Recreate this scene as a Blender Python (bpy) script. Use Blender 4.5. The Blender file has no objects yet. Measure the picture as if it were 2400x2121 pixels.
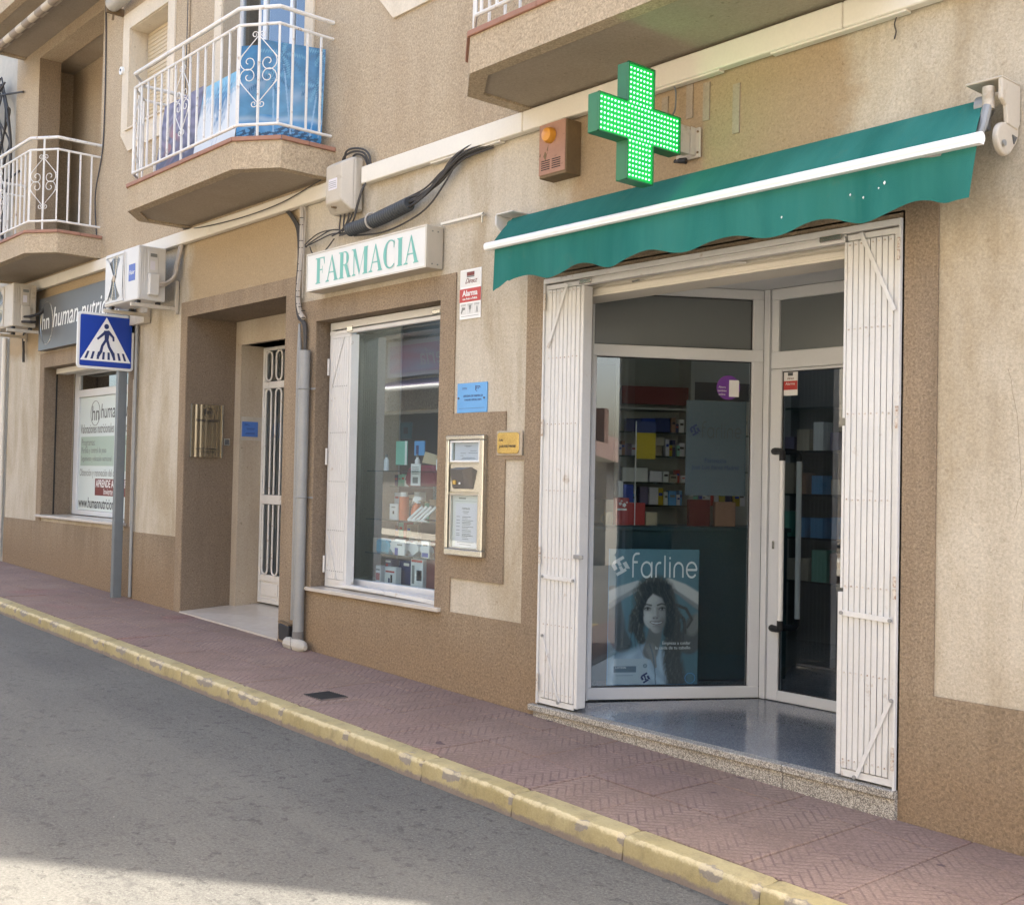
import bpy, bmesh, math, random
import numpy as np
from mathutils import Vector, Matrix

SC = bpy.context.scene
COL = SC.collection
RND = random.Random(11)

# ------------------------------------------------------------------ camera, sky, sun, exposure
cam_data = bpy.data.cameras.new("camera")
cam_data.sensor_fit = 'HORIZONTAL'
cam_data.sensor_width = 36.0
cam_data.lens = 40.35
cam_data.clip_start = 0.05
cam_data.clip_end = 800.0
cam = bpy.data.objects.new("camera", cam_data)
COL.objects.link(cam)
cam.matrix_world = Matrix((
    (0.65631, 0.00407, 0.75448, 0.0),
    (0.75421, -0.03069, -0.65591, -5.10),
    (0.02049, 0.99952, -0.02321, 1.50),
    (0, 0, 0, 1)))
SC.camera = cam

SUN_AZ = math.radians(50.3)      # clockwise from +Y
SUN_EL = math.radians(50.0)
world = bpy.data.worlds.new("World")
SC.world = world
world.use_nodes = True
wn = world.node_tree
bg = wn.nodes["Background"]
sky = wn.nodes.new("ShaderNodeTexSky")
sky.sky_type = 'NISHITA'
sky.sun_disc = False
sky.sun_elevation = SUN_EL
sky.sun_rotation = SUN_AZ
sky.air_density = 1.0
sky.dust_density = 4.5
sky.ozone_density = 0.3
wn.links.new(sky.outputs[0], bg.inputs[0])
bg.inputs[1].default_value = 0.15
sun_data = bpy.data.lights.new("sun", 'SUN')
sun_data.energy = 3.4
sun_data.angle = math.radians(0.9)
sun_data.color = (1.0, 0.925, 0.81)
sun = bpy.data.objects.new("sun", sun_data)
COL.objects.link(sun)
sdir = Vector((math.sin(SUN_AZ) * math.cos(SUN_EL), math.cos(SUN_AZ) * math.cos(SUN_EL), math.sin(SUN_EL)))
sun.rotation_euler = (-sdir).to_track_quat('-Z', 'Y').to_euler()
sun.location = (5, 5, 20)
SC.view_settings.view_transform = 'Standard'
SC.view_settings.look = 'None'
SC.view_settings.gamma = 1.0
SC.view_settings.use_curve_mapping = False
SC.view_settings.exposure = 2.33
SC.cycles.max_bounces = 8
SC.cycles.transparent_max_bounces = 16
SC.cycles.use_denoising = True
SC.cycles.sample_clamp_indirect = 8.0

# ------------------------------------------------------------------ geometry helpers
ORG = {}

def gz(x):                      # height of the sloping pavement
    return -0.180 - 0.025 * x


def tag(o, label=None, cat=None, group=None, kind=None):
    if label: o["label"] = label
    if cat: o["category"] = cat
    if group: o["group"] = group
    if kind: o["kind"] = kind
    return o


def thing(name, label, cat, loc, group=None, parent=None):
    o = bpy.data.objects.new(name, None)
    COL.objects.link(o)
    o.location = loc
    o.empty_display_size = 0.1
    ORG[o.name] = Vector(loc)
    tag(o, label, cat, group)
    return o


class MB:
    def __init__(self):
        self.v = []
        self.f = []
        self.c = None

    def add(self, vs, fs):
        n = len(self.v)
        self.v += [tuple(p) for p in vs]
        self.f += [tuple(i + n for i in f) for f in fs]
        return self

    def box(self, x0, x1, y0, y1, z0, z1):
        if x0 > x1: x0, x1 = x1, x0
        if y0 > y1: y0, y1 = y1, y0
        if z0 > z1: z0, z1 = z1, z0
        v = [(x0, y0, z0), (x1, y0, z0), (x1, y1, z0), (x0, y1, z0), (x0, y0, z1), (x1, y0, z1), (x1, y1, z1), (x0, y1, z1)]
        return self.add(v, [(3, 2, 1, 0), (4, 5, 6, 7), (0, 1, 5, 4), (1, 2, 6, 5), (2, 3, 7, 6), (3, 0, 4, 7)])

    def prism(self, pts, axis, a0, a1):
        def mk(p, a):
            if axis == 'y': return (p[0], a, p[1])
            if axis == 'x': return (a, p[0], p[1])
            return (p[0], p[1], a)
        n = len(pts)
        v = [mk(p, a0) for p in pts] + [mk(p, a1) for p in pts]
        f = [tuple(range(n))[::-1], tuple(range(n, 2 * n))]
        f += [(i, (i + 1) % n, n + (i + 1) % n, n + i) for i in range(n)]
        return self.add(v, f)

    def obox(self, p, d, n, s0, s1, t0, t1, z0, z1):
        c = []
        for z in (z0, z1):
            for s, t in ((s0, t0), (s1, t0), (s1, t1), (s0, t1)):
                c.append((p[0] + d[0] * s + n[0] * t, p[1] + d[1] * s + n[1] * t, z))
        return self.add(c, [(3, 2, 1, 0), (4, 5, 6, 7), (0, 1, 5, 4), (1, 2, 6, 5), (2, 3, 7, 6), (3, 0, 4, 7)])

    def bar(self, a, b, w, h, up=(0, 0, 1)):
        a = Vector(a); b = Vector(b)
        d = (b - a).normalized()
        s = d.cross(Vector(up))
        if s.length < 1e-4: s = d.cross(Vector((0, 1, 0)))
        s.normalize()
        u = s.cross(d).normalized()
        v = []
        for e in (a, b):
            for i, j in ((-1, -1), (1, -1), (1, 1), (-1, 1)):
                v.append(e + s * (i * w / 2) + u * (j * h / 2))
        return self.add(v, [(3, 2, 1, 0), (4, 5, 6, 7), (0, 1, 5, 4), (1, 2, 6, 5), (2, 3, 7, 6), (3, 0, 4, 7)])

    def tube(self, pts, r, n=8, closed=False, caps=True):
        pts = [Vector(p) for p in pts]
        m = len(pts)
        rs = r if isinstance(r, (list, tuple)) else [r] * m
        up = None
        base = len(self.v)
        for i, p in enumerate(pts):
            a = pts[i - 1] if (i > 0 or closed) else p
            b = pts[(i + 1) % m] if (i < m - 1 or closed) else p
            d = (b - a)
            if d.length < 1e-9: d = Vector((0, 0, 1))
            d.normalize()
            if up is None:
                up = Vector((0, 0, 1)) if abs(d.z) < 0.9 else Vector((0, 1, 0))
            s = d.cross(up)
            if s.length < 1e-5: s = d.cross(Vector((1, 0, 0)))
            s.normalize()
            up = s.cross(d).normalized()
            for k in range(n):
                t = 2 * math.pi * k / n
                self.v.append(tuple(p + (s * math.cos(t) + up * math.sin(t)) * rs[i]))
        q = m if closed else m - 1
        for i in range(q):
            j = (i + 1) % m
            for k in range(n):
                l = (k + 1) % n
                self.f.append((base + i * n + k, base + j * n + k, base + j * n + l, base + i * n + l))
        if caps and not closed:
            self.f.append(tuple(base + k for k in range(n))[::-1])
            self.f.append(tuple(base + (m - 1) * n + k for k in range(n)))
        return self

    def cyl(self, a, b, r, n=16):
        return self.tube([a, b], r, n)

    def grid_wall(self, xs, zs, hole, y0, y1):
        xs = sorted(set(xs)); zs = sorted(set(zs))
        nx, nz = len(xs) - 1, len(zs) - 1
        sol = [[not hole((xs[i] + xs[i + 1]) / 2, (zs[j] + zs[j + 1]) / 2) for j in range(nz)] for i in range(nx)]
        g = lambda i, j: 0 <= i < nx and 0 <= j < nz and sol[i][j]
        for i in range(nx):
            for j in range(nz):
                if not sol[i][j]: continue
                a, b, c, d = xs[i], xs[i + 1], zs[j], zs[j + 1]
                self.add([(a, y0, c), (b, y0, c), (b, y0, d), (a, y0, d)], [(0, 1, 2, 3)])
                self.add([(a, y1, c), (b, y1, c), (b, y1, d), (a, y1, d)], [(3, 2, 1, 0)])
                if not g(i - 1, j): self.add([(a, y0, c), (a, y0, d), (a, y1, d), (a, y1, c)], [(0, 1, 2, 3)])
                if not g(i + 1, j): self.add([(b, y0, c), (b, y1, c), (b, y1, d), (b, y0, d)], [(0, 1, 2, 3)])
                if not g(i, j - 1): self.add([(a, y0, c), (a, y1, c), (b, y1, c), (b, y0, c)], [(0, 1, 2, 3)])
                if not g(i, j + 1): self.add([(a, y0, d), (b, y0, d), (b, y1, d), (a, y1, d)], [(0, 1, 2, 3)])
        return self

    def build(self, name, m, parent=None, label=None, cat=None, group=None, kind=None, bevel=0.0, smooth=False, org=None, recalc=True, seg=1):
        if org is None:
            if parent is not None: org = ORG[parent.name]
            else:
                xs = [p[0] for p in self.v]; ys = [p[1] for p in self.v]; zs = [p[2] for p in self.v]
                org = Vector(((min(xs) + max(xs)) / 2, (min(ys) + max(ys)) / 2, min(zs)))
        org = Vector(org)
        me = bpy.data.meshes.new(name)
        me.from_pydata([(p[0] - org.x, p[1] - org.y, p[2] - org.z) for p in self.v], [], self.f)
        if recalc:
            bm = bmesh.new(); bm.from_mesh(me)
            bmesh.ops.recalc_face_normals(bm, faces=bm.faces)
            bm.to_mesh(me); bm.free()
        me.materials.append(m)
        if smooth:
            me.polygons.foreach_set("use_smooth", [True] * len(me.polygons))
        o = bpy.data.objects.new(name, me)
        COL.objects.link(o)
        if parent is not None:
            o.parent = parent
            o.location = org - ORG[parent.name]
        else:
            o.location = org
        ORG[o.name] = org
        if bevel > 0:
            b = o.modifiers.new("bevel", 'BEVEL')
            b.width = bevel; b.segments = seg; b.limit_method = 'ANGLE'; b.angle_limit = math.radians(40)
        if smooth:
            for p in me.polygons: pass
            me.shade_smooth() if hasattr(me, "shade_smooth") else None
            try:
                me.set_sharp_from_angle(angle=math.radians(35))
            except Exception:
                pass
        tag(o, label, cat, group, kind)
        return o


def inst(src, name, parent, off, rot=None, label=None):
    """another object on the same mesh, moved by off from the source"""
    o = bpy.data.objects.new(name, src.data)
    COL.objects.link(o)
    o.parent = parent
    o.location = src.location + Vector(off)
    if rot: o.rotation_euler = rot
    for md in src.modifiers:
        b = o.modifiers.new(md.name, md.type)
        b.width = md.width; b.segments = md.segments; b.limit_method = 'ANGLE'; b.angle_limit = md.angle_limit
    ORG[o.name] = ORG[src.name] + Vector(off)
    if label: o["label"] = label
    return o


def bx(name, m, parent, x0, x1, y0, y1, z0, z1, **k):
    return MB().box(x0, x1, y0, y1, z0, z1).build(name, m, parent, **k)


def text(s, size, m, parent, org, xd=(1, 0, 0), yd=(0, 0, 1), sx=1.0, shear=0.0, align='CENTER', name='lettering', ext=0.0006, bold=0.0, label=None):
    cu = bpy.data.curves.new(name, 'FONT')
    cu.body = s; cu.size = size; cu.align_x = align; cu.align_y = 'CENTER'
    cu.extrude = ext; cu.offset = bold; cu.resolution_u = 3; cu.shear = shear
    to = bpy.data.objects.new("tmp", cu)
    COL.objects.link(to)
    me = bpy.data.meshes.new_from_object(to)
    bpy.data.objects.remove(to); bpy.data.curves.remove(cu)
    xd = Vector(xd).normalized(); yd = Vector(yd).normalized(); nd_ = xd.cross(yd)
    org = Vector(org); po = ORG[parent.name] if parent is not None else org
    for v in me.vertices:
        c = v.co.copy()
        v.co = org + xd * (c.x * sx) + yd * c.y + nd_ * c.z - po
    me.materials.clear(); me.materials.append(m)
    me.name = name
    o = bpy.data.objects.new(name, me)
    COL.objects.link(o)
    if parent is not None: o.parent = parent
    else: o.location = org
    ORG[o.name] = po.copy()
    if label: o["label"] = label
    return o


def picture(name, m, parent, org, xd, yd, w, h, nx, ny, fn, **k):
    """flat print: colour per vertex, fn(u, v) on arrays gives (n,3) linear colour"""
    xd = Vector(xd).normalized(); yd = Vector(yd).normalized(); org = Vector(org)
    u, v = np.meshgrid(np.linspace(0, 1, nx), np.linspace(0, 1, ny))
    u = u.ravel(); v = v.ravel()
    rgb = np.clip(fn(u, v), 0, 1)
    b = MB()
    b.v = [tuple(org + xd * (a * w) + yd * (c * h)) for a, c in zip(u, v)]
    b.f = [(j * nx + i, j * nx + i + 1, (j + 1) * nx + i + 1, (j + 1) * nx + i) for j in range(ny - 1) for i in range(nx - 1)]
    o = b.build(name, m, parent, recalc=False, **k)
    at = o.data.color_attributes.new("Col", 'FLOAT_COLOR', 'POINT')
    at.data.foreach_set("color", np.concatenate([rgb, np.ones((len(u), 1))], 1).astype(np.float32).ravel())
    return o


# ------------------------------------------------------------------ material helpers
def N(t, typ, *args, **kw):
    n = t.nodes.new(typ)
    for k_, v_ in kw.items():
        if k_.startswith('_'): setattr(n, k_[1:], v_)
        else: put(t, n, k_, v_)
    for i, a in enumerate(args):
        if a is not None: put(t, n, i, a)
    return n


def put(t, n, key, val):
    if isinstance(key, str) and key not in n.inputs: key = key.replace('_', ' ')
    s = n.inputs[key]
    if isinstance(val, bpy.types.NodeSocket): t.links.new(val, s)
    elif isinstance(val, bpy.types.Node): t.links.new(val.outputs[0], s)
    else:
        if hasattr(s.default_value, '__len__') and not hasattr(val, '__len__'): val = [val] * len(s.default_value)
        if s.type == 'RGBA' and len(val) == 3: val = (*val, 1)
        s.default_value = val


def M_(t, op, a, b=None, c=None):
    n = t.nodes.new('ShaderNodeMath'); n.operation = op
    put(t, n, 0, a)
    if b is not None: put(t, n, 1, b)
    if c is not None: put(t, n, 2, c)
    return n.outputs[0]


def mix(t, f, a, b, mode='MIX'):
    n = t.nodes.new('ShaderNodeMix'); n.data_type = 'RGBA'; n.blend_type = mode
    put(t, n, 0, f); put(t, n, 6, a); put(t, n, 7, b)
    return n.outputs[2]


def ramp(t, f, stops):
    n = t.nodes.new('ShaderNodeValToRGB')
    while len(n.color_ramp.elements) < len(stops): n.color_ramp.elements.new(0.5)
    for e, (p, c) in zip(n.color_ramp.elements, stops):
        e.position = p
        e.color = (c, c, c, 1) if not hasattr(c, '__len__') else (*c, 1)
    put(t, n, 0, f)
    return n.outputs[0]


def noise(t, vec, scale, detail=3, rough=0.55, dist=0.0):
    n = N(t, 'ShaderNodeTexNoise', Vector=vec, Scale=scale, Detail=detail, Roughness=rough, Distortion=dist)
    return n.outputs[0]


def newmat(name):
    m = bpy.data.materials.new(name); m.use_nodes = True
    t = m.node_tree
    b = t.nodes['Principled BSDF']
    return m, t, b


def pos(t):
    return t.nodes.new('ShaderNodeNewGeometry').outputs['Position']


def vscale(t, v, s):
    n = t.nodes.new('ShaderNodeVectorMath'); n.operation = 'MULTIPLY'
    put(t, n, 0, v); put(t, n, 1, s)
    return n.outputs[0]


def bump(t, b, h, strength=0.3, dist=0.01):
    n = N(t, 'ShaderNodeBump', Height=h, Strength=strength, Distance=dist)
    t.links.new(n.outputs[0], b.inputs['Normal'])
    return n


def plain(name, col, rough=0.5, metal=0.0, var=0.12, vs=6.0, fine=60.0, bmp=0.0, dirt=None, dirt_amt=0.0, spec=0.5, emit=None):
    m, t, b = newmat(name)
    p = pos(t)
    n1 = noise(t, p, vs, 4)
    n2 = noise(t, p, fine, 2)
    f = M_(t, 'ADD', M_(t, 'MULTIPLY', M_(t, 'SUBTRACT', n1, 0.5), var * 2.2), M_(t, 'MULTIPLY', M_(t, 'SUBTRACT', n2, 0.5), var * 1.2))
    c = mix(t, 1.0, col, N(t, 'ShaderNodeCombineColor', M_(t, 'ADD', f, 1), M_(t, 'ADD', f, 1), M_(t, 'ADD', f, 1)).outputs[0], 'MULTIPLY')
    if dirt:
        nd = noise(t, p, vs * 2.3, 6, 0.65)
        mk = ramp(t, nd, [(0.60 - 0.25 * dirt_amt, 0.0), (0.72 - 0.1 * dirt_amt, 1.0)])
        c = mix(t, mk, c, dirt)
    t.links.new(c, b.inputs['Base Color'])
    b.inputs['Roughness'].default_value = rough
    b.inputs['Metallic'].default_value = metal
    b.inputs['Specular IOR Level'].default_value = spec
    if bmp: bump(t, b, n2, bmp, 0.004)
    if emit:
        b.inputs['Emission Color'].default_value = (*emit[0], 1)
        b.inputs['Emission Strength'].default_value = emit[1]
    return m


def stucco(name, ca, cb, grain=95.0, relief=0.5, stain=None, stain_amt=0.5, streak=0.5, patch=None, low=None, gc=0.75, pits=0.55):
    m, t, b = newmat(name)
    p = pos(t)
    big = noise(t, p, 0.9, 5, 0.6)
    mid = noise(t, p, 5.0, 4, 0.6)
    g = noise(t, p, grain * 1.0, 5, 0.8, 0.6)
    g2 = N(t, 'ShaderNodeTexVoronoi', Vector=p, Scale=grain * 0.8).outputs['Distance']
    base = mix(t, ramp(t, big, [(0.3, 0.0), (0.7, 1.0)]), ca, cb)
    if stain:
        st = noise(t, vscale(t, p, (1.0, 1.0, 0.32)), 2.0, 6, 0.62, 0.4)
        base = mix(t, M_(t, 'MULTIPLY', ramp(t, st, [(0.43, 0.0), (0.64, 1.0)]), stain_amt), base, stain)
    if streak:
        sk = noise(t, vscale(t, p, (9.0, 9.0, 0.5)), 1.0, 5, 0.65)
        base = mix(t, M_(t, 'MULTIPLY', ramp(t, sk, [(0.5, 0.0), (0.78, 1.0)]), streak), base, mix(t, 1.0, base, (0.72, 0.68, 0.62), 'MULTIPLY'))
    if patch:
        # a differently rendered patch of wall: (x0, x1, z0, z1, colour)
        sep = N(t, 'ShaderNodeSeparateXYZ', p)
        wob = M_(t, 'MULTIPLY', M_(t, 'SUBTRACT', noise(t, p, 2.2, 5, 0.65), 0.5), 0.75)
        for (x0, x1, z0, z1, col) in patch:
            def edge(s, e, sg):
                d = M_(t, 'MULTIPLY', M_(t, 'SUBTRACT', s, e), sg)
                return ramp(t, M_(t, 'ADD', M_(t, 'ADD', M_(t, 'MULTIPLY', d, 1.6), wob), 0.5), [(0.38, 0.0), (0.62, 1.0)])
            k = M_(t, 'MULTIPLY', M_(t, 'MULTIPLY', edge(sep.outputs[0], x0, 1), edge(sep.outputs[0], x1, -1)),
                   M_(t, 'MULTIPLY', edge(sep.outputs[2], z0, 1), edge(sep.outputs[2], z1, -1)))
            base = mix(t, k, base, col)
    if low:
        # damp, darker render low down near the pavement
        sep = N(t, 'ShaderNodeSeparateXYZ', p)
        h = M_(t, 'ADD', sep.outputs[2], M_(t, 'MULTIPLY', sep.outputs[0], 0.025))
        h = M_(t, 'ADD', h, M_(t, 'MULTIPLY', M_(t, 'SUBTRACT', noise(t, p, 3.0, 5), 0.5), 0.35))
        base = mix(t, ramp(t, h, [(0.0, 0.95), (0.52, 0.0)]), base, low)
    gm = M_(t, 'ADD', M_(t, 'MULTIPLY', ramp(t, g, [(0.34, 0.0), (0.66, 1.0)]), gc), 1.0 - gc * 0.5)
    base = mix(t, 1.0, base, N(t, 'ShaderNodeCombineColor', gm, gm, gm).outputs[0], 'MULTIPLY')
    pit = ramp(t, noise(t, p, grain * 0.45, 2, 0.5), [(0.70, 0.0), (0.75, 1.0)])
    base = mix(t, M_(t, 'MULTIPLY', pit, pits), base, mix(t, 1.0, base, (0.5, 0.45, 0.4), 'MULTIPLY'))
    t.links.new(base, b.inputs['Base Color'])
    b.inputs['Roughness'].default_value = 0.92
    b.inputs['Specular IOR Level'].default_value = 0.2
    hh = M_(t, 'ADD', M_(t, 'ADD', M_(t, 'MULTIPLY', g, 0.8), M_(t, 'MULTIPLY', g2, 0.12)), M_(t, 'MULTIPLY', mid, 0.35))
    bump(t, b, hh, relief, 0.02)
    return m


# ------------------------------------------------------------------ materials
m_cream = stucco("cream_render", (0.485, 0.43, 0.34), (0.55, 0.50, 0.41), 70, 0.3, gc=0.42, pits=0.35, stain=(0.36, 0.29, 0.19), stain_amt=0.72, streak=0.5,
                 patch=[(-5.35, -3.28, 3.0, 4.6, (0.36, 0.27, 0.17)), (-10.9, -8.75, 3.15, 4.6, (0.38, 0.29, 0.18)), (-16.6, -12.2, 3.0, 4.6, (0.38, 0.29, 0.18))])
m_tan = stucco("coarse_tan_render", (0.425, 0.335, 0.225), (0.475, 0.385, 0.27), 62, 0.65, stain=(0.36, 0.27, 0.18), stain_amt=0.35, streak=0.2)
m_band = stucco("window_band_render", (0.285, 0.215, 0.145), (0.325, 0.25, 0.17), 75, 0.5, stain=(0.22, 0.17, 0.12), stain_amt=0.6, streak=0.5)
m_plinth = stucco("ochre_plinth_render", (0.275, 0.215, 0.148), (0.325, 0.255, 0.175), 62, 0.5, stain=(0.20, 0.15, 0.10), stain_amt=0.7, streak=0.6, low=(0.26, 0.185, 0.115))
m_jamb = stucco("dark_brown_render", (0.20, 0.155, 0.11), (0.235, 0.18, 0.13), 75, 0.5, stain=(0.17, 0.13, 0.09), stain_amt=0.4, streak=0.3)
m_greige = stucco("smooth_greige_render", (0.42, 0.36, 0.28), (0.47, 0.41, 0.32), 60, 0.2, gc=0.3, stain=(0.34, 0.27, 0.19), stain_amt=0.5, streak=0.3)
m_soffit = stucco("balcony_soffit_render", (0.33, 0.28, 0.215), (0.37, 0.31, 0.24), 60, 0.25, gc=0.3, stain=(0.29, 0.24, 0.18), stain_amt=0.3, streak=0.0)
m_trim = stucco("painted_window_trim", (0.60, 0.53, 0.42), (0.66, 0.58, 0.46), 60, 0.15, gc=0.2, stain=(0.50, 0.42, 0.31), stain_amt=0.4, streak=0.3)
m_white = plain("white_gate_paint", (0.62, 0.615, 0.595), 0.5, var=0.10, vs=3, dirt=(0.36, 0.27, 0.19), dirt_amt=-0.12)
m_whiteold = plain("chipped_white_rail_paint", (0.66, 0.64, 0.60), 0.5, var=0.06, vs=10, dirt=(0.34, 0.22, 0.15), dirt_amt=0.02)
m_upvc = plain("white_window_frame", (0.64, 0.655, 0.665), 0.4, var=0.05, vs=2)
m_hinge = plain("rusty_hinge_paint", (0.60, 0.55, 0.48), 0.6, var=0.15, vs=22, dirt=(0.26, 0.15, 0.09), dirt_amt=0.45)
m_duct = plain("cream_cable_duct", (0.70, 0.66, 0.57), 0.55, var=0.08, vs=1.5)
m_teal, _t, _b = newmat("teal_canvas")
_p = pos(_t)
_c = mix(_t, ramp(_t, noise(_t, vscale(_t, _p, (2.2, 1, .35)), 2.0, 5, .6), [(.32, 0), (.7, 1)]), (0.012, 0.130, 0.110), (0.030, 0.180, 0.155))
_c = mix(_t, M_(_t, 'MULTIPLY', ramp(_t, noise(_t, vscale(_t, _p, (14, 1, .8)), 1.5, 5, .7), [(.5, 0), (.8, 1)]), .35), _c, (0.045, 0.17, 0.13))
_c = mix(_t, M_(_t, 'MULTIPLY', ramp(_t, noise(_t, _p, 7, 6, .7), [(.60, 0), (.72, 1)]), .3), _c, (0.09, 0.15, 0.11))
_t.links.new(_c, _b.inputs['Base Color']); _b.inputs['Roughness'].default_value = .88; _b.inputs['Specular IOR Level'].default_value = .25
bump(_t, _b, M_(_t, 'ADD', noise(_t, _p, 220, 2), M_(_t, 'MULTIPLY', noise(_t, vscale(_t, _p, (3, 1, 1)), 3, 3), 3.0)), .25, .01)
m_galv = plain("galvanised_pipe", (0.27, 0.275, 0.27), 0.5, 0.25, var=0.14, vs=5)
m_postg = plain("grey_painted_post", (0.16, 0.18, 0.19), 0.5, 0.2, var=0.12, vs=7)
m_black = plain("black_rubber", (0.018, 0.018, 0.02), 0.6, var=0.2)
m_cable = plain("dark_cable", (0.045, 0.042, 0.040), 0.6, var=0.3, vs=12)
m_corr = plain("grey_corrugated_conduit", (0.05, 0.055, 0.058), 0.65, var=0.2)
m_tape = plain("taped_hose_wrap", (0.42, 0.38, 0.33), 0.7, var=0.15, vs=20)
m_box = plain("aged_plastic_box", (0.50, 0.45, 0.37), 0.55, var=0.08, vs=4, dirt=(0.36, 0.30, 0.22), dirt_amt=0.1)
m_rust = plain("peeling_salmon_paint", (0.36, 0.20, 0.14), 0.75, var=0.15, vs=7, dirt=(0.12, 0.085, 0.055), dirt_amt=-0.05)
m_rustside = plain("bare_rusty_sheet", (0.17, 0.115, 0.06), 0.8, var=0.25, vs=8)
m_amber = plain("amber_lamp_plastic", (0.62, 0.27, 0.03), 0.3, var=0.1)
m_steel = plain("brushed_steel", (0.58, 0.58, 0.53), 0.26, 0.9, var=0.08, vs=3)
m_steeldk = plain("dark_grey_card_reader", (0.10, 0.095, 0.09), 0.4, 0.3, var=0.08)
m_plate = plain('brown_brushed_plate', (0.36, 0.30, 0.21), 0.27, 0.9, var=0.15, vs=3)
m_brass = plain("polished_brass", (0.58, 0.44, 0.17), 0.22, 0.9, var=0.2, vs=14)
m_marble = plain("white_marble", (0.52, 0.47, 0.405), 0.22, var=0.16, vs=3.5, fine=16)
m_coping = plain("terracotta_coping", (0.30, 0.155, 0.105), 0.75, var=0.16, vs=7, fine=40, bmp=0.2)
m_sunpanel = plain("white_sign_face", (0.66, 0.66, 0.63), 0.35, var=0.03)
m_alu = plain("anodised_sign_frame", (0.52, 0.49, 0.43), 0.4, 0.5, var=0.06)
m_green = plain("green_cross_housing", (0.022, 0.15, 0.06), 0.4, var=0.08)
m_crossface = plain("dark_green_led_board", (0.008, 0.12, 0.035), 0.5, var=0.1, emit=((0.0, 0.50, 0.06), 0.20))  # weak emission put into the board for the green glow of its LEDs
m_led = plain("lit_green_led", (0.3, 0.8, 0.4), 0.3, emit=((0.22, 1.0, 0.36), 2.2))
m_letter = plain("mint_green_letter", (0.15, 0.42, 0.36), 0.5, var=0.05)
m_shutter = plain("cream_roller_shutter", (0.52, 0.43, 0.29), 0.6, var=0.05, vs=3)
m_awnroll = plain("checked_awning_cloth", (0.44, 0.38, 0.30), 0.8, var=0.2)
m_greybd = plain("grey_sign_panel", (0.085, 0.09, 0.093), 0.42, 0.0, var=0.06, spec=0.4)
m_blackpr = plain("black_print", (0.03, 0.03, 0.035), 0.5, var=0.05)
m_greypr = plain("grey_print", (0.20, 0.21, 0.20), 0.5, var=0.05)
m_whitepr = plain("white_print", (0.78, 0.78, 0.76), 0.5, var=0.02)
m_redpr = plain("red_print", (0.45, 0.045, 0.04), 0.45, var=0.05)
m_darkred = plain("maroon_print", (0.16, 0.03, 0.025), 0.5, var=0.05)
m_bluepr = plain("road_sign_blue", (0.008, 0.045, 0.32), 0.35, var=0.04)
m_skypl = plain("light_blue_plate", (0.13, 0.36, 0.68), 0.25, var=0.08, vs=5)
m_paleblue = plain("blue_door_plate", (0.07, 0.17, 0.48), 0.35, var=0.05)
m_sage = plain("sage_print", (0.36, 0.46, 0.39), 0.5, var=0.03)
m_paperw = plain("white_poster_film", (0.60, 0.67, 0.65), 0.4, var=0.02)
m_paper = plain("notice_paper", (0.66, 0.64, 0.68), 0.7, var=0.03)
m_interior = plain("shop_interior_wall", (0.46, 0.46, 0.43), 0.8, var=0.04)
m_shopdark = plain("dark_counter_front", (0.03, 0.075, 0.09), 0.4, var=0.08)
m_roomdark = plain("dim_room_wall", (0.22, 0.20, 0.18), 0.9, var=0.05)
m_shelf = plain("pale_shelf", (0.42, 0.42, 0.38), 0.5, var=0.04)
m_concrete = plain("pale_concrete", (0.42, 0.39, 0.33), 0.9, var=0.15, vs=9, bmp=0.4)
m_asphl = plain("mortar_bed", (0.10, 0.075, 0.07), 0.95, var=0.2)
m_yellowpl = plain("yellow_card", (0.48, 0.36, 0.02), 0.5, var=0.04)
m_orange = plain("orange_bottle", (0.62, 0.13, 0.04), 0.35, var=0.04)
m_navy = plain("navy_card", (0.02, 0.035, 0.13), 0.45, var=0.05)
m_mint = plain("mint_card", (0.22, 0.55, 0.42), 0.5, var=0.04)
m_maroonbag = plain("maroon_bag", (0.20, 0.02, 0.05), 0.45, var=0.1)
m_aqua = plain("aqua_packet", (0.05, 0.36, 0.52), 0.3, var=0.15, vs=18)
m_curtain = plain("red_curtain", (0.33, 0.06, 0.055), 0.9, var=0.15)
m_lilac = plain("lilac_canvas", (0.20, 0.17, 0.26), 0.8, var=0.06)
m_housecr = stucco("opposite_house_render", (0.62, 0.56, 0.46), (0.66, 0.60, 0.50), 20, 0.2, stain=(0.5, 0.44, 0.34), stain_amt=0.3, streak=0.3)
m_rooftile = plain("clay_roof_tile", (0.17, 0.095, 0.065), 0.85, var=0.25, vs=9)
m_slit = plain("shadow_gap", (0.02, 0.02, 0.02), 0.9, var=0.1)


def mk_print():
    m, t, b = newmat("printed_picture")
    a = t.nodes.new('ShaderNodeAttribute'); a.attribute_name = "Col"
    t.links.new(a.outputs['Color'], b.inputs['Base Color'])
    b.inputs['Roughness'].default_value = 0.45
    return m


m_print = mk_print()


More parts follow.
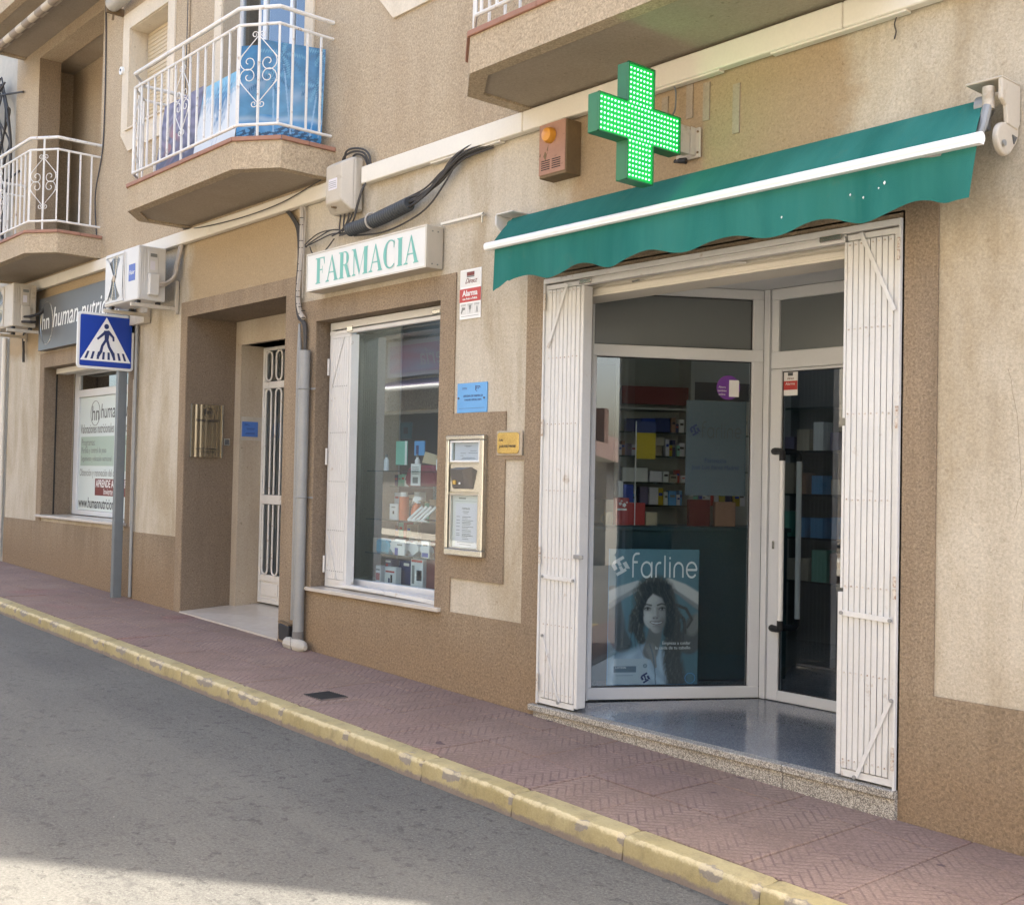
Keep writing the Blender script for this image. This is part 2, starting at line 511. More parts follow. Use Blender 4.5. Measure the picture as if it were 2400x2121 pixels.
def mk_glass(name, tint, refl=1.0, lo=0.04):
    m = bpy.data.materials.new(name); m.use_nodes = True
    t = m.node_tree; t.nodes.clear()
    out = t.nodes.new('ShaderNodeOutputMaterial')
    tr = N(t, 'ShaderNodeBsdfTransparent', Color=(*tint, 1))
    gl = N(t, 'ShaderNodeBsdfGlossy', Color=(0.92, 0.96, 1.0, 1), Roughness=0.0)
    p = pos(t)
    ge = t.nodes.new('ShaderNodeNewGeometry')
    dt = t.nodes.new('ShaderNodeVectorMath'); dt.operation = 'DOT_PRODUCT'
    put(t, dt, 0, ge.outputs['Normal']); put(t, dt, 1, ge.outputs['Incoming'])
    g1 = M_(t, 'POWER', M_(t, 'SUBTRACT', 1.0, M_(t, 'ABSOLUTE', dt.outputs['Value'])), 5.0)
    f = M_(t, 'ADD', M_(t, 'MULTIPLY', g1, 0.9), 0.045)
    f = M_(t, 'MINIMUM', M_(t, 'ADD', M_(t, 'MULTIPLY', f, 2.0 * refl), lo), 1.0)
    f = M_(t, 'MULTIPLY', f, M_(t, 'SUBTRACT', 1.0, ge.outputs['Backfacing']))
    ms = t.nodes.new('ShaderNodeMixShader')
    t.links.new(f, ms.inputs[0]); t.links.new(tr.outputs[0], ms.inputs[1]); t.links.new(gl.outputs[0], ms.inputs[2])
    t.links.new(ms.outputs[0], out.inputs[0])
    return m


m_glass = mk_glass("clear_double_glass", (0.90, 0.95, 0.97))
m_glassw = mk_glass("display_glass", (0.88, 0.95, 0.98), 1.6)
m_glassd = mk_glass("smoky_glass", (0.70, 0.75, 0.78))
m_shelfgl = mk_glass("glass_shelf", (0.55, 0.68, 0.66), 1.0, 0.08)
m_frost = plain("frosted_transom", (0.15, 0.165, 0.165), 0.25, var=0.03)


def mk_asphalt():
    m, t, b = newmat("worn_asphalt")
    p = pos(t)
    big = noise(t, p, 0.55, 5, 0.6)
    c = mix(t, ramp(t, big, [(0.3, 0.0), (0.7, 1.0)]), (0.074, 0.072, 0.066), (0.110, 0.107, 0.095))
    n = noise(t, p, 75, 5, 0.9)
    g = M_(t, 'ADD', M_(t, 'MULTIPLY', ramp(t, n, [(0.36, 0.0), (0.64, 1.0)]), 1.0), 0.50)
    c = mix(t, 1.0, c, N(t, 'ShaderNodeCombineColor', g, g, g).outputs[0], 'MULTIPLY')
    fl = ramp(t, noise(t, p, 15, 6, 0.68), [(0.575, 0.0), (0.63, 1.0)])
    gate = ramp(t, noise(t, p, 1.7, 3), [(0.36, 0.15), (0.62, 1.0)])
    c = mix(t, M_(t, 'MULTIPLY', M_(t, 'MULTIPLY', fl, gate), 0.75), c, (0.034, 0.033, 0.031))
    pits = ramp(t, noise(t, vscale(t, p, (0.7, 1.3, 1)), 34, 3, 0.6), [(0.60, 0.0), (0.67, 1.0)])
    c = mix(t, M_(t, 'MULTIPLY', pits, 0.5), c, (0.035, 0.034, 0.032))
    band = ramp(t, noise(t, vscale(t, p, (0.10, 1.6, 1)), 1.0, 4, 0.6), [(0.40, 0.0), (0.65, 1.0)])
    c = mix(t, M_(t, 'MULTIPLY', band, 0.30), c, (0.175, 0.165, 0.140))
    spot = ramp(t, noise(t, p, 2.9, 4, 0.6), [(0.68, 0.0), (0.76, 1.0)])
    c = mix(t, M_(t, 'MULTIPLY', spot, 0.7), c, (0.05, 0.048, 0.045))
    pale = ramp(t, noise(t, p, 60, 2, 0.5), [(0.70, 0.0), (0.76, 1.0)])
    c = mix(t, M_(t, 'MULTIPLY', pale, 0.5), c, (0.30, 0.28, 0.25))
    t.links.new(c, b.inputs['Base Color'])
    b.inputs['Roughness'].default_value = 0.9
    h = M_(t, 'SUBTRACT', M_(t, 'MULTIPLY', n, 0.9), M_(t, 'MULTIPLY', fl, 0.8))
    bump(t, b, h, 0.55, 0.008)
    return m


m_asphalt = mk_asphalt()


def mk_tile():
    """pinkish cement paver stamped with a fine herringbone of grooves"""
    m, t, b = newmat("pink_cement_paver")
    p = pos(t)
    s = 0.043; nlen = 4
    warp = N(t, 'ShaderNodeVectorMath', p, vscale(t, N(t, 'ShaderNodeTexNoise', Vector=p, Scale=6.0).outputs['Color'], (0.012, 0.012, 0.0)), _operation='ADD')
    sep = N(t, 'ShaderNodeSeparateXYZ', warp.outputs[0])
    x, y = sep.outputs[0], sep.outputs[1]
    u = M_(t, 'MULTIPLY', M_(t, 'ADD', x, y), 0.70711 / s)
    v = M_(t, 'MULTIPLY', M_(t, 'SUBTRACT', y, x), 0.70711 / s)
    fi, fj = M_(t, 'FLOOR', u), M_(t, 'FLOOR', v)
    fu, fv = M_(t, 'FRACT', u), M_(t, 'FRACT', v)
    a = M_(t, 'FLOORED_MODULO', M_(t, 'SUBTRACT', fi, fj), 2.0 * nlen)
    hor = M_(t, 'LESS_THAN', a, nlen - 0.5)
    w = 0.115
    def near0(s_): return M_(t, 'LESS_THAN', s_, w)
    def near1(s_): return M_(t, 'GREATER_THAN', s_, 1 - w)
    def eq(k_): return M_(t, 'COMPARE', a, float(k_), 0.25)
    eh = M_(t, 'MAXIMUM', M_(t, 'MAXIMUM', near0(fv), near1(fv)), M_(t, 'MAXIMUM', M_(t, 'MULTIPLY', eq(0), near0(fu)), M_(t, 'MULTIPLY', eq(nlen - 1), near1(fu))))
    ev = M_(t, 'MAXIMUM', M_(t, 'MAXIMUM', near0(fu), near1(fu)), M_(t, 'MAXIMUM', M_(t, 'MULTIPLY', eq(2 * nlen - 1), near0(fv)), M_(t, 'MULTIPLY', eq(nlen), near1(fv))))
    gr = mix(t, hor, N(t, 'ShaderNodeCombineColor', ev, ev, ev).outputs[0], N(t, 'ShaderNodeCombineColor', eh, eh, eh).outputs[0])
    wear = ramp(t, noise(t, p, 2.6, 5, 0.65), [(0.36, 0.1), (0.58, 1.0)])
    gr = M_(t, 'MULTIPLY', gr, wear)
    oi = t.nodes.new('ShaderNodeObjectInfo')
    c = mix(t, ramp(t, noise(t, p, 1.3, 5, 0.6), [(0.3, 0), (0.7, 1)]), (0.200, 0.132, 0.100), (0.275, 0.195, 0.152))
    c = mix(t, M_(t, 'MULTIPLY', oi.outputs['Random'], 0.35), c, (0.205, 0.135, 0.125))
    rd = ramp(t, noise(t, p, 0.9, 3), [(0.60, 0.0), (0.72, 1.0)])
    c = mix(t, M_(t, 'MULTIPLY', rd, 0.6), c, (0.25, 0.115, 0.10))
    g = noise(t, p, 70, 4, 0.75)
    gm = M_(t, 'ADD', M_(t, 'MULTIPLY', ramp(t, g, [(0.32, 0), (0.68, 1)]), 0.6), 0.68)
    blot = ramp(t, noise(t, p, 4.2, 6, 0.7), [(0.42, 0.0), (0.66, 1.0)])
    c = mix(t, M_(t, 'MULTIPLY', blot, 0.38), c, (0.135, 0.09, 0.07))
    c = mix(t, 1.0, c, N(t, 'ShaderNodeCombineColor', gm, gm, gm).outputs[0], 'MULTIPLY')
    c = mix(t, M_(t, 'MULTIPLY', gr, 0.6), c, (0.10, 0.06, 0.06))
    gum = ramp(t, noise(t, p, 8.5, 1, 0.4), [(0.765, 0.0), (0.785, 1.0)])
    c = mix(t, M_(t, 'MULTIPLY', gum, 0.75), c, (0.06, 0.035, 0.04))
    chip = ramp(t, noise(t, p, 38, 3, 0.6), [(0.66, 0.0), (0.72, 1.0)])
    c = mix(t, M_(t, 'MULTIPLY', chip, 0.35), c, (0.12, 0.075, 0.075))
    t.links.new(c, b.inputs['Base Color'])
    b.inputs['Roughness'].default_value = 0.85
    h = M_(t, 'SUBTRACT', M_(t, 'MULTIPLY', g, 0.35), gr)
    bump(t, b, h, 0.6, 0.006)
    return m


m_tile = mk_tile()


def mk_kerb():
    m, t, b = newmat("yellow_painted_kerb")
    p = pos(t)
    a = t.nodes.new('ShaderNodeAttribute'); a.attribute_name = "Col"
    c = mix(t, ramp(t, noise(t, p, 2.0, 5, 0.6), [(0.3, 0), (0.7, 1)]), (0.31, 0.25, 0.11), (0.38, 0.32, 0.17))
    dirt = ramp(t, noise(t, vscale(t, p, (1, 1, 0.4)), 9, 6, 0.68), [(0.50, 0.0), (0.70, 1.0)])
    c = mix(t, M_(t, 'MULTIPLY', dirt, 0.7), c, (0.19, 0.155, 0.085))
    sp = N(t, 'ShaderNodeSeparateColor', a.outputs['Color'])
    wn_ = noise(t, p, 16, 6, 0.7)
    k = M_(t, 'ADD', sp.outputs[0], M_(t, 'MULTIPLY', M_(t, 'SUBTRACT', wn_, 0.5), 1.3))
    c = mix(t, ramp(t, k, [(0.46, 0.0), (0.54, 1.0)]), c, (0.22, 0.19, 0.15))
    ed = M_(t, 'ADD', sp.outputs[1], M_(t, 'MULTIPLY', M_(t, 'SUBTRACT', wn_, 0.5), 1.6))
    c = mix(t, M_(t, 'MULTIPLY', ramp(t, ed, [(0.78, 0.0), (1.05, 1.0)]), 0.6), c, (0.60, 0.51, 0.31))
    lowk = M_(t, 'ADD', sp.outputs[2], M_(t, 'MULTIPLY', M_(t, 'SUBTRACT', wn_, 0.5), 0.9))
    c = mix(t, ramp(t, lowk, [(0.55, 0.0), (0.8, 1.0)]), c, (0.20, 0.16, 0.13))
    g = noise(t, p, 90, 3, 0.7)
    gm = M_(t, 'ADD', M_(t, 'MULTIPLY', g, 0.5), 0.75)
    c = mix(t, 1.0, c, N(t, 'ShaderNodeCombineColor', gm, gm, gm).outputs[0], 'MULTIPLY')
    t.links.new(c, b.inputs['Base Color'])
    b.inputs['Roughness'].default_value = 0.8
    bump(t, b, M_(t, 'ADD', g, wn_), 0.35, 0.006)
    return m


m_kerb = mk_kerb()


def mk_speckle(name, a_, b_, c_, scale, rough):
    m, t, b = newmat(name)
    p = pos(t)
    v = N(t, 'ShaderNodeTexVoronoi', Vector=p, Scale=scale)
    s = N(t, 'ShaderNodeSeparateColor', v.outputs['Color'])
    col = mix(t, ramp(t, s.outputs[0], [(0.35, 0.0), (0.45, 1.0)]), a_, b_)
    col = mix(t, ramp(t, s.outputs[1], [(0.70, 0.0), (0.76, 1.0)]), col, c_)
    n = noise(t, p, 2.5, 4)
    gm = M_(t, 'ADD', M_(t, 'MULTIPLY', n, 0.5), 0.75)
    col = mix(t, 1.0, col, N(t, 'ShaderNodeCombineColor', gm, gm, gm).outputs[0], 'MULTIPLY')
    t.links.new(col, b.inputs['Base Color'])
    b.inputs['Roughness'].default_value = rough
    return m


m_granite = mk_speckle("speckled_granite", (0.34, 0.31, 0.26), (0.16, 0.145, 0.125), (0.52, 0.49, 0.42), 230, 0.6)
m_terrazzo = mk_speckle("polished_grey_terrazzo", (0.20, 0.21, 0.225), (0.15, 0.16, 0.175), (0.28, 0.29, 0.30), 190, 0.16)


def mk_check():
    m, t, b = newmat("cream_and_brown_checked_cloth")
    p = pos(t)
    ch = N(t, 'ShaderNodeTexChecker', Vector=vscale(t, p, (1, 1, 1)), Color1=(0.50, 0.43, 0.33, 1), Color2=(0.27, 0.22, 0.17, 1), Scale=4.4)
    t.links.new(ch.outputs[0], b.inputs['Base Color'])
    b.inputs['Roughness'].default_value = 0.9
    return m


m_check = mk_check()

# ================================================================== GROUND
sl = 0.025


def slope_sheet(name, x0, x1, y0, y1, dz, m, **k):
    b = MB()
    nx, ny = 12, 4
    b.v = [(x0 + (x1 - x0) * i / nx, y0 + (y1 - y0) * j / ny, gz(x0 + (x1 - x0) * i / nx) + dz) for j in range(ny + 1) for i in range(nx + 1)]
    b.f = [(j * (nx + 1) + i, j * (nx + 1) + i + 1, (j + 1) * (nx + 1) + i + 1, (j + 1) * (nx + 1) + i) for j in range(ny) for i in range(nx)]
    return b.build(name, m, recalc=False, kind='structure', **k)


slope_sheet('ground', -160, 160, -120, 160, -0.30, m_asphl)
slope_sheet('road', -110, 110, -7.9, -1.20, -0.115, m_asphalt)
bed = MB()
bed.v = [(-30, -1.15, gz(-30) - .012), (6, -1.15, gz(6) - .012), (6, 0.0, gz(6) - .012), (-30, 0.0, gz(-30) - .012),
         (-30, -1.15, gz(-30) - .3), (6, -1.15, gz(6) - .3), (6, 0.0, gz(6) - .3), (-30, 0.0, gz(-30) - .3)]
bed.f = [(0, 1, 2, 3), (4, 7, 6, 5), (0, 4, 5, 1), (2, 6, 7, 3)]
pave = bed.build('pavement', m_asphl, kind='structure', org=(0, 0, 0))
tp, rows = 0.4425, [(-1.148, -0.702), (-0.702, -0.256), (-0.256, -0.002)]
for r, (ya, yb) in enumerate(rows):
    first = None
    for i in range(-3, 40):
        xc = -3.03 - 0.2212 - tp * i
        if first is None:
            g = 0.0040
            first = MB().box(-tp / 2 + g, tp / 2 - g, ya + g, yb - g, -0.035, 0.0)
            first = first.build('paving_tile', m_tile, pave, org=(0, 0, 0), bevel=0.003)
            o = first
        else:
            o = inst(first, 'paving_tile', pave, (0, 0, 0))
        o.location = (xc, 0, gz(xc) + RND.uniform(-0.0012, 0.0012))
        o.rotation_euler = (RND.uniform(-.002, .002), sl + RND.uniform(-.002, .002), 0)
# drain cover let into the pavement
dr = thing('drain_cover', 'small dark cast drain cover set in the pink pavement', 'drain cover', (-6.77, -0.86, gz(-6.77)))
dm = plain("dark_cast_iron", (0.115, 0.088, 0.078), 0.8, 0.0, var=0.3)
b = MB()
zc = gz(-6.77)
b.box(-6.89, -6.65, -0.965, -0.755, zc - .01, zc + .006)
b.build('plate', dm, dr, bevel=.002)
b = MB()
for i in range(9):
    b.box(-6.885 + i * .026, -6.873 + i * .026, -0.96, -0.76, zc + .006, zc + .010)
b.build('tread_ribs', m_slit, dr)

# kerb: one object per stone
kb = MB().box(-30, 6, -1.27, -1.16, -0.9, -0.8).build('kerb', m_asphl, kind='structure', org=(0, 0, 0))
np_rng = np.random.RandomState(5)


def kerb_stone(xa, xb, chips):
    prof = [(-1.292, -0.16), (-1.288, -0.11), (-1.284, -0.065), (-1.281, -0.03), (-1.276, -0.012), (-1.266, -0.003), (-1.25, 0.0), (-1.215, 0.001), (-1.18, 0.001), (-1.152, 0.0), (-1.152, -0.16)]
    n = 30
    vs, cs = [], []
    for i in range(n + 1):
        f = i / n
        x = xa + (xb - xa) * f
        wv = 0.004 * math.sin(x * 5.1) + 0.003 * math.sin(x * 13.7 + 1)
        endf = min(f, 1 - f) * (xb - xa)
        for j, (y, z) in enumerate(prof):
            red = 0.0
            yy, zz = y + wv * (1 if j < 7 else 0), z
            if endf < .012 and j < 10:
                yy += .006 if j < 6 else 0; zz -= .006 if j > 3 else 0
            for (cx, cw, cd) in chips:
                d = abs(x - cx) / cw
                if d < 1 and 1 < j < 8:
                    wgt = (1 - d * d) * (1.0 if j in (3, 4, 5) else 0.45)
                    jit = RND.uniform(.6, 1.2)
                    yy += cd * wgt * jit * 0.9; zz -= cd * wgt * jit * 0.8 if j > 3 else 0
                    red = max(red, wgt)
            vs.append((x, yy, gz(x) + zz))
            edge = 1.0 if j in (4, 5) else (0.6 if j in (3, 6) else 0.0)
            lowv = 1.0 if j <= 1 else (0.35 if j == 2 else 0)
            cs.append((min(1, red * 0.9), edge, lowv, 1))
    m = len(prof)
    fs = [(i * m + j, (i + 1) * m + j, (i + 1) * m + j + 1, i * m + j + 1) for i in range(n) for j in range(m - 1)]
    fs += [tuple(range(m)), tuple(n * m + j for j in range(m))[::-1]]
    b = MB(); b.v = vs; b.f = fs
    o = b.build('kerb_stone', m_kerb, kb, smooth=True)
    at = o.data.color_attributes.new("Col", 'FLOAT_COLOR', 'POINT')
    at.data.foreach_set("color", np.array(cs, dtype=np.float32).ravel())


sp = 0.757
xk = 0.2
while xk > -19.5:
    xa, xb = xk - sp, xk
    ch = [(xb - .005, RND.uniform(.04, .10), RND.uniform(.012, .030))]
    for _ in range(RND.choice((1, 1, 2))):
        if RND.random() < .75:
            ch.append((RND.uniform(xa + .1, xb - .1), RND.uniform(.04, .22), RND.uniform(.006, .020)))
    kerb_stone(xa + .004, xb - .004, ch)
    xk -= sp
# hairline cracks in the render
def crack(pts, y=-.0006, w=.0007):
    rp_ = random.Random(len(pts) * 7)
    b_ = MB()
    P_ = []
    for (xa, za), (xb, zb) in zip(pts[:-1], pts[1:]):
        for k in range(5):
            f = k / 5; P_.append((xa + (xb - xa) * f + rp_.uniform(-.006, .006), za + (zb - za) * f + rp_.uniform(-.006, .006)))
    P_.append(pts[-1])
    for (a, c) in zip(P_[:-1], P_[1:]):
        b_.add([(a[0] - w, y, a[1]), (a[0] + w, y, a[1]), (c[0] + w * .8, y, c[1] + .001), (c[0] - w * .8, y, c[1] + .001)], [(0, 1, 2, 3)])
    return b_


# ================================================================== THE BUILDING
BX0, BX1, BD, BH = -16.47, -0.94, 9.0, 10.3
bld = thing('apartment_building', 'tan rendered apartment building with cream ground floor, pharmacy shopfront and corner balconies', 'building', (-8.7, 0, gz(-8.7)))

lo_holes = [(-15.055, -12.35, .895, 2.813), (-10.93, -8.935, -3, 3.085), (-8.443, -6.689, .53, 2.813), (-5.56, -2.98, -3, 2.855)]


def inh(hs):
    return lambda x, z: any(a < x < b_ and c < z < d for a, b_, c, d in hs)


WB = -1.2
b = MB().grid_wall([BX0, BX1] + [v for h in lo_holes for v in h[:2]], [WB, 3.90] + [v for h in lo_holes for v in h[2:] if v > WB], inh(lo_holes), 0.012, 0.40)
b.build('ground_floor_wall', m_cream, bld)
up_holes = [(-15.57, -13.36, 4.235, 6.95), (-12.545, -11.535, 5.315, 6.475), (-10.302, -8.713, 4.235, 6.75), (-7.40, -6.40, 5.315, 6.475), (-5.2, -3.7, 4.235, 6.75),
            (-12.545, -11.535, 8.4, 9.6), (-10.302, -8.713, 7.4, 9.7), (-15.57, -13.36, 7.4, 9.8)]
b = MB().grid_wall([BX0, BX1] + [v for h in up_holes for v in h[:2]], [3.90, BH] + [v for h in up_holes for v in h[2:]], inh(up_holes), 0.0, 0.28)
b.build('upper_wall', m_tan, bld)
b = MB()
b.box(BX0, BX0 + .25, 0.40, BD, WB, 3.9); b.box(BX1 - .25, BX1, 0.40, BD, WB, 3.9); b.box(BX0, BX1, BD, BD + .25, WB, BH)
b.box(BX0, BX0 + .25, 0.28, BD, 3.9, BH); b.box(BX1 - .25, BX1, 0.28, BD, 3.9, BH)
b.build('side_and_back_wall', m_tan, bld)
bx('roof', m_soffit, bld, BX0 - .1, BX1 + .1, -.15, BD + .35, BH, BH + .25)
b = MB(); b.box(BX0 + .25, BX1 - .25, 0.40, BD, 3.10, 3.9)
b.build('ground_floor_ceiling', m_interior, bld)
b = MB(); b.box(BX0 + .25, BX1 - .25, 0.28, BD, 4.0, 4.20); b.box(BX0 + .25, BX1 - .25, 0.28, BD, 7.06, 7.25)
b.build('floor_slab', m_soffit, bld)
# partition walls inside
b = MB()
b.box(-11.2, -11.08, .40, BD, WB, 3.1); b.box(-8.9, -8.78, .40, BD, WB, 3.1); b.box(-11.08, -8.9, 2.6, 2.7, WB, 3.1)
b.box(-8.78, BX1 - .25, 4.9, 5.0, WB, 3.1); b.box(BX0 + .25, -11.2, 3.4, 3.5, WB, 3.1)
b.build('partition_wall', m_interior, bld)
b = MB(); b.box(-8.78, -5.57, .40, 4.9, -.6, .03); b.box(-5.57, BX1 - .25, 1.45, 4.9, -.6, .028); b.box(BX0 + .25, -11.2, .4, 3.4, -.6, .12)
b.build('shop_floor', m_terrazzo, bld)
b = MB()
for (xa, xb) in ((-12.75, -11.3), (-10.6, -8.4), (-7.7, -6.2), (-5.4, -3.5)):
    b.box(xa, xb, 2.2, 2.25, 4.2, 7.06); b.box(xa, xa + .03, .29, 2.2, 4.2, 7.06); b.box(xb - .03, xb, .29, 2.2, 4.2, 7.06)
b.build('room_wall', m_roomdark, bld)

# ---- render bands, reveals, plinth ------------------------------------------------
T = 0.0115


def surround(x0, x1, z0, z1, ox0, ox1, oz1, depth, m, jm, bottom=None, sill=False):
    """band of rendered wall around an opening (x0..x1, z0..z1) plus the lining of its reveal"""
    b = MB()
    lz = bottom if bottom is not None else z0
    b.box(ox0, x0 - .0, 0, T, lz, oz1)
    b.box(x1, ox1, 0, T, lz, oz1)
    b.box(x0, x1, 0, T, z1, oz1)
    b.build('window_band', m, bld)
    b = MB()
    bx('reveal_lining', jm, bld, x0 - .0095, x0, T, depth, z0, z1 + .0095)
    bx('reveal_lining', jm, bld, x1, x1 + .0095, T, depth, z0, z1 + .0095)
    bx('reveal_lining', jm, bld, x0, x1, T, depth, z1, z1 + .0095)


surround(-15.045, -12.36, .93, 2.803, -15.205, -12.20, 2.99, .38, m_band, m_jamb, bottom=.845)
surround(-10.92, -8.945, -.8, 3.075, -11.06, -8.758, 3.227, .55, m_band, m_jamb, bottom=-.8)
surround(-8.433, -6.699, .56, 2.803, -8.588, -6.523, 2.985, .385, m_band, m_jamb, bottom=.54)
b = MB()
b.box(-5.742, -5.56, 0, T, .54, 3.05); b.box(-2.98, -2.795, 0, T, .515, 3.05); b.box(-5.56, -2.98, 0, T, 2.818, 3.05)
b.build('window_band', m_band, bld)
b = MB()
b.box(-16.47, -15.205, 0, T, WB, .84); b.box(-15.205, -11.06, 0, T, WB, .845)
b.build('plinth', m_plinth, bld)
b = MB(); b.box(-8.758, -5.56, 0, T, WB, .54)
b.build('plinth', m_plinth, bld)
b = MB(); b.box(-2.98, BX1, 0, T, WB, .515)
b.build('plinth', m_plinth, bld)
b = MB()
bx('wall_band', m_band, bld, -8.758, -8.588, 0, T, .54, 2.985)
b.prism([(-6.523, .785), (-5.94, .785), (-5.94, 1.963), (-6.523, 1.963)], 'y', 0, T)
b.build('wall_band', m_band, bld)
bx('wall_band', m_band, bld, -5.94, -5.742, 0, T, 1.632, 1.66)

cm = plain('crack_line', (0.12, 0.09, 0.065), 0.9, var=.3)
for y_, pts in ((.0113, [(-2.45, 2.05), (-2.40, 1.78), (-2.385, 1.5), (-2.42, 1.37)]), (.0113, [(-2.35, 1.2), (-2.38, .95)]), (.0113, [(-6.05, 3.30), (-5.98, 3.18), (-5.90, 3.1)]), (-.0006, [(-7.6, 4.6), (-7.4, 4.75), (-7.2, 4.8), (-6.9, 4.95)]), (.0113, [(-11.5, 2.6), (-11.55, 2.3), (-11.45, 2.0)])):
    crack(pts, y_).build('hairline_crack', cm, bld)
# marble and stone sills
bx('window_sill', m_marble, bld, -8.55, -6.62, -.035, .36, .528, .558, bevel=.003)
bx('window_sill', m_marble, bld, -15.13, -12.3, -.04, .36, .895, .925, bevel=.003)

# ---- shop recess --------------------------------------------------------------
P0 = Vector((-5.481, .353)); DV = Vector((0.5205, 0.8778)); NV = Vector((-0.860, 0.510))
DY = 1.41                                   # plane of the shop door
b = MB()
b.box(-5.5695, -5.56, .0, .37, .03, 2.855); b.box(-5.56, -5.47, .355, .372, .03, 2.855)
b.build('reveal_lining', m_upvc, bld)
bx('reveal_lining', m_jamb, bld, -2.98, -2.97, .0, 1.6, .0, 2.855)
b = MB(); b.box(-5.9, -2.6, .40, 1.75, 2.845, 3.10); b.box(-5.56, -2.98, .0, .40, 2.845, 2.855)
b.build('recess_soffit', m_upvc, bld)
# floor of the recess and granite step
b = MB(); b.prism([(-5.57, .03), (-2.98, .03), (-2.98, 1.46), (-4.80, 1.46)], 'z', -.5, .030)
b.build('threshold_floor', m_terrazzo, bld)
for xa, xb in ((-5.61, -4.66), (-4.655, -3.62), (-3.615, -2.972)):
    bx('step_slab', m_granite, bld, xa, xb, -.045, .03, -.003, .034, bevel=.003)
    b = MB(); b.prism([(max(xa, -5.57), gz(max(xa, -5.57)) - .05), (xb, gz(xb) - .05), (xb, -.004), (max(xa, -5.57), -.004)], 'y', -.028, .02)
    b.build('step_riser', m_granite, bld)

# ---- diagonal shop window -----------------------------------------------------
win = thing_part = MB().obox(P0, DV, NV, 0, .012, 0, .06, .033, 2.842)
win = win.build('shop_window', m_upvc, bld)


def dia(name, m, s0, s1, t0, t1, z0, z1, parent=None, bevel=0.0, **k):
    return MB().obox(P0, DV, NV, s0, s1, t0, t1, z0, z1).build(name, m, parent or win, bevel=bevel, **k)


b = MB()
b.obox(P0, DV, NV, .012, 1.206, 0, .06, .033, .112); b.obox(P0, DV, NV, .012, 1.206, 0, .06, 2.345, 2.425)
b.obox(P0, DV, NV, .012, 1.206, 0, .06, 2.777, 2.842); b.obox(P0, DV, NV, 1.13, 1.206, 0, .06, .112, 2.345); b.obox(P0, DV, NV, 1.133, 1.206, 0, .06, 2.425, 2.777)
b.obox(P0, DV, NV, .012, .045, .012, .06, .112, 2.345)
b.build('frame', m_upvc, win, bevel=.004)
b = MB()
for (s0, s1, z0, z1) in ((.012, 1.13, .112, 2.345), (.012, 1.133, 2.425, 2.777)):
    b.obox(P0, DV, NV, s0, s1, .028, .034, z0, z0 + .007); b.obox(P0, DV, NV, s0, s1, .028, .034, z1 - .007, z1)
    b.obox(P0, DV, NV, s1 - .007, s1, .028, .034, z0 + .007, z1 - .007)
b.build('rubber_seal', m_black, win)
pane = dia('pane', m_glass, .012, 1.13, .036, .042, .112, 2.345)
dia('transom_panel', m_frost, .012, 1.133, .036, .042, 2.425, 2.777)
# corner post between window and door
b = MB(); b.prism([(-4.853, DY + .002), (-4.80, DY - .012), (-4.79, DY + .06), (-4.88, DY + .05)], 'z', .033, 2.842)
b.build('corner_post', m_upvc, bld, bevel=.004)

# ---- shop door ------------------------------------------------------------------
door = MB()
door.box(-4.79, -4.70, DY, DY + .05, .035, 2.29); door.box(-4.70, -3.55, DY, DY + .05, .035, .105); door.box(-4.70, -3.55, DY, DY + .05, 2.272, 2.29)
door.box(-3.55, -3.46, DY, DY + .05, .035, 2.29)
door = door.build('shop_door', m_upvc, bld, bevel=.004)
bx('pane', m_glassd, door, -4.70, -3.55, DY + .02, DY + .026, .105, 2.272)
b = MB(); b.box(-4.70, -3.55, DY + .014, DY + .019, .105, .112); b.box(-4.70, -4.693, DY + .014, DY + .019, .112, 2.265); b.box(-4.70, -3.55, DY + .014, DY + .019, 2.265, 2.272)
b.build('rubber_seal', m_black, door)
bx('lock', m_steel, door, -4.758, -4.738, DY - .006, DY, 1.06, 1.115, bevel=.003)
for (yb, x0) in ((DY - .075, -4.665), (DY + .12, -4.665)):
    s_ = 1 if yb < DY else -1
    h_ = MB().cyl((x0 + .035, yb, .585), (x0 + .035, yb, 1.665), .0185, 14).build('handle', m_whitepr, door, smooth=True)
    for zz, sg in ((1.665, 1), (.585, -1)):
        y1 = DY if s_ > 0 else DY + .05
        MB().tube([(x0 + .035, yb, zz - .004 * sg), (x0 + .035, yb, zz + .03 * sg), (x0 + .028, yb + s_ * .012, zz + .05 * sg), (x0 + .005, yb + s_ * .03, zz + .06 * sg), (x0 - .03, yb + s_ * .045, zz + .062 * sg), (x0 - .07, yb + s_ * .06, zz + .062 * sg), (x0 - .085, y1 - s_ * .001, zz + .062 * sg)], [.021, .021, .021, .021, .022, .024, .024], 10).build('handle_mount', m_black, h_, smooth=True)
# fixed light above and beside the door
b = MB()
b.box(-4.79, -2.98, DY, DY + .05, 2.293, 2.41); b.box(-4.79, -2.98, DY, DY + .05, 2.765, 2.842); b.box(-4.79, -4.728, DY, DY + .05, 2.41, 2.765)
b.box(-3.455, -3.40, DY, DY + .05, .03, 2.29); b.box(-3.40, -2.98, DY, DY + .05, .03, .105)
b.build('door_frame', m_upvc, bld, bevel=.004)
bx('transom_panel', m_frost, bld, -4.728, -2.98, DY + .02, DY + .026, 2.41, 2.765)
bx('side_pane', m_glassd, bld, -3.40, -2.98, DY + .02, DY + .026, .105, 2.29)

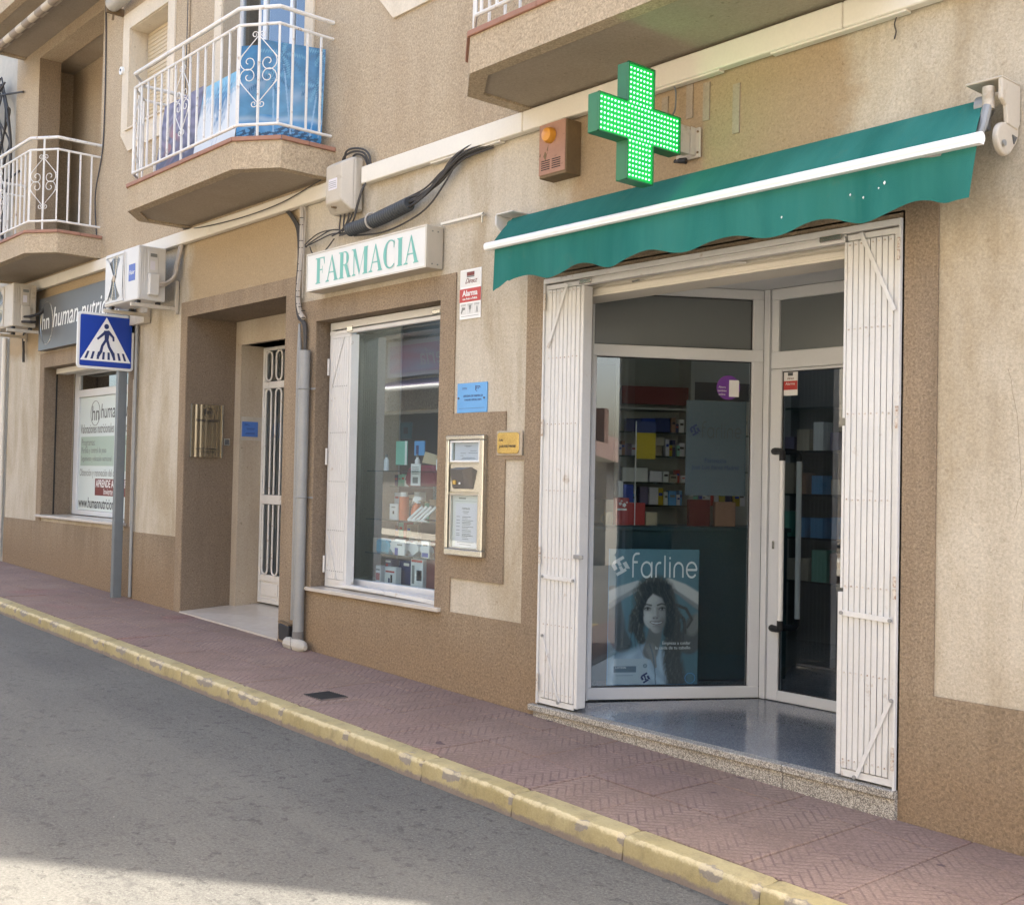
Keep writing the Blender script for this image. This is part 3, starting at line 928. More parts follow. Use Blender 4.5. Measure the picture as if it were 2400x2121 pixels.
# roller shutter box over the opening
rb = MB(); rb.box(-5.555, -2.985, .13, .36, 2.69, 2.705); rb.box(-5.555, -2.985, .13, .142, 2.705, 2.735); rb.box(-5.555, -2.985, .155, .36, 2.735, 2.842)
rb.box(-5.555, -2.985, .145, .155, 2.75, 2.765)
rb = rb.build('roller_shutter_box', m_duct, bld, bevel=.002)
MB().tube([(-4.25, .14, 2.77), (-4.12, .10, 2.762), (-4.02, .12, 2.75)], .006, 6).build('crank_rod', m_whiteold, rb)
MB().cyl((-4.9, .125, 2.745), (-4.83, .11, 2.745), .006, 6).build('latch', m_steel, rb)

# ---- folding security gates -------------------------------------------------------
fr = MB()
fr.box(-5.56, -2.98, -.022, .012, 2.785, 2.817); fr.box(-5.56, -5.548, -.022, .012, .045, 2.785); fr.box(-2.992, -2.98, -.022, .012, .03, 2.785)
fr.box(-5.22, -3.30, -.012, .03, 2.742, 2.770); fr.box(-5.22, -3.30, -.002, .02, 2.772, 2.784)
fr = fr.build('gate_frame', m_white, bld, bevel=.002)
bx('gate_catch', m_steel, fr, -5.22, -5.12, -.03, -.013, 2.745, 2.775, bevel=.003)
bx('gate_catch', m_steel, fr, -3.44, -3.31, -.03, -.013, 2.755, 2.785, bevel=.003)


def gate(xl, xr, free_left, z0):
    w = xr - xl
    root = MB().box(xl, xr, -.008, .006, z0, z0 + .035)
    root.box(xl, xr, -.008, .006, 2.745, 2.775)
    hx0, hx1 = (xr - .025, xr) if free_left else (xl, xl + .025)
    root.box(hx0, hx1, -.008, .006, z0 + .035, 2.745)
    g = root.build('folding_gate', m_white, bld, bevel=.0015)
    n = 8
    a0 = xl if free_left else hx1 + .001
    a1 = hx0 - .001 if free_left else xr
    pw = (a1 - a0) / n
    src = None
    for i in range(n):
        x = a0 + i * pw
        if src is None:
            s0 = MB().box(x + .0022, x + pw - .0022, -.014, .004, z0 + .04, 2.74)
            src = s0.build('slat', m_white, g, bevel=.003)
        else:
            inst(src, 'slat', g, (i * pw, RND.uniform(-.0015, .0015), 0))
    rv = MB()
    for zz in (2.72, 2.292, 1.863, 1.432, .997, .565, .13):
        for i in range(n):
            x = a0 + (i + .5) * pw
            rv.cyl((x, -.0185, zz + RND.uniform(-.004, .004)), (x, -.014, zz), .0042, 8)
    rv.build('rivets', m_hinge, g, kind='stuff')
    if free_left:
        dt = [(-3.202, 2.775), (-3.008, 2.364)]; db = [(-3.003, .464), (-3.189, .055)]; ba = [(-3.288, .862), (-3.004, .850)]
    else:
        dt = [(-5.333, 2.762), (-5.507, 2.360)]; db = [(-5.506, .49), (-5.338, .080)]; ba = [(-5.515, .872), (-5.218, .866)]
    for (p, q), wd in ((dt, .022), (db, .022 if free_left else .008), (ba, .028)):
        s_ = MB().bar((p[0], -.022, p[1]), (q[0], -.022, q[1]), .006, wd, up=(0, 0, 1)).build('brace', m_white, g, bevel=.002)
    for (p, q) in (ba, db):
        MB().cyl((p[0] + .006, -.032, p[1]), (p[0] + .006, -.024, p[1]), .010, 10).build('bolt', m_galv, g)
        MB().cyl((q[0] - .006, -.032, q[1]), (q[0] - .006, -.024, q[1]), .010, 10).build('bolt', m_galv, g)
    hx = -2.988 if free_left else -5.541
    for zz in (2.665, 1.84, 1.01, .185):
        MB().cyl((hx, -.026, zz - .055), (hx, -.026, zz - .004), .0085, 10).cyl((hx, -.026, zz + .004), (hx, -.026, zz + .055), .0085, 10).build('hinge', m_hinge, g, smooth=True)
    return g


g1 = gate(-5.546, -5.222, False, .048)
g2 = gate(-3.283, -2.994, True, .045)
# the folded second leaf standing edge-on behind each gate
bx('folded_leaf', m_white, g1, -5.2215, -5.195, -.006, .075, .06, 2.74, bevel=.003)
b = MB(); b.box(-3.300, -3.2845, -.012, .012, 1.845, 2.74); b.box(-3.300, -3.2845, -.012, .012, .985, 1.805); b.box(-3.312, -3.284, -.012, .012, .05, .965)
b.build('lock_bar', m_white, g2, bevel=.002)
bx('folded_leaf', m_white, g2, -3.25, -3.0, .02, .05, .06, 2.72, bevel=.003)
bx('latch', m_galv, g1, -5.235, -5.15, -.02, -.008, 1.005, 1.03, bevel=.003)

# ================================================================== PHARMACY WINDOW
pw_ = MB()
pw_.box(-8.41, -6.70, .13, .165, 2.735, 2.795); pw_.box(-8.41, -6.70, .125, .165, 2.69, 2.722)
pw_.box(-8.41, -6.70, .13, .165, .562, .60); pw_.box(-8.41, -8.385, .13, .165, .60, 2.735)
gf = pw_.build('window_gate_frame', m_white, bld, bevel=.002)
bx('gate_catch', m_steel, gf, -6.95, -6.86, .11, .125, 2.735, 2.765, bevel=.003)
bx('gate_catch', m_steel, gf, -8.13, -8.05, .11, .125, 2.70, 2.745, bevel=.003)
g = MB(); g.box(-8.383, -8.10, .122, .134, .60, .63); g.box(-8.383, -8.10, .122, .134, 2.66, 2.688); g.box(-8.383, -8.365, .122, .134, .63, 2.66)
g = g.build('folding_gate', m_white, bld, bevel=.0015)
src = None
for i in range(8):
    x = -8.363 + i * .033
    if src is None: src = MB().box(x + .0018, x + .0312, .116, .132, .632, 2.658).build('slat', m_white, g, bevel=.003)
    else: inst(src, 'slat', g, (i * .033, 0, 0))
rv = MB()
for zz in (2.25, 1.86, 1.45, 1.04, .70):
    for i in range(8): rv.cyl((-8.363 + (i + .5) * .033, .112, zz), (-8.363 + (i + .5) * .033, .116, zz), .0042, 8)
rv.build('rivets', m_galv, g, kind='stuff')
for p, q in (((-8.165, 2.66), (-8.345, 2.24)), ((-8.355, 1.02), (-8.20, .63))):
    MB().bar((p[0], .110, p[1]), (q[0], .110, q[1]), .004, .012).build('brace', m_white, g)
for zz in (2.42, 1.66, .75):
    MB().cyl((-8.40, .112, zz - .07), (-8.40, .112, zz + .07), .010, 10).build('hinge', m_whiteold, g, smooth=True)
bx('folded_leaf', m_white, g, -8.098, -8.068, .12, .20, .60, 2.68, bevel=.003)
bb = MB().bar((-8.12, .10, .592), (-7.46, .10, .588), .03, .028).build('lower_bar', m_white, gf, bevel=.003)
MB().bar((-7.45, .095, .590), (-6.73, .095, .572), .03, .034).build('lower_bar', m_white, gf, bevel=.003)

pwn = MB(); pwn.box(-8.433, -6.699, .27, .33, .558, .632); pwn.box(-8.433, -6.699, .27, .33, 2.745, 2.80); pwn.box(-8.433, -8.31, .27, .33, .632, 2.745); pwn.box(-6.76, -6.699, .27, .33, .632, 2.745)
pwn = pwn.build('display_window', m_upvc, bld, bevel=.003)
bx('pane', m_glassw, pwn, -8.31, -6.76, .295, .301, .632, 2.745)
# display case behind the glass
dc = MB()
dc.box(-8.75, -6.2, .40, 1.0, .50, .60)
dc.box(-8.75, -8.60, .40, 1.0, .60, 2.9); dc.box(-6.3, -6.2, .40, 1.0, .60, 2.9)
dc.build('display_base', m_greige, bld)
bk = MB(); bk.box(-8.6, -6.3, 1.02, 1.05, .60, 2.9)
bk.build('display_back_panel', plain("grey_display_back", (0.06, 0.072, 0.082), 0.6, var=0.05), bld)
bx('display_post', m_duct, bld, -8.31, -8.24, .98, 1.01, .60, 1.13)
GS = 'glass shelves in the pharmacy display window'
for zz, lbl in ((.853, 'lowest glass shelf in the pharmacy window, below the shell boxes'), (1.14, 'middle glass shelf in the pharmacy window with orange bottles'), (1.55, 'glass shelf in the pharmacy window carrying mint card, above the maroon bag')):
    s_ = MB().box(-8.27, -6.35, .44, .80, zz - .008, zz)
    tag(s_.build('glass_shelf', m_shelfgl), lbl, 'shelf', GS)


def carton(name, x0, x1, y0, y1, z0, z1, m, label, cat='box', face=None, rot=0.0, group='medicine boxes in the display window'):
    cx, cy = (x0 + x1) / 2, (y0 + y1) / 2
    t = thing(name, label, cat, (cx, cy, z0), group)
    o = bx('carton', m, t, x0, x1, y0, y1, z0, z1, bevel=.002)
    for (fx0, fx1, fz0, fz1, fm) in (face or []):
        w, h = x1 - x0, z1 - z0
        bx('print', fm, t, x0 + w * fx0, x0 + w * fx1, y0 - .0012, y0 - .0004, z0 + h * fz0, z0 + h * fz1)
    if rot: t.rotation_euler = (0, 0, rot)
    return t


carton('medicine_box', -8.19, -8.12, .50, .56, .602, .74, m_whitepr, 'narrow white and red medicine box, leftmost on the bottom of the pharmacy window', face=[(.1, .9, .1, .55, m_redpr), (.1, .9, .7, .8, m_greypr)])
carton('medicine_box', -8.11, -8.02, .54, .62, .602, .80, m_lilac, 'tall lilac medicine box with red bottle picture in the pharmacy window', face=[(.15, .5, .35, .8, m_redpr), (.1, .9, .86, .94, m_whitepr)])
carton('medicine_box', -8.00, -7.84, .46, .52, .602, .745, m_whitepr, 'white card box with family picture in the pharmacy window', face=[(.55, .72, .1, .55, m_blackpr), (.35, .5, .08, .35, m_navy), (.1, .9, .68, .78, m_redpr)])
carton('medicine_box', -7.93, -7.74, .56, .62, .602, .80, m_navy, 'dark blue medicine box behind the white family picture box', face=[(.35, .75, .78, .90, m_whitepr)])
carton('medicine_box', -7.655, -7.49, .48, .58, .602, .83, m_whitepr, 'tall white thermometer box with grey windows, right of the blue box', face=[(.10, .32, .12, .78, m_greypr), (.5, .92, .25, .62, m_greybd), (.55, .88, .30, .58, m_whitepr), (.05, .95, .90, .985, m_redpr)])
carton('medicine_box', -7.47, -7.30, .50, .60, .602, .84, m_darkred, 'dark brown medicine box at the right end of the window bottom')
# packets and shells on the lowest shelf
t = thing('gauze_packet', 'aqua plastic packet with beige label on the lowest glass shelf', 'packet', (-8.11, .52, .853))
MB().box(-8.23, -8.17, .49, .53, .853, .975).build('label_card', m_box, t, bevel=.004)
MB().prism([(-8.17, .853), (-7.99, .853), (-7.98, .93), (-8.02, .97), (-8.12, .975), (-8.17, .96)], 'y', .48, .55).build('wrapper', m_aqua, t, bevel=.012)


def shell(x, w, h, label, lean=0.0):
    t = thing('shell_box', label, 'box', (x, .52, .853), 'white scallop boxes on the lowest shelf')
    v = [(x, .50, .856)]; n = 15
    for i in range(n + 1):
        a = math.radians(-10 + 200 * i / n)
        r = 1 - .05 * (i % 2)
        v.append((x + math.cos(a) * w / 2 * r + lean * math.sin(a) * h, .50 + .004 * (i % 2), .856 + h * .45 + math.sin(a) * h * .55 * r))
    b = MB(); m = len(v)
    b.add(v + [(p[0], p[1] + .05, p[2]) for p in v], [(0, i, i + 1) for i in range(1, n + 1)] + [(m, m + i + 1, m + i) for i in range(1, n + 1)] +
          [(i, m + i, m + i + 1, i + 1) for i in range(1, n + 1)] + [(0, m, m + 1, 1), (n + 1, m + n + 1, m, 0)])
    b.build('lid', m_whitepr, t)
    return t


shell(-7.93, .13, .115, 'white scallop shaped box beside the aqua packet')
shell(-7.79, .13, .11, 'white leaning shell box behind the blue striped card', .2)
shell(-7.66, .15, .11, 'wide white shell box in the middle of the lowest shelf')
shell(-7.50, .12, .10, 'white shell box left of the white card with blue foot', -.15)
carton('price_card', -7.83, -7.70, .44, .455, .853, .985, m_whitepr, 'leaning white card with blue stripe among the shell boxes', 'card', face=[(0, .35, 0, .45, m_bluepr), (.25, .8, .6, .7, m_greypr)], group='cards on the lowest shelf')
carton('price_card', -7.46, -7.36, .44, .455, .853, .99, m_whitepr, 'upright white card with blue foot at the shelf end', 'card', face=[(.1, .9, .05, .3, m_bluepr), (.2, .8, .7, .8, m_greypr)], group='cards on the lowest shelf')
# middle shelf
carton('medicine_box', -8.005, -7.89, .50, .55, 1.141, 1.272, m_whitepr, 'small white box with grey print left of the orange bottle', face=[(.25, .75, .75, .82, m_greypr), (.4, .6, .35, .55, m_blackpr)])
t = thing('sunscreen_bottle', 'tall orange cylindrical bottle with white cap on the middle shelf', 'bottle', (-7.825, .52, 1.141))
MB().cyl((-7.825, .52, 1.141), (-7.825, .52, 1.335), .042, 20).build('body', m_orange, t, smooth=True)
MB().cyl((-7.825, .52, 1.336), (-7.825, .52, 1.372), .030, 20).build('cap', m_whitepr, t, smooth=True)
t = thing('spray_bottle', 'orange spray bottle with white trigger head on the middle shelf', 'bottle', (-7.64, .52, 1.141))
MB().tube([(-7.65, .52, 1.141), (-7.65, .52, 1.22), (-7.645, .52, 1.26), (-7.63, .52, 1.285)], [.046, .044, .034, .022], 16).build('body', m_orange, t, smooth=True)
MB().prism([(-7.70, 1.27), (-7.68, 1.33), (-7.66, 1.345), (-7.58, 1.34), (-7.57, 1.315), (-7.61, 1.305), (-7.605, 1.285), (-7.655, 1.285), (-7.675, 1.31)], 'y', .505, .535).build('trigger_head', m_whitepr, t, bevel=.003)
for i, (x, lb) in enumerate(((-7.60, 'left of two slanted white display easels beside the spray bottle'), (-7.48, 'right of two slanted white display easels at the end of the shelf'))):
    t = thing('display_easel', lb, 'easel', (x, .48, 1.141), 'slanted white easels on the middle shelf')
    MB().bar((x - .08, .46, 1.147), (x + .06, .50, 1.262), .012, .02).build('strut', m_whitepr, t)
    MB().bar((x - .02, .46, 1.147), (x + .12, .50, 1.262), .012, .02).build('strut', m_whitepr, t)
    MB().bar((x - .08, .46, 1.147), (x + .06, .46, 1.147), .012, .012).build('foot', m_whitepr, t)
t = thing('advert_board', 'blue board with diagonal stripes standing behind the orange bottles', 'sign', (-7.4, .74, 1.141))


def stripes(u, v):
    s = ((u * 1.6 + v * 1.1) * 11) % 1
    a = np.array([.03, .07, .12]); c = np.array([.20, .38, .48])
    return a + (c - a) * (np.minimum(1, np.maximum(0, (s - .5) * 8)))[:, None]


picture('board', m_print, t, (-7.72, .74, 1.143), (1, 0, 0), (0, 0, 1), .95, .29, 80, 30, stripes)
text('N', .14, m_skypl, t, (-7.36, .735, 1.22), sx=.8)
t = thing('wash_bag', 'maroon wash bag with hanging white label in the pharmacy window', 'bag', (-7.58, .55, 1.42))
MB().prism([(-7.79, 1.425), (-7.385, 1.425), (-7.37, 1.50), (-7.40, 1.57), (-7.46, 1.60), (-7.71, 1.60), (-7.77, 1.57), (-7.80, 1.50)], 'y', .50, .60).build('body', m_maroonbag, t, bevel=.02)
bx('label_tag', m_whitepr, t, -7.70, -7.57, .492, .497, 1.43, 1.61)
b = MB()
for i in range(5): b.box(-7.68, -7.59, .489, .4915, 1.58 - i * .014, 1.585 - i * .014)
b.box(-7.67, -7.60, .489, .4915, 1.45, 1.50)
b.build('label_print', m_greypr, t)
tag(MB().box(-7.85, -7.30, .46, .70, 1.412, 1.42).build('glass_shelf', m_shelfgl), 'short glass shelf directly under the maroon wash bag', 'shelf', GS)
# upper shelf
carton('mint_card', -7.96, -7.80, .52, .53, 1.60, 1.80, m_mint, 'mint green upright card on the upper glass shelf', 'card', face=[(.82, 1.0, 0, 1, m_whitepr)], group='cards on the upper shelf')
carton('advert_card', -7.74, -7.60, .55, .56, 1.68, 1.80, m_skypl, 'small light blue card on the upper glass shelf', 'card', face=[(.2, .45, .1, .7, m_navy)], group='cards on the upper shelf')
carton('advert_card', -7.96, -7.80, .56, .57, 1.82, 1.96, m_shopdark, 'dark teal card with round emblem above the mint card', 'card', face=[(.3, .7, .3, .7, m_blackpr)], group='cards on the upper shelf')
for i, (x, lb) in enumerate(((-8.14, 'small white bottle, leftmost on the upper glass shelf'), (-7.69, 'small white bottle right of the mint card'), (-7.40, 'pale bottle at the right of the upper glass shelf'))):
    t = thing('small_bottle', lb, 'bottle', (x, .55, 1.551), 'small bottles on the upper shelf')
    MB().tube([(x, .55, 1.551), (x, .55, 1.64), (x, .55, 1.655), (x, .55, 1.665)], [.022, .022, .012, .010], 12).build('body', m_whitepr, t, smooth=True)
    MB().cyl((x, .55, 1.666), (x, .55, 1.69), .012, 10).build('cap', m_greypr, t, smooth=True)
t = thing('folded_leaflet', 'pale yellow leaning leaflet above the maroon bag', 'leaflet', (-7.50, .55, 1.62))
MB().prism([(-7.62, 1.62), (-7.42, 1.60), (-7.43, 1.68), (-7.58, 1.71)], 'y', .545, .56).build('sheet', m_shutter, t)

# ================================================================== LEFT SHOP WINDOW (nutrition shop)
lw = MB()
lw.box(-15.045, -12.36, .40, .45, .93, .99); lw.box(-15.045, -12.36, .40, .45, 2.725, 2.80); lw.box(-15.045, -14.905, .40, .45, .99, 2.725); lw.box(-12.45, -12.36, .40, .45, .99, 2.725)
lw.box(-14.905, -12.45, .40, .45, 2.44, 2.535)
lw = lw.build('nutrition_shop_window', m_upvc, bld, bevel=.004)
bx('pane', m_glass, lw, -14.905, -12.45, .425, .43, .99, 2.44)
bx('transom_pane', m_glassd, lw, -14.905, -12.45, .425, .43, 2.535, 2.725)
bx('poster_film', m_paperw, lw, -14.898, -12.457, .4238, .4248, .995, 2.435)
bx('shutter_guide', m_slit, bld, -15.043, -15.03, .155, .17, .93, 2.73)
bx('roller_shutter_box', m_duct, bld, -15.04, -12.365, .15, .30, 2.735, 2.80, bevel=.004)
FY = .4225


def wt(s, size, x, z, m, sx=.8, al='LEFT', shear=0.0, bold=0.0):
    return text(s, size, m, lw, (x, FY, z), sx=sx, align=al, shear=shear, bold=bold, ext=.0003)


bx('print_panel', m_sage, lw, -14.84, -13.76, .4230, .4236, 1.56, 1.93)
bx('print_panel', m_sage, lw, -13.60, -12.50, .4230, .4236, 1.50, 1.93)
bx('print_panel', m_darkred, lw, -14.33, -12.9, .4230, .4236, 1.19, 1.40)
wt('hn', .27, -14.50, 2.215, m_blackpr, .95)
wt('human nutrición', .26, -14.21, 2.235, m_blackpr, .80, shear=.15)
cpts = [(-14.38 + .15 * math.cos(a), FY, 2.225 + .155 * math.sin(a)) for a in np.linspace(0, 2 * math.pi, 40, endpoint=False)]
MB().tube(cpts, .004, 5, closed=True).build('logo_ring', m_greypr, lw)
wt('Valoraciones nutricionales y deportivas', .165, -14.86, 2.025, m_greypr, .62, bold=.002)
wt('Programas:', .12, -14.82, 1.855, m_greypr, .85)
wt('Pérdida y control de peso', .105, -14.82, 1.755, m_greypr, .75)
wt('Seguimiento y educación nutricional', .095, -14.82, 1.65, m_greypr, .72)
wt('Tratamientos', .12, -13.52, 1.855, m_greypr, .8)
wt('Obtención y renovación del carnet de conducir', .13, -14.86, 1.47, m_greypr, .72)
wt('APRENDE A COMER', .13, -14.30, 1.335, m_whitepr, .82, bold=.002)
wt('Invierte en salud', .11, -14.05, 1.24, m_whitepr, .85)
wt('www.humannutricion.es', .19, -14.87, 1.085, m_blackpr, .70, bold=.002)

# ================================================================== PORTAL
pt = MB()
pt.grid_wall([-10.99, -10.80, -9.0, -8.88], [-.8, 2.83, 3.15], lambda x, z: -10.80 < x < -9.0 and z < 2.83, .55, .86)
pt.build('portal_inner_wall', m_greige, bld)
bx('portal_ceiling', m_greige, bld, -10.95, -8.93, .40, .95, 3.082, 3.10)
bx('portal_soffit', m_band, bld, -10.80, -9.0, .60, .95, 2.83, 2.86)
b = MB()
b.add([(-10.915, -.004, gz(-10.9) + .012), (-8.95, -.004, gz(-8.95) + .016), (-8.95, .86, .15), (-10.915, .86, .155)], [(0, 1, 2, 3)])
b.add([(-10.915, -.004, -.5), (-8.95, -.004, -.5), (-8.95, -.004, gz(-8.95) + .016), (-10.915, -.004, gz(-10.9) + .012)], [(0, 1, 2, 3)])
b.build('portal_floor', m_marble, bld, recalc=False)
pdx0, pdx1, py = -10.795, -9.005, .80
pd = MB()
pd.box(pdx0, pdx0 + .035, py, py + .05, .17, 2.82); pd.box(pdx0 + .035, pdx1, py, py + .05, 2.785, 2.82); pd.box(pdx0 + .035, pdx1, py, py + .05, .17, .215)
pd.box(pdx0 + .035, pdx1, py, py + .05, .395, .46); pd.box(pdx0 + .035, pdx1, py, py + .05, 1.19, 1.285); pd.box(pdx0 + .035, pdx1, py, py + .05, 2.39, 2.46)
pd.box(pdx0 + .035, pdx1, py + .015, py + .03, .215, .395)
pd = pd.build('entrance_door', m_whiteold, bld, bevel=.004)
bx('door_moulding', m_whiteold, pd, pdx0 + .07, pdx0 + .40, py + .004, py + .0145, .245, .37, bevel=.006)
bx('pane', m_glassd, pd, pdx0 + .035, pdx1, py + .035, py + .041, .46, 2.785)


def ovalbar(x, z0, z1, r=.105):
    rr = r / 2
    pts = [(x + rr * math.cos(a), py - .004, z1 - rr + rr * math.sin(a)) for a in np.linspace(0, math.pi, 9)]
    pts += [(x - rr, py - .004, (z0 + z1) / 2)]
    pts += [(x + rr * math.cos(a), py - .004, z0 + rr + rr * math.sin(a)) for a in np.linspace(math.pi, 2 * math.pi, 9)]
    return MB().tube(pts, .010, 8, closed=True).build('oval_bar', m_whiteold, pd, smooth=True)


for i in range(8):
    x = pdx0 + .145 + i * .205
    ovalbar(x, 2.47, 2.775, .12)
    pts = [(x - .058, py - .004, 1.29)] + [(x + .058 * math.cos(a), py - .004, 2.325 + .058 * math.sin(a)) for a in np.linspace(math.pi, 0, 9)] + [(x + .058, py - .004, 1.29)]
    MB().tube(pts, .010, 8).build('arch_bar', m_whiteold, pd, smooth=True)
    pts = [(x - .058, py - .004, 1.185)] + [(x + .058 * math.cos(a), py - .004, .525 + .058 * math.sin(a)) for a in np.linspace(math.pi, 2 * math.pi, 9)] + [(x + .058, py - .004, 1.185)]
    MB().tube(pts, .010, 8).build('arch_bar', m_whiteold, pd, smooth=True)
# brushed nameplate on the side wall of the portal
xs = -10.92
t = thing('nameplate', 'curved brushed steel nameplate with hn logo on the portal side wall', 'sign', (xs, .24, 1.66))
b = MB(); n = 12
n = 28
pr = [(.065 + .345 * i / n, .012 + .020 * math.sin(math.pi * i / n) + .0035 * math.sin(i * 1.5)) for i in range(n + 1)]
b.add([(xs + d, y, z) for z in (1.66, 2.195) for y, d in pr], [(i, i + 1, n + 2 + i, n + 1 + i) for i in range(n)])
b.add([(xs, .065, 1.66), (xs, .41, 1.66), (xs, .41, 2.195), (xs, .065, 2.195), (xs + .012, .065, 1.66), (xs + .012, .41, 1.66), (xs + .012, .41, 2.195), (xs + .012, .065, 2.195)], [(0, 3, 7, 4), (1, 5, 6, 2), (0, 4, 5, 1), (3, 2, 6, 7)])
b.build('plate', m_plate, t, recalc=False, smooth=True)
for yy in (.065, .41): bx('edge_strip', m_steel, t, xs, xs + .02, yy - .006, yy + .006, 1.655, 2.20)
text('hn', .075, m_blackpr, t, (xs + .0365, .24, 2.12), xd=(0, 1, 0))
MB().tube([(xs + .0365, .24 + .045 * math.cos(a), 2.118 + .045 * math.sin(a)) for a in np.linspace(0, 2 * math.pi, 30, endpoint=False)], .0022, 5, closed=True).build('logo_ring', m_blackpr, t)
text('human nutrición', .05, m_blackpr, t, (xs + .0365, .24, 2.035), xd=(0, 1, 0), sx=.78)
text('CENTRO DE RECONOCIMIENTO', .02, m_blackpr, t, (xs + .0365, .24, 1.745), xd=(0, 1, 0), sx=.9)
text('DE CONDUCTORES', .02, m_blackpr, t, (xs + .0365, .24, 1.715), xd=(0, 1, 0), sx=.9)
t = thing('doorbell', 'small square grey bell push beside the steel nameplate', 'doorbell', (xs, .47, 1.785))
bx('plate', m_steel, t, xs, xs + .008, .435, .505, 1.785, 1.86)
bx('button', m_greybd, t, xs + .008, xs + .011, .447, .493, 1.797, 1.848)
t = thing('wall_plaque', 'blue plaque on a pale patch beside the entrance door', 'sign', (-10.80, .66, 1.88))
bx('plate', m_paleblue, t, -10.796, -10.788, .575, .755, 1.885, 2.04)
b = MB()
for yy0, yy1, zz in ((.60, .64, 2.012), (.60, .66, 2.0), (.62, .72, 1.968), (.63, .71, 1.958), (.62, .72, 1.92), (.61, .72, 1.91)): b.box(-10.7878, -10.7872, yy0, yy1, zz, zz + .004)
b.build('print_lines', m_navy, t)
bx('mounting_patch', m_concrete, t, -10.80, -10.796, .57, .80, 1.845, 2.09)

# ================================================================== UPPER OPENINGS


def trim_frame(x0, x1, z0, z1, ox0, ox1, oz0, oz1, name='window_trim', apron=True):
    b = MB()
    b.box(ox0, x0, -.022, 0.0, oz0, oz1); b.box(x1, ox1, -.022, 0.0, oz0, oz1); b.box(x0, x1, -.022, 0.0, z1, oz1)
    if apron:
        b.prism([(ox0, oz0), (ox1, oz0), (ox1, oz0 - .02), (ox1 - .21, oz0 - .235), (ox0 + .21, oz0 - .235), (ox0, oz0 - .02)], 'y', -.022, 0.0)
    b.build(name, m_trim, bld, bevel=.002)


def roller_window(x0, x1, z0, z1, drop=1.0):
    trim_frame(x0, x1, z0, z1, x0 - .175, x1 + .165, z0, z1 + .19)
    bx('reveal_lining', m_trim, bld, x0, x0 + .008, .0, .28, z0, z1); bx('reveal_lining', m_trim, bld, x1 - .008, x1, .0, .28, z0, z1); bx('reveal_lining', m_trim, bld, x0 + .008, x1 - .008, .0, .28, z1 - .008, z1)
    bx('window_sill', m_trim, bld, x0 - .02, x1 + .02, -.045, .25, z0 - .003, z0 + .022, bevel=.003)
    w = bx('window', m_shutter, bld, x0 + .008, x1 - .008, .20, .22, z0 + .03, z1 - .01)
    n = int((z1 - z0) / .045)
    src = None
    for i in range(n):
        z = z1 - .012 - i * .045
        if src is None:
            src = MB().box(x0 + .02, x1 - .02, .188, .199, z - .041, z).build('shutter_slat', m_shutter, w, bevel=.004)
        else: inst(src, 'shutter_slat', w, (0, 0, -i * .045))
    return w


roller_window(-12.545, -11.535, 5.315, 6.475)
roller_window(-7.40, -6.40, 5.315, 6.475)
roller_window(-12.545, -11.535, 8.4, 9.6)


def french(x0, x1, z0, z1):
    trim_frame(x0, x1, z0, z1, x0 - .147, x1 + .14, z0, z1 + .15, apron=False)
    bx('reveal_lining', m_greige, bld, x0, x0 + .008, .0, .28, z0, z1); bx('reveal_lining', m_greige, bld, x1 - .008, x1, .0, .28, z0, z1)
    d = MB(); w = x1 - x0
    for a, c in ((0, .05), (.30 * w, .30 * w + .06), (.62 * w, .62 * w + .05), (w - .09, w - .01)): d.box(x0 + .01 + a, x0 + .01 + c, .17, .22, z0, z1)
    d.box(x0 + .01, x1 - .01, .17, .22, z1 - .06, z1); d.box(x0 + .06, x1 - .1, .17, .22, z0, z0 + .1)
    d = d.build('balcony_door', m_upvc, bld, bevel=.003)
    bx('pane', m_glassd, d, x0 + .06, x1 - .1, .19, .196, z0 + .1, z1 - .06)
    b = MB(); n = 40
    for i in range(n):
        a0 = x1 - .42 + .34 * i / n; a1 = x1 - .42 + .34 * (i + 1) / n
        b.add([(a0, .25 + .02 * math.sin(i * 1.1), z0), (a1, .25 + .02 * math.sin((i + 1) * 1.1), z0), (a1, .25 + .02 * math.sin((i + 1) * 1.1), z1), (a0, .25 + .02 * math.sin(i * 1.1), z1)], [(0, 1, 2, 3)])
    b.build('curtain', m_curtain, d)
    return d


french(-10.302, -8.713, 4.235, 6.75)
french(-5.2, -3.7, 4.235, 6.75)
french(-10.302, -8.713, 7.4, 9.7)
# loggia on the left
b = MB()
b.box(-16.15, -13.0, .66, .72, 4.2, 7.06)
b.box(-16.2, -16.15, .28, .66, 4.2, 7.06); b.box(-13.0, -12.95, .28, .66, 4.2, 7.06)
b.build('loggia_back_wall', m_tan, bld)
bx('loggia_ceiling', m_greige, bld, -16.15, -13.0, .28, .66, 7.03, 7.059)
b = MB(); b.box(-14.40, -13.45, .645, .66, 4.2, 6.33)
b.build('loggia_door', m_greige, bld)
bx('reveal_lining', m_band, bld, -15.5705, -15.562, .001, .28, 4.2, 6.95); bx('reveal_lining', m_band, bld, -13.368, -13.36, .001, .28, 4.2, 6.95)

# ================================================================== BALCONIES


def spiral(c, r0, r1, a0, a1, n=22):
    return [(c[0] + (r0 + (r1 - r0) * i / n) * math.cos(a0 + (a1 - a0) * i / n), c[1] + (r0 + (r1 - r0) * i / n) * math.sin(a0 + (a1 - a0) * i / n)) for i in range(n + 1)]


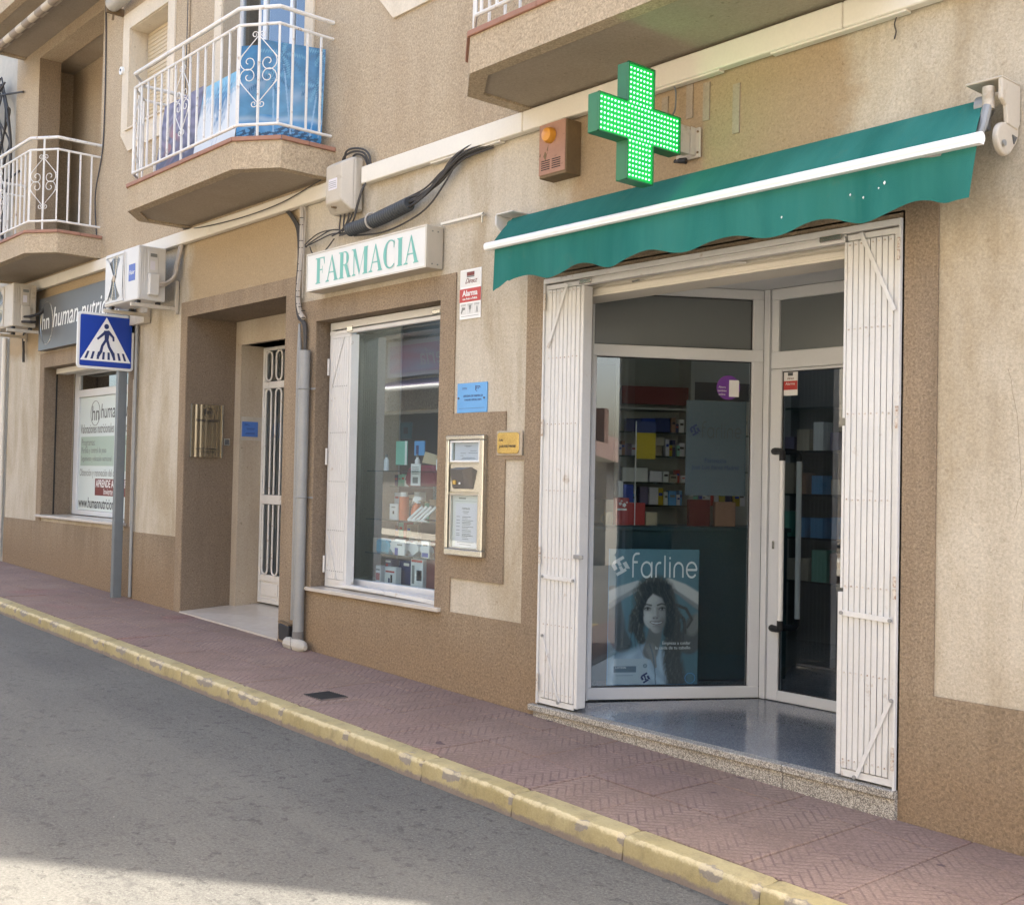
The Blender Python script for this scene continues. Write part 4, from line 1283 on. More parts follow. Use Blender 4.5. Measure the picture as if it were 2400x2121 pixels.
def scroll_mesh(parent, ctr, dirv, half):
    """wrought scrollwork in the plane spanned by dirv and Z around the point ctr; half = distance to the neighbouring bars"""
    dirv = Vector(dirv).normalized(); ctr = Vector(ctr)
    def to3(p): return tuple(ctr + dirv * p[0] + Vector((0, 0, p[1])))
    for sx_ in (-1, 1):
        b = MB()
        h = half * .95
        for sz in (-1, 1):
            pts = [(.008, .27), (h, .095)]
            b.tube([to3((x * sx_, z * sz)) for x, z in pts], .0042, 5)
            # large scroll
            sp_ = spiral((h * .52, .058), h * .50, .012, math.radians(55), math.radians(55 - 480))
            pts = [(h, .095)] + sp_
            b.tube([to3((x * sx_, z * sz)) for x, z in pts], .0042, 5)
            # small end curl
            sp_ = spiral((.034, .285), .030, .010, math.radians(200), math.radians(200 - 420), 14)
            b.tube([to3((x * sx_, z * sz)) for x, z in sp_], .0038, 5)
        b.build('scroll', m_whiteold, parent)


def balcony(x0, x1, cut=.34, label=None, zf=4.235, rails=True, shown=True):
    ys, yf = -.505, -.76
    def ring(d):
        k = d * .55
        return [(x0 + d, 0), (x0 + d, ys + k), (x0 + cut + k, yf + d), (x1 - cut - k, yf + d), (x1 - d, ys + k), (x1 - d, 0)]
    slab = MB()
    slab.prism(ring(0), 'z', zf - .245, zf - .036)
    outer, inner = ring(0), ring(.10)
    n = len(outer)
    v = [(p[0], p[1], zf - .262) for p in outer] + [(p[0], p[1] if i not in (0, n - 1) else 0, zf - .262) for i, p in enumerate(inner)]
    v += [(p[0], p[1], zf - .245) for p in outer] + [(p[0], p[1], zf - .246) for p in inner]
    slab.add(v, [(i, i + 1, n + i + 1, n + i) for i in range(n - 1)] + [(2 * n + i, 2 * n + i + 1, i + 1, i) for i in range(n - 1)] + [(n + i, n + i + 1, 3 * n + i + 1, 3 * n + i) for i in range(n - 1)])
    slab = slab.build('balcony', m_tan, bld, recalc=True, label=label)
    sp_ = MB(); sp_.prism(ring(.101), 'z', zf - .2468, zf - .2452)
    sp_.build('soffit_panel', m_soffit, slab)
    # coping tiles along the edge
    o2, i2 = ring(-.018), ring(.13)
    for i in range(n - 1):
        A, B_, C_, D_ = Vector(o2[i]), Vector(o2[i + 1]), Vector(i2[i + 1]), Vector(i2[i])
        L = (B_ - A).length
        m = max(1, round(L / .30))
        for q in range(m):
            f0, f1 = q / m + (.0015 / L), (q + 1) / m - (.0015 / L)
            pts = [A.lerp(B_, f0), A.lerp(B_, f1), D_.lerp(C_, f1), D_.lerp(C_, f0)]
            MB().prism([tuple(p) for p in pts], 'z', zf - .036, zf).build('coping_tile', m_coping, slab, bevel=.004)
    bx('balcony_floor', m_concrete, slab, x0 + .14, x1 - .14, -.45, -.001, zf - .035, zf - .004)
    if not rails: return slab
    # railing
    d = .062
    ry = -.72; rs = -.51; rc = .28
    X0, X1 = x0 + d, x1 - d
    line = [(X0, -.003), (X0, rs), (X0 + rc, ry), (X1 - rc, ry), (X1, rs), (X1, -.003)]
    for zz, w_, h_ in ((zf + 1.068, .03, .04), (zf + .93, .022, .03), (zf + .108, .022, .03)):
        MB().tube([(p[0], p[1], zz) for p in line], w_ * .62, 8).build('rail', m_whiteold, slab, smooth=True)
    zb0, zb1 = zf + .108, zf + .93
    src = MB().box(-.0085, .0085, -.0085, .0085, zb0, zb1).build('baluster', m_whiteold, slab, org=(0, 0, 0), bevel=.002)
    first = [True]

    def bal(x, y, a=0.0, tall=False):
        if tall:
            MB().box(x - .009, x + .009, y - .009, y + .009, zf, zf + 1.068).build('post', m_whiteold, slab, bevel=.002)
            return
        if first[0]: o = src; first[0] = False
        else:
            o = inst(src, 'baluster', slab, (0, 0, 0))
        o.location = Vector((x, y, 0)) - ORG[slab.name]
        o.rotation_euler = (0, 0, a)
    xc = (X0 + X1) / 2
    nb = int((X1 - X0 - 2 * rc) / 2 / .1475)
    for i in range(-nb, nb + 1):
        bal(xc + i * .1475, ry, tall=(i == 0))
    bal(X0 + rc, ry, .35); bal(X1 - rc, ry, -.35)
    for sx_, X in ((1, X0), (-1, X1)):
        bal(X + sx_ * rc / 2, (rs + ry) / 2, tall=True)
        bal(X, rs, .35 * sx_)
        for yy in (-.385, -.25, -.12): bal(X, yy)
        dv = Vector((rc * sx_, ry - rs, 0))
        scroll_mesh(slab, (X + sx_ * rc / 2, (rs + ry) / 2 - .004, zf + .56), dv, dv.length / 2)
    scroll_mesh(slab, (xc, ry - .004, zf + .56), (1, 0, 0), .1475)
    return slab


bal_mid = balcony(-10.99, -8.20, label='balcony over the entrance with blue beach pictures behind its railing')
bal_left = balcony(-16.03, -13.24, label='balcony at the left end in front of the loggia')
bal_right = balcony(-5.80, -2.95, label='balcony above the green cross')
balcony(-16.2, -12.9, zf=7.34, rails=False)

# ================================================================== THINGS FIXED TO THE FACADE
# cable duct in lengths
dct = thing('cable_duct', 'long cream plastic cable duct running between ground floor and balconies', 'cable duct', (-9, 0, 3.82))
ends = [-16.2, -14.49, -12.6, -10.4, -8.20]
for a, c in zip(ends[:-1], ends[1:]):
    bx('duct_length', m_duct, dct, a + .002, c - .002, -.062, -.0005, 3.815, 3.942, bevel=.006)
ends = [-7.705, -5.76, -3.30, BX1]
for a, c in zip(ends[:-1], ends[1:]):
    bx('duct_length', m_duct, dct, a + .002, c - .002, -.062, -.0005, 3.83, 3.968, bevel=.006)
for a in (-6.35, -4.45, -3.3):
    bx('duct_lip', m_duct, dct, a - .45, a + .35, -.05, -.004, 3.818, 3.829)

# distribution box
t = thing('junction_box', 'bulky aged beige electrical box where the cable duct breaks', 'junction box', (-7.9, 0, 3.63))
MB().prism([(-8.09, 3.63), (-7.75, 3.62), (-7.75, 4.06), (-8.09, 4.06)], 'y', -.10, .0).build('back_case', m_box, t, bevel=.02)
MB().add([(-8.085, -.10, 3.635), (-7.755, -.10, 3.625), (-7.755, -.10, 4.055), (-8.085, -.10, 4.055), (-8.03, -.185, 3.70), (-7.80, -.185, 3.70), (-7.80, -.185, 4.0), (-8.03, -.185, 4.0)],
         [(4, 5, 6, 7), (0, 1, 5, 4), (1, 2, 6, 5), (2, 3, 7, 6), (3, 0, 4, 7)]).build('cover', m_box, t, bevel=.012, seg=2)
bx('paper_label', m_paper, t, -7.985, -7.86, -.187, -.1855, 3.80, 3.89)
b = MB()
for i in range(4): b.box(-7.975, -7.87, -.1885, -.1873, 3.865 - i * .016, 3.869 - i * .016)
b.build('label_print', m_greypr, t)
MB().cyl((-7.92, -.195, 3.66), (-7.92, -.15, 3.66), .009, 10).build('screw', m_rustside, t)


def cablerun(name, label, pts_list, r, m=m_cable, cat='cables', group=None):
    """smooth each polyline by Catmull-Rom and sweep it"""
    t = None
    b = MB()
    for pts in pts_list:
        P = [Vector(p) for p in pts]
        P = [P[0] * 2 - P[1]] + P + [P[-1] * 2 - P[-2]]
        out = []
        for i in range(1, len(P) - 2):
            for k in range(6):
                u = k / 6
                out.append(0.5 * ((2 * P[i]) + (-P[i - 1] + P[i + 1]) * u + (2 * P[i - 1] - 5 * P[i] + 4 * P[i + 1] - P[i + 2]) * u * u + (-P[i - 1] + 3 * P[i] - 3 * P[i + 1] + P[i + 2]) * u ** 3))
        out.append(P[-2])
        b.tube(out, r, 6)
    o = b.build(name, m, smooth=True)
    tag(o, label, cat, group)
    return o


# thick bundle swooping from the duct to the box
base = [(-6.10, -.03, 3.84), (-6.35, -.05, 3.82), (-6.52, -.06, 3.76), (-6.66, -.07, 3.66), (-6.85, -.08, 3.585), (-7.08, -.08, 3.54), (-7.35, -.08, 3.50), (-7.65, -.08, 3.47), (-7.85, -.08, 3.49)]
runs = []
for k in range(12):
    a = k * .9
    runs.append([(x + RND.uniform(-.03, .03), y - .014 * math.cos(a), z + (.020 + .010 * (k % 3)) * math.sin(a) + (.03 * math.sin(i + a) if 2 < i < 6 else 0)) for i, (x, y, z) in enumerate(base)])
runs.append([(-6.45, -.05, 3.80), (-6.60, -.06, 3.64), (-6.80, -.06, 3.50), (-7.05, -.06, 3.43), (-7.4, -.05, 3.40), (-7.8, -.05, 3.43)])
runs.append([(-6.5, -.06, 3.78), (-6.66, -.06, 3.72), (-6.85, -.06, 3.64), (-7.15, -.06, 3.60), (-7.5, -.06, 3.56), (-7.75, -.06, 3.52)])
cablerun('cable_bundle', 'thick bundle of dark cables swooping from the duct to the junction box', runs, .0068)
# the corrugated conduit
t = thing('corrugated_conduit', 'short thick grey corrugated conduit holding cables above the FARMACIA sign', 'conduit', (-7.4, -.08, 3.45))
b = MB(); n = 56; pts, rs = [], []
for i in range(n + 1):
    f = i / n
    pts.append((-7.82 + .82 * f, -.085, 3.475 + .075 * f - .015 * math.sin(math.pi * f)))
    rs.append(.050 + (.005 if i % 2 else -.001))
b.tube(pts, rs, 14).build('sleeve', m_corr, t, smooth=True)
MB().tube([(-7.50 + .0 * a, -.085 + .060 * math.cos(a), 3.497 + .060 * math.sin(a)) for a in np.linspace(0, 2 * math.pi, 20, endpoint=False)], .008, 6, closed=True).build('strap', m_tape, t, smooth=True)
# loops over and under the box
cablerun('cable_loop', 'dark cables looping over the top of the beige junction box',
         [[(-8.0, -.05, 4.04), (-7.93, -.08, 4.09), (-7.78, -.09, 4.10), (-7.66, -.07, 4.07), (-7.62, -.05, 4.0), (-7.60, -.03, 3.94)],
          [(-7.96, -.06, 4.05), (-7.86, -.10, 4.12), (-7.70, -.09, 4.11), (-7.61, -.06, 4.06), (-7.59, -.04, 3.95)],
          [(-7.9, -.04, 4.05), (-7.80, -.06, 4.085), (-7.68, -.06, 4.05), (-7.64, -.04, 3.97)]], .009)
cablerun('cable_drop', 'dark cables dropping from the junction box into the tangle below',
         [[(-7.66, -.04, 3.84), (-7.69, -.06, 3.78), (-7.74, -.07, 3.66), (-7.78, -.07, 3.56), (-7.86, -.07, 3.49), (-8.0, -.06, 3.46)],
          [(-7.64, -.05, 3.84), (-7.67, -.07, 3.77), (-7.71, -.08, 3.66), (-7.77, -.08, 3.55), (-7.9, -.07, 3.47)],
          [(-7.99, -.06, 3.635), (-7.99, -.07, 3.52), (-7.97, -.07, 3.46), (-7.86, -.07, 3.46)], [(-7.93, -.06, 3.635), (-7.93, -.07, 3.53), (-7.90, -.07, 3.48)],
          [(-7.86, -.06, 3.63), (-7.88, -.07, 3.55), (-7.95, -.08, 3.49), (-8.1, -.07, 3.47)], [(-7.80, -.06, 3.63), (-7.84, -.07, 3.56), (-7.93, -.08, 3.48)]], .007)
cablerun('cable_tangle', 'tangle of thin cables left of the junction box above the FARMACIA sign',
         [[(-7.86, -.06, 3.48), (-8.1, -.07, 3.52), (-8.3, -.06, 3.50), (-8.48, -.05, 3.47), (-8.58, -.03, 3.45)],
          [(-7.9, -.06, 3.47), (-8.12, -.06, 3.49), (-8.32, -.06, 3.47), (-8.50, -.05, 3.455), (-8.60, -.03, 3.46)],
          [(-7.9, -.05, 3.49), (-8.15, -.05, 3.53), (-8.35, -.05, 3.53), (-8.5, -.05, 3.49), (-8.6, -.03, 3.47)],
          [(-8.1, -.05, 3.45), (-8.22, -.05, 3.38), (-8.33, -.05, 3.345), (-8.44, -.05, 3.38), (-8.5, -.04, 3.44)]], .0055)
# vertical cables beside the portal and taped hose
vc = []
for k in range(4):
    o_ = k * .014
    vc.append([(-8.96 + o_, -.02, 3.83), (-8.84 + o_, -.025, 3.74), (-8.745 + o_, -.025, 3.62), (-8.72 + o_ * .6, -.02 - o_ * .3, 3.4), (-8.735 + o_ * .6, -.02, 3.2), (-8.74 + o_, -.02, 3.0), (-8.70 + o_ * .8, -.02, 2.86), (-8.60 + o_, -.025, 2.78), (-8.57 + o_ * .5, -.025, 2.55)])
cablerun('cable_run', 'dark cables running down the wall beside the doorway', vc, .0085)
pts = [(-8.66, -.03, 3.83), (-8.645, -.035, 3.65), (-8.635, -.04, 3.45), (-8.65, -.04, 3.25), (-8.67, -.04, 3.08), (-8.66, -.04, 2.97), (-8.62, -.04, 2.88), (-8.57, -.04, 2.84)]
o = cablerun('taped_hose', 'pale taped hose hanging down between doorway and FARMACIA sign', [pts], .021, m_tape, 'hose')
bnd = MB()
for i, (x, y, z) in enumerate(pts[1:]):
    for dz in (0, .06):
        if z + dz < 3.8: bnd.tube([(x - .022 + .0, y, z + dz), (x, y - .024, z + dz), (x + .022, y, z + dz)], .0035, 5)
bo = bnd.build('tape_band', m_cable, o)
cablerun('white_cable', 'thin pale cable looping down right of the taped hose', [[(-8.64, -.03, 3.84), (-8.605, -.03, 3.75), (-8.60, -.035, 3.5), (-8.61, -.035, 3.2), (-8.62, -.03, 3.02)]], .005, m_tape, 'cable')

# downpipes between the doorway and the window
t = thing('downpipe', 'tall grey downpipe with concrete foot between doorway and pharmacy window', 'drainpipe', (-8.5, -.05, gz(-8.5)))
MB().cyl((-8.503, -.060, .17), (-8.503, -.060, 2.555), .046, 18).build('pipe', m_galv, t, smooth=True)
MB().tube([(-8.503, -.06, .18), (-8.503, -.06, .10), (-8.51, -.075, .06), (-8.53, -.10, .055)], [.050, .052, .065, .075], 16).build('shoe', plain("weathered_pipe_shoe", (.16, .15, .14), .8, .1, var=.3), t, smooth=True)
for zz in (1.31, 2.23):
    b = MB(); b.tube([(-8.503 + .049 * math.cos(a), -.06 + .049 * math.sin(a), zz) for a in np.linspace(0, 2 * math.pi, 18, endpoint=False)], .006, 6, closed=True)
    b.box(-8.46, -8.40, -.02, -.01, zz - .008, zz + .008)
    b.build('clamp', m_galv, t)
b = MB(); n = 12
b.tube([(-8.66, -.09, gz(-8.6) + .035), (-8.62, -.09, gz(-8.6) + .038), (-8.5, -.09, gz(-8.5) + .038), (-8.38, -.09, gz(-8.4) + .036), (-8.33, -.09, gz(-8.4) + .032)], [.018, .052, .055, .052, .02], 10)
b.build('concrete_foot', m_concrete, t, smooth=True)
t = thing('conduit_pipe', 'slim flattened grey conduit pipe left of the downpipe', 'pipe', (-8.6, -.03, .2))
MB().tube([(-8.645, -.028, .26), (-8.645, -.028, 2.5), (-8.66, -.028, 2.80)], [.024, .024, .010], 12).build('pipe', m_galv, t, smooth=True)
MB().prism([(-8.78, .085), (-8.62, .075), (-8.61, .21), (-8.79, .22)], 'y', -.09, -.005).build('end_box', m_black, t, bevel=.006)
MB().bar((-8.80, -.06, .235), (-8.63, -.06, .215), .05, .012).build('strap', m_rustside, t)
bx('wall_rod', m_duct, thing('wall_rod', 'thin cream rod with hook right of the FARMACIA sign', 'rod', (-6.45, 0, 3.3)), -6.68, -6.20, -.03, -.012, 3.348, 3.366)
MB().tube([(-6.20, -.02, 3.36), (-6.195, -.035, 3.345), (-6.195, -.035, 3.29)], .008, 6).build('hook', m_steel, bpy.data.objects['wall_rod'])

# ---- FARMACIA sign box -------------------------------------------------------------
sg = thing('shop_sign', 'white light box sign reading FARMACIA in green serif letters', 'sign', (-7.52, 0, 3.02))
sx0, sx1, sz0, sz1, sf = -8.355, -6.683, 3.024, 3.336, -.150
b = MB(); b.box(sx0, sx1, sf + .008, -.001, sz0, sz1)
b.build('case', m_alu, sg, bevel=.003)
bx('sign_face', m_sunpanel, sg, sx0 + .012, sx1 - .018, sf + .001, sf + .0078, sz0 + .012, sz1 - .012)
b = MB(); b.box(sx0, sx1, sf - .004, sf + .0075, sz1 - .0115, sz1 + .001); b.box(sx0, sx1, sf - .004, sf + .0075, sz0 - .001, sz0 + .0115)
b.box(sx0, sx0 + .0115, sf - .004, sf + .0075, sz0 + .012, sz1 - .012); b.box(sx1 - .0175, sx1, sf - .004, sf + .0075, sz0 + .012, sz1 - .012)
b.build('frame', m_alu, sg)
b = MB()
for yy, zz in ((-.05, .03), (-.10, .03), (-.05, .27), (-.10, .27)): b.cyl((sx1, yy, sz0 + zz), (sx1 + .004, yy, sz0 + zz), .006, 8)
b.build('screw', m_greypr, sg)


def glyph(ch):
    q = []                        # list of polygons in a unit cell
    th, tn, sf_ = .20, .055, .045

    def R(x0, y0, x1, y1): q.append([(x0, y0), (x1, y0), (x1, y1), (x0, y1)])

    def serif(x, y, w, up):        # small bracketed foot
        d = sf_ if up else -sf_
        q.append([(x - w, y), (x + w, y), (x + w * .86, y + d * .8), (x + w * .45, y + d * 1.5), (x - w * .45, y + d * 1.5), (x - w * .86, y + d * .8)])

    def arc(cx, cy, rx, ry, a0, a1, w0, w1, n=16, wf=None):
        o_, i_ = [], []
        for k in range(n + 1):
            f = k / n; a = a0 + (a1 - a0) * f
            w = wf(a)
            o_.append((cx + rx * math.cos(a), cy + ry * math.sin(a)))
            i_.append((cx + (rx - w) * math.cos(a), cy + (ry - min(w, .06)) * math.sin(a)))
        for k in range(n): q.append([o_[k], o_[k + 1], i_[k + 1], i_[k]])
    W = .7
    if ch == 'I':
        W = .34; R(.085, .04, .085 + th, .96); serif(.17, 0, .16, 1); serif(.17, 1, .16, 0)
    elif ch == 'F':
        W = .62; R(.085, .04, .085 + th, .955); serif(.17, 0, .17, 1); R(.0, .955, .58, 1.0); q.append([(.50, .955), (.58, .955), (.60, .72), (.575, .72)])
        R(.255, .50, .44, .545); q.append([(.44, .38), (.465, .38), (.465, .66), (.44, .66)])
    elif ch == 'A':
        W = .80
        q.append([(.10, .045), (.155, .045), (.40, .88), (.385, 1.0)]); q.append([(.385, 1.0), (.40, .80), (.58, .045), (.76, .045), (.42, 1.0)])
        R(.21, .32, .53, .365); serif(.125, 0, .125, 1); serif(.67, 0, .15, 1)
    elif ch == 'M':
        W = .98
        R(.12, .04, .17, .96); R(.74, .04, .74 + th, 1.0); q.append([(.07, 1.0), (.24, 1.0), (.51, .16), (.47, .0)]); q.append([(.47, .0), (.51, .16), (.76, 1.0), (.80, 1.0)])
        serif(.145, 0, .12, 1); serif(.825, 0, .16, 1); R(.0, .962, .09, 1.0); R(.80, .962, .98, 1.0)
    elif ch == 'R':
        W = .76; R(.085, .04, .085 + th, .96); serif(.17, 0, .17, 1); R(.0, .962, .40, 1.0); R(.255, .475, .40, .515)
        arc(.40, .738, .23, .262, -math.pi / 2, math.pi / 2, 0, 0, 14, lambda a: .05 + .11 * math.cos(a))
        q.append([(.36, .49), (.54, .49), (.72, .045), (.54, .045)]); serif(.66, 0, .12, 1)
    elif ch == 'C':
        W = .72
        arc(.40, .5, .38, .515, math.radians(50), math.radians(312), 0, 0, 26, lambda a: .05 + .13 * max(0, -math.cos(a)) ** 1.0)
        q.append([(.60, .70), (.63, .70), (.64, .985), (.60, .93)]); q.append([(.58, .93), (.60, .86), (.60, .93)])
    return q, W


def serif_word(word, x0, x1, z0, z1, y, m, parent):
    cells = [glyph(c) for c in word]
    gap = .035
    tot = sum(w for _, w in cells) + gap * (len(word) - 1)
    kx = (x1 - x0) / tot; kz = z1 - z0; x = x0
    for (q, w) in cells:
        b = MB()
        for i, pl in enumerate(q):
            yy = y - .0005 - .00012 * i
            n = len(pl)
            b.add([(x + px * kx, yy, z0 + pz * kz) for px, pz in pl], [tuple(range(n))])
        o = b.build('letter', m, parent)
        x += (w + gap) * kx


serif_word("FARMACIA", -8.213, -6.782, 3.073, 3.286, sf, m_letter, sg)

# ---- grey sign of the nutrition shop ---------------------------------------------------
ns = thing('shop_sign', 'long dark grey sign panel reading hn human nutrición above the left window', 'sign', (-13.9, 0, 3.01))
bx('panel', m_greybd, ns, -15.05, -12.2, -.085, -.0005, 3.01, 3.672, bevel=.004)
NY = -.0865
text('hn', .30, m_whitepr, ns, (-14.93, NY, 3.36), sx=.95, align='LEFT')
text('human nutrición', .36, m_whitepr, ns, (-14.55, NY, 3.38), sx=.88, align='LEFT', shear=.25)
MB().tube([(-14.75 + .22 * math.cos(a), NY, 3.345 + .27 * math.sin(a)) for a in np.linspace(0, 2 * math.pi, 44, endpoint=False)], .0035, 5, closed=True).build('logo_ring', m_steel, ns)
MB().tube([(-15.09, -.02, 3.50), (-15.13, -.04, 3.49), (-15.13, -.04, 3.28), (-15.09, -.03, 3.26)], .006, 6).build('side_cable', m_tape, ns)

# ---- air conditioners ----------------------------------------------------------------


def ac(xr, z0, yf, label, logo, old):
    w, h, d = .86, .545, .29
    xl = xr - w
    mm = m_box if old else plain("ac_white_paint", (0.60, 0.59, 0.56), 0.45, var=0.05)
    t = thing('air_conditioner', label, 'air conditioner', (xr - w / 2, yf + d / 2, z0), 'outdoor air conditioning units under the balconies')
    MB().box(xl, xr, yf, yf + d, z0, z0 + h).build('casing', mm, t, bevel=.014, seg=3)
    gl = MB(); gl.box(xl + .04, xl + .52, yf - .010, yf - .0005, z0 + .02, z0 + .045); gl.box(xl + .04, xl + .52, yf - .010, yf - .0005, z0 + .50, z0 + .525)
    gl.box(xl + .04, xl + .06, yf - .010, yf - .0005, z0 + .045, z0 + .50); gl.box(xl + .50, xl + .52, yf - .010, yf - .0005, z0 + .045, z0 + .50)
    gl = gl.build('grille_frame', mm, t, bevel=.004)
    MB().cyl((xl + .28, yf - .0015, z0 + .272), (xl + .28, yf - .0005, z0 + .272), .225, 40).build('fan_opening', m_greypr, t)
    b = MB()
    for k in range(1, 9):
        r = .025 * k
        b.tube([(xl + .28 + r * math.cos(a), yf - .007, z0 + .272 + r * math.sin(a)) for a in np.linspace(0, 2 * math.pi, 28, endpoint=False)], .0022, 4, closed=True)
    for k in range(12):
        a = k * math.pi / 6
        b.tube([(xl + .28 + .03 * math.cos(a), yf - .009, z0 + .272 + .03 * math.sin(a)), (xl + .28 + .235 * math.cos(a + .25), yf - .009, z0 + .272 + .235 * math.sin(a + .25))], .0026, 4)
    b.build('grille_wires', m_steel, t, kind='stuff')
    if logo:
        # light cover with two swept mesh openings
        cx_, cz_ = xl + .28, z0 + .272
        b = MB()
        for s_ in (1, -1):
            inner = [(-.205 + .195 * f, .215 - .215 * f ** 1.7) for f in np.linspace(0, 1, 12)]
            right_ = [(.215 - .215 * (1 - f) ** 1.0 * 1.0, .0 + .215 * f ** .55) for f in np.linspace(0, 1, 12)]
            for (ia, ib) in zip(inner[:-1], inner[1:]):
                # cover left of the curve
                b.add([(cx_ + s_ * p[0], yf - .0135, cz_ + s_ * p[1]) for p in ((-.215, ia[1]), (ia[0], ia[1]), (ib[0], ib[1]), (-.215, ib[1]))], [(0, 1, 2, 3)])
            for (ia, ib) in zip(right_[:-1], right_[1:]):
                b.add([(cx_ + s_ * p[0], yf - .0135, cz_ + s_ * p[1]) for p in ((.217, ia[1]), (ia[0] * .55 + .06, ia[1]), (ib[0] * .55 + .06, ib[1]), (.217, ib[1]))], [(0, 1, 2, 3)])
        b.build('swept_cover', mm, t)
        MB().cyl((cx_, yf - .020, cz_), (cx_, yf - .0136, cz_), .035, 20).build('hub', m_greige, t)
        bx('front_badge', m_bluepr, t, xr - .235, xr - .075, yf - .0012, yf - .0003, z0 + .20, z0 + .37)
        text('Haier', .062, m_whitepr, t, (xr - .155, yf - .0022, z0 + .285), sx=.95)
        bx('front_panel_line', m_greypr, t, xr - .30, xr - .297, yf - .001, yf, z0 + .03, z0 + .51)
    for i in range(3): bx('side_rib', mm, t, xr, xr + .005, yf + .018 + i * .022, yf + .030 + i * .022, z0 + .02, z0 + .525, bevel=.002)
    MB().prism([(yf + .10, z0 + .275), (yf + .205, z0 + .275), (yf + .205, z0 + .50), (yf + .10, z0 + .50)], 'x', xr, xr + .008).build('terminal_panel', mm, t, bevel=.003)
    bx('warning_label', m_greypr, t, xr + .0082, xr + .0092, yf + .12, yf + .19, z0 + .44, z0 + .475)
    bx('warning_label', m_paper, t, xr + .0082, xr + .0092, yf + .12, yf + .17, z0 + .31, z0 + .40)
    MB().prism([(yf + .095, z0 + .05), (yf + .20, z0 + .05), (yf + .205, z0 + .08), (yf + .205, z0 + .27), (yf + .095, z0 + .27)], 'x', xr, xr + .055).build('valve_cover', mm, t, bevel=.012, seg=2)
    # wall bracket
    for xx in (xl + .12, xr - .05):
        MB().box(xx - .018, xx + .018, -.035, 0, z0 - .10, z0 + .24).build('bracket_upright', m_box, t, bevel=.002)
        MB().box(xx - .018, xx + .018, yf - .05, -.035, z0 - .068, z0 - .03).build('bracket_arm', m_box, t, bevel=.002)
    for xx in (xl + .13, xr - .07):
        for yy in (yf + .03, yf + .24): bx('foot', m_black, t, xx - .03, xx + .03, yy - .015, yy + .02, z0 - .03, z0)
    return t


ac(-11.095, 3.22, -.45, 'white air conditioner with blue badge under the duct, left of the doorway', True, False)
ac(-15.02, 3.30, -.42, 'older beige air conditioner under the left balcony', False, True)
cablerun('insulated_pipes', 'taped pale pipes curving from the duct to the air conditioner with blue badge',
         [[(-11.02, -.03, 3.82), (-11.05, -.03, 3.74), (-11.07, -.05, 3.62), (-11.06, -.08, 3.50), (-11.06, -.16, 3.42), (-11.06, -.26, 3.395)],
          [(-11.055, -.03, 3.82), (-11.085, -.03, 3.74), (-11.10, -.05, 3.62), (-11.085, -.08, 3.49), (-11.075, -.16, 3.405), (-11.06, -.26, 3.37)]], .019, m_tape, 'pipes')
cablerun('insulated_pipes', 'dark pipes bending from the older air conditioner into the wall',
         [[(-14.98, -.30, 3.42), (-14.93, -.2, 3.44), (-14.9, -.10, 3.50), (-14.9, -.03, 3.62)], [(-14.98, -.32, 3.36), (-14.93, -.2, 3.36), (-15.3, -.06, 3.40), (-15.76, -.03, 3.3), (-15.77, -.03, 3.05), (-15.76, -.03, 2.92)]], .018, m_cable, 'pipes')
t = thing('wall_beam', 'short aluminium beam under the white air conditioner behind the crossing sign', 'beam', (-12.2, 0, 3.08))
bx('rail', m_box, t, -12.5, -11.82, -.07, 0, 3.09, 3.20, bevel=.004)
t = thing('slim_conduit', 'thin grey conduit running down the wall behind the crossing sign post', 'pipe', (-12.1, 0, .2))
MB().cyl((-12.11, -.02, .14), (-12.11, -.02, 3.10), .018, 10).build('pipe', m_galv, t, smooth=True)
MB().cyl((-12.165, -.016, .9), (-12.165, -.016, 2.5), .010, 8).build('thin_pipe', m_tape, t, smooth=True)

# ---- pedestrian crossing sign --------------------------------------------------------
cs = thing('crossing_sign', 'square blue pedestrian crossing sign on a grey post close to the wall', 'road sign', (-12.25, -.11, gz(-12.25)))
bx('post', m_postg, cs, -12.29, -12.225, -.165, -.065, gz(-12.25) - .02, 3.05, bevel=.006)
PX = -12.2


def rrect(y0, y1, z0, z1, r, n=5):
    pts = []
    for cy, cz, a0 in ((y1 - r, z1 - r, 0), (y0 + r, z1 - r, 90), (y0 + r, z0 + r, 180), (y1 - r, z0 + r, 270)):
        for k in range(n + 1):
            a = math.radians(a0 + 90 * k / n); pts.append((cy + r * math.cos(a), cz + r * math.sin(a)))
    return pts


MB().prism(rrect(-.632, -.012, 2.588, 3.192, .04), 'x', PX - .025, PX).build('plate', m_sunpanel, cs, bevel=.004)
MB().prism(rrect(-.604, -.040, 2.616, 3.164, .018), 'x', PX + .0004, PX + .0014).build('blue_field', m_bluepr, cs)
MB().prism([(-.598, 2.675), (-.046, 2.675), (-.322, 3.150)], 'x', PX + .0018, PX + .0028).build('white_triangle', m_whitepr, cs)
yc = -.322


def fig(polys, name):
    b = MB()
    for i, pl in enumerate(polys): b.prism([(yc + p[0], p[1]) for p in pl], 'x', PX + .0032, PX + .0040 + .0002 * i)
    return b.build(name, m_navy, cs)


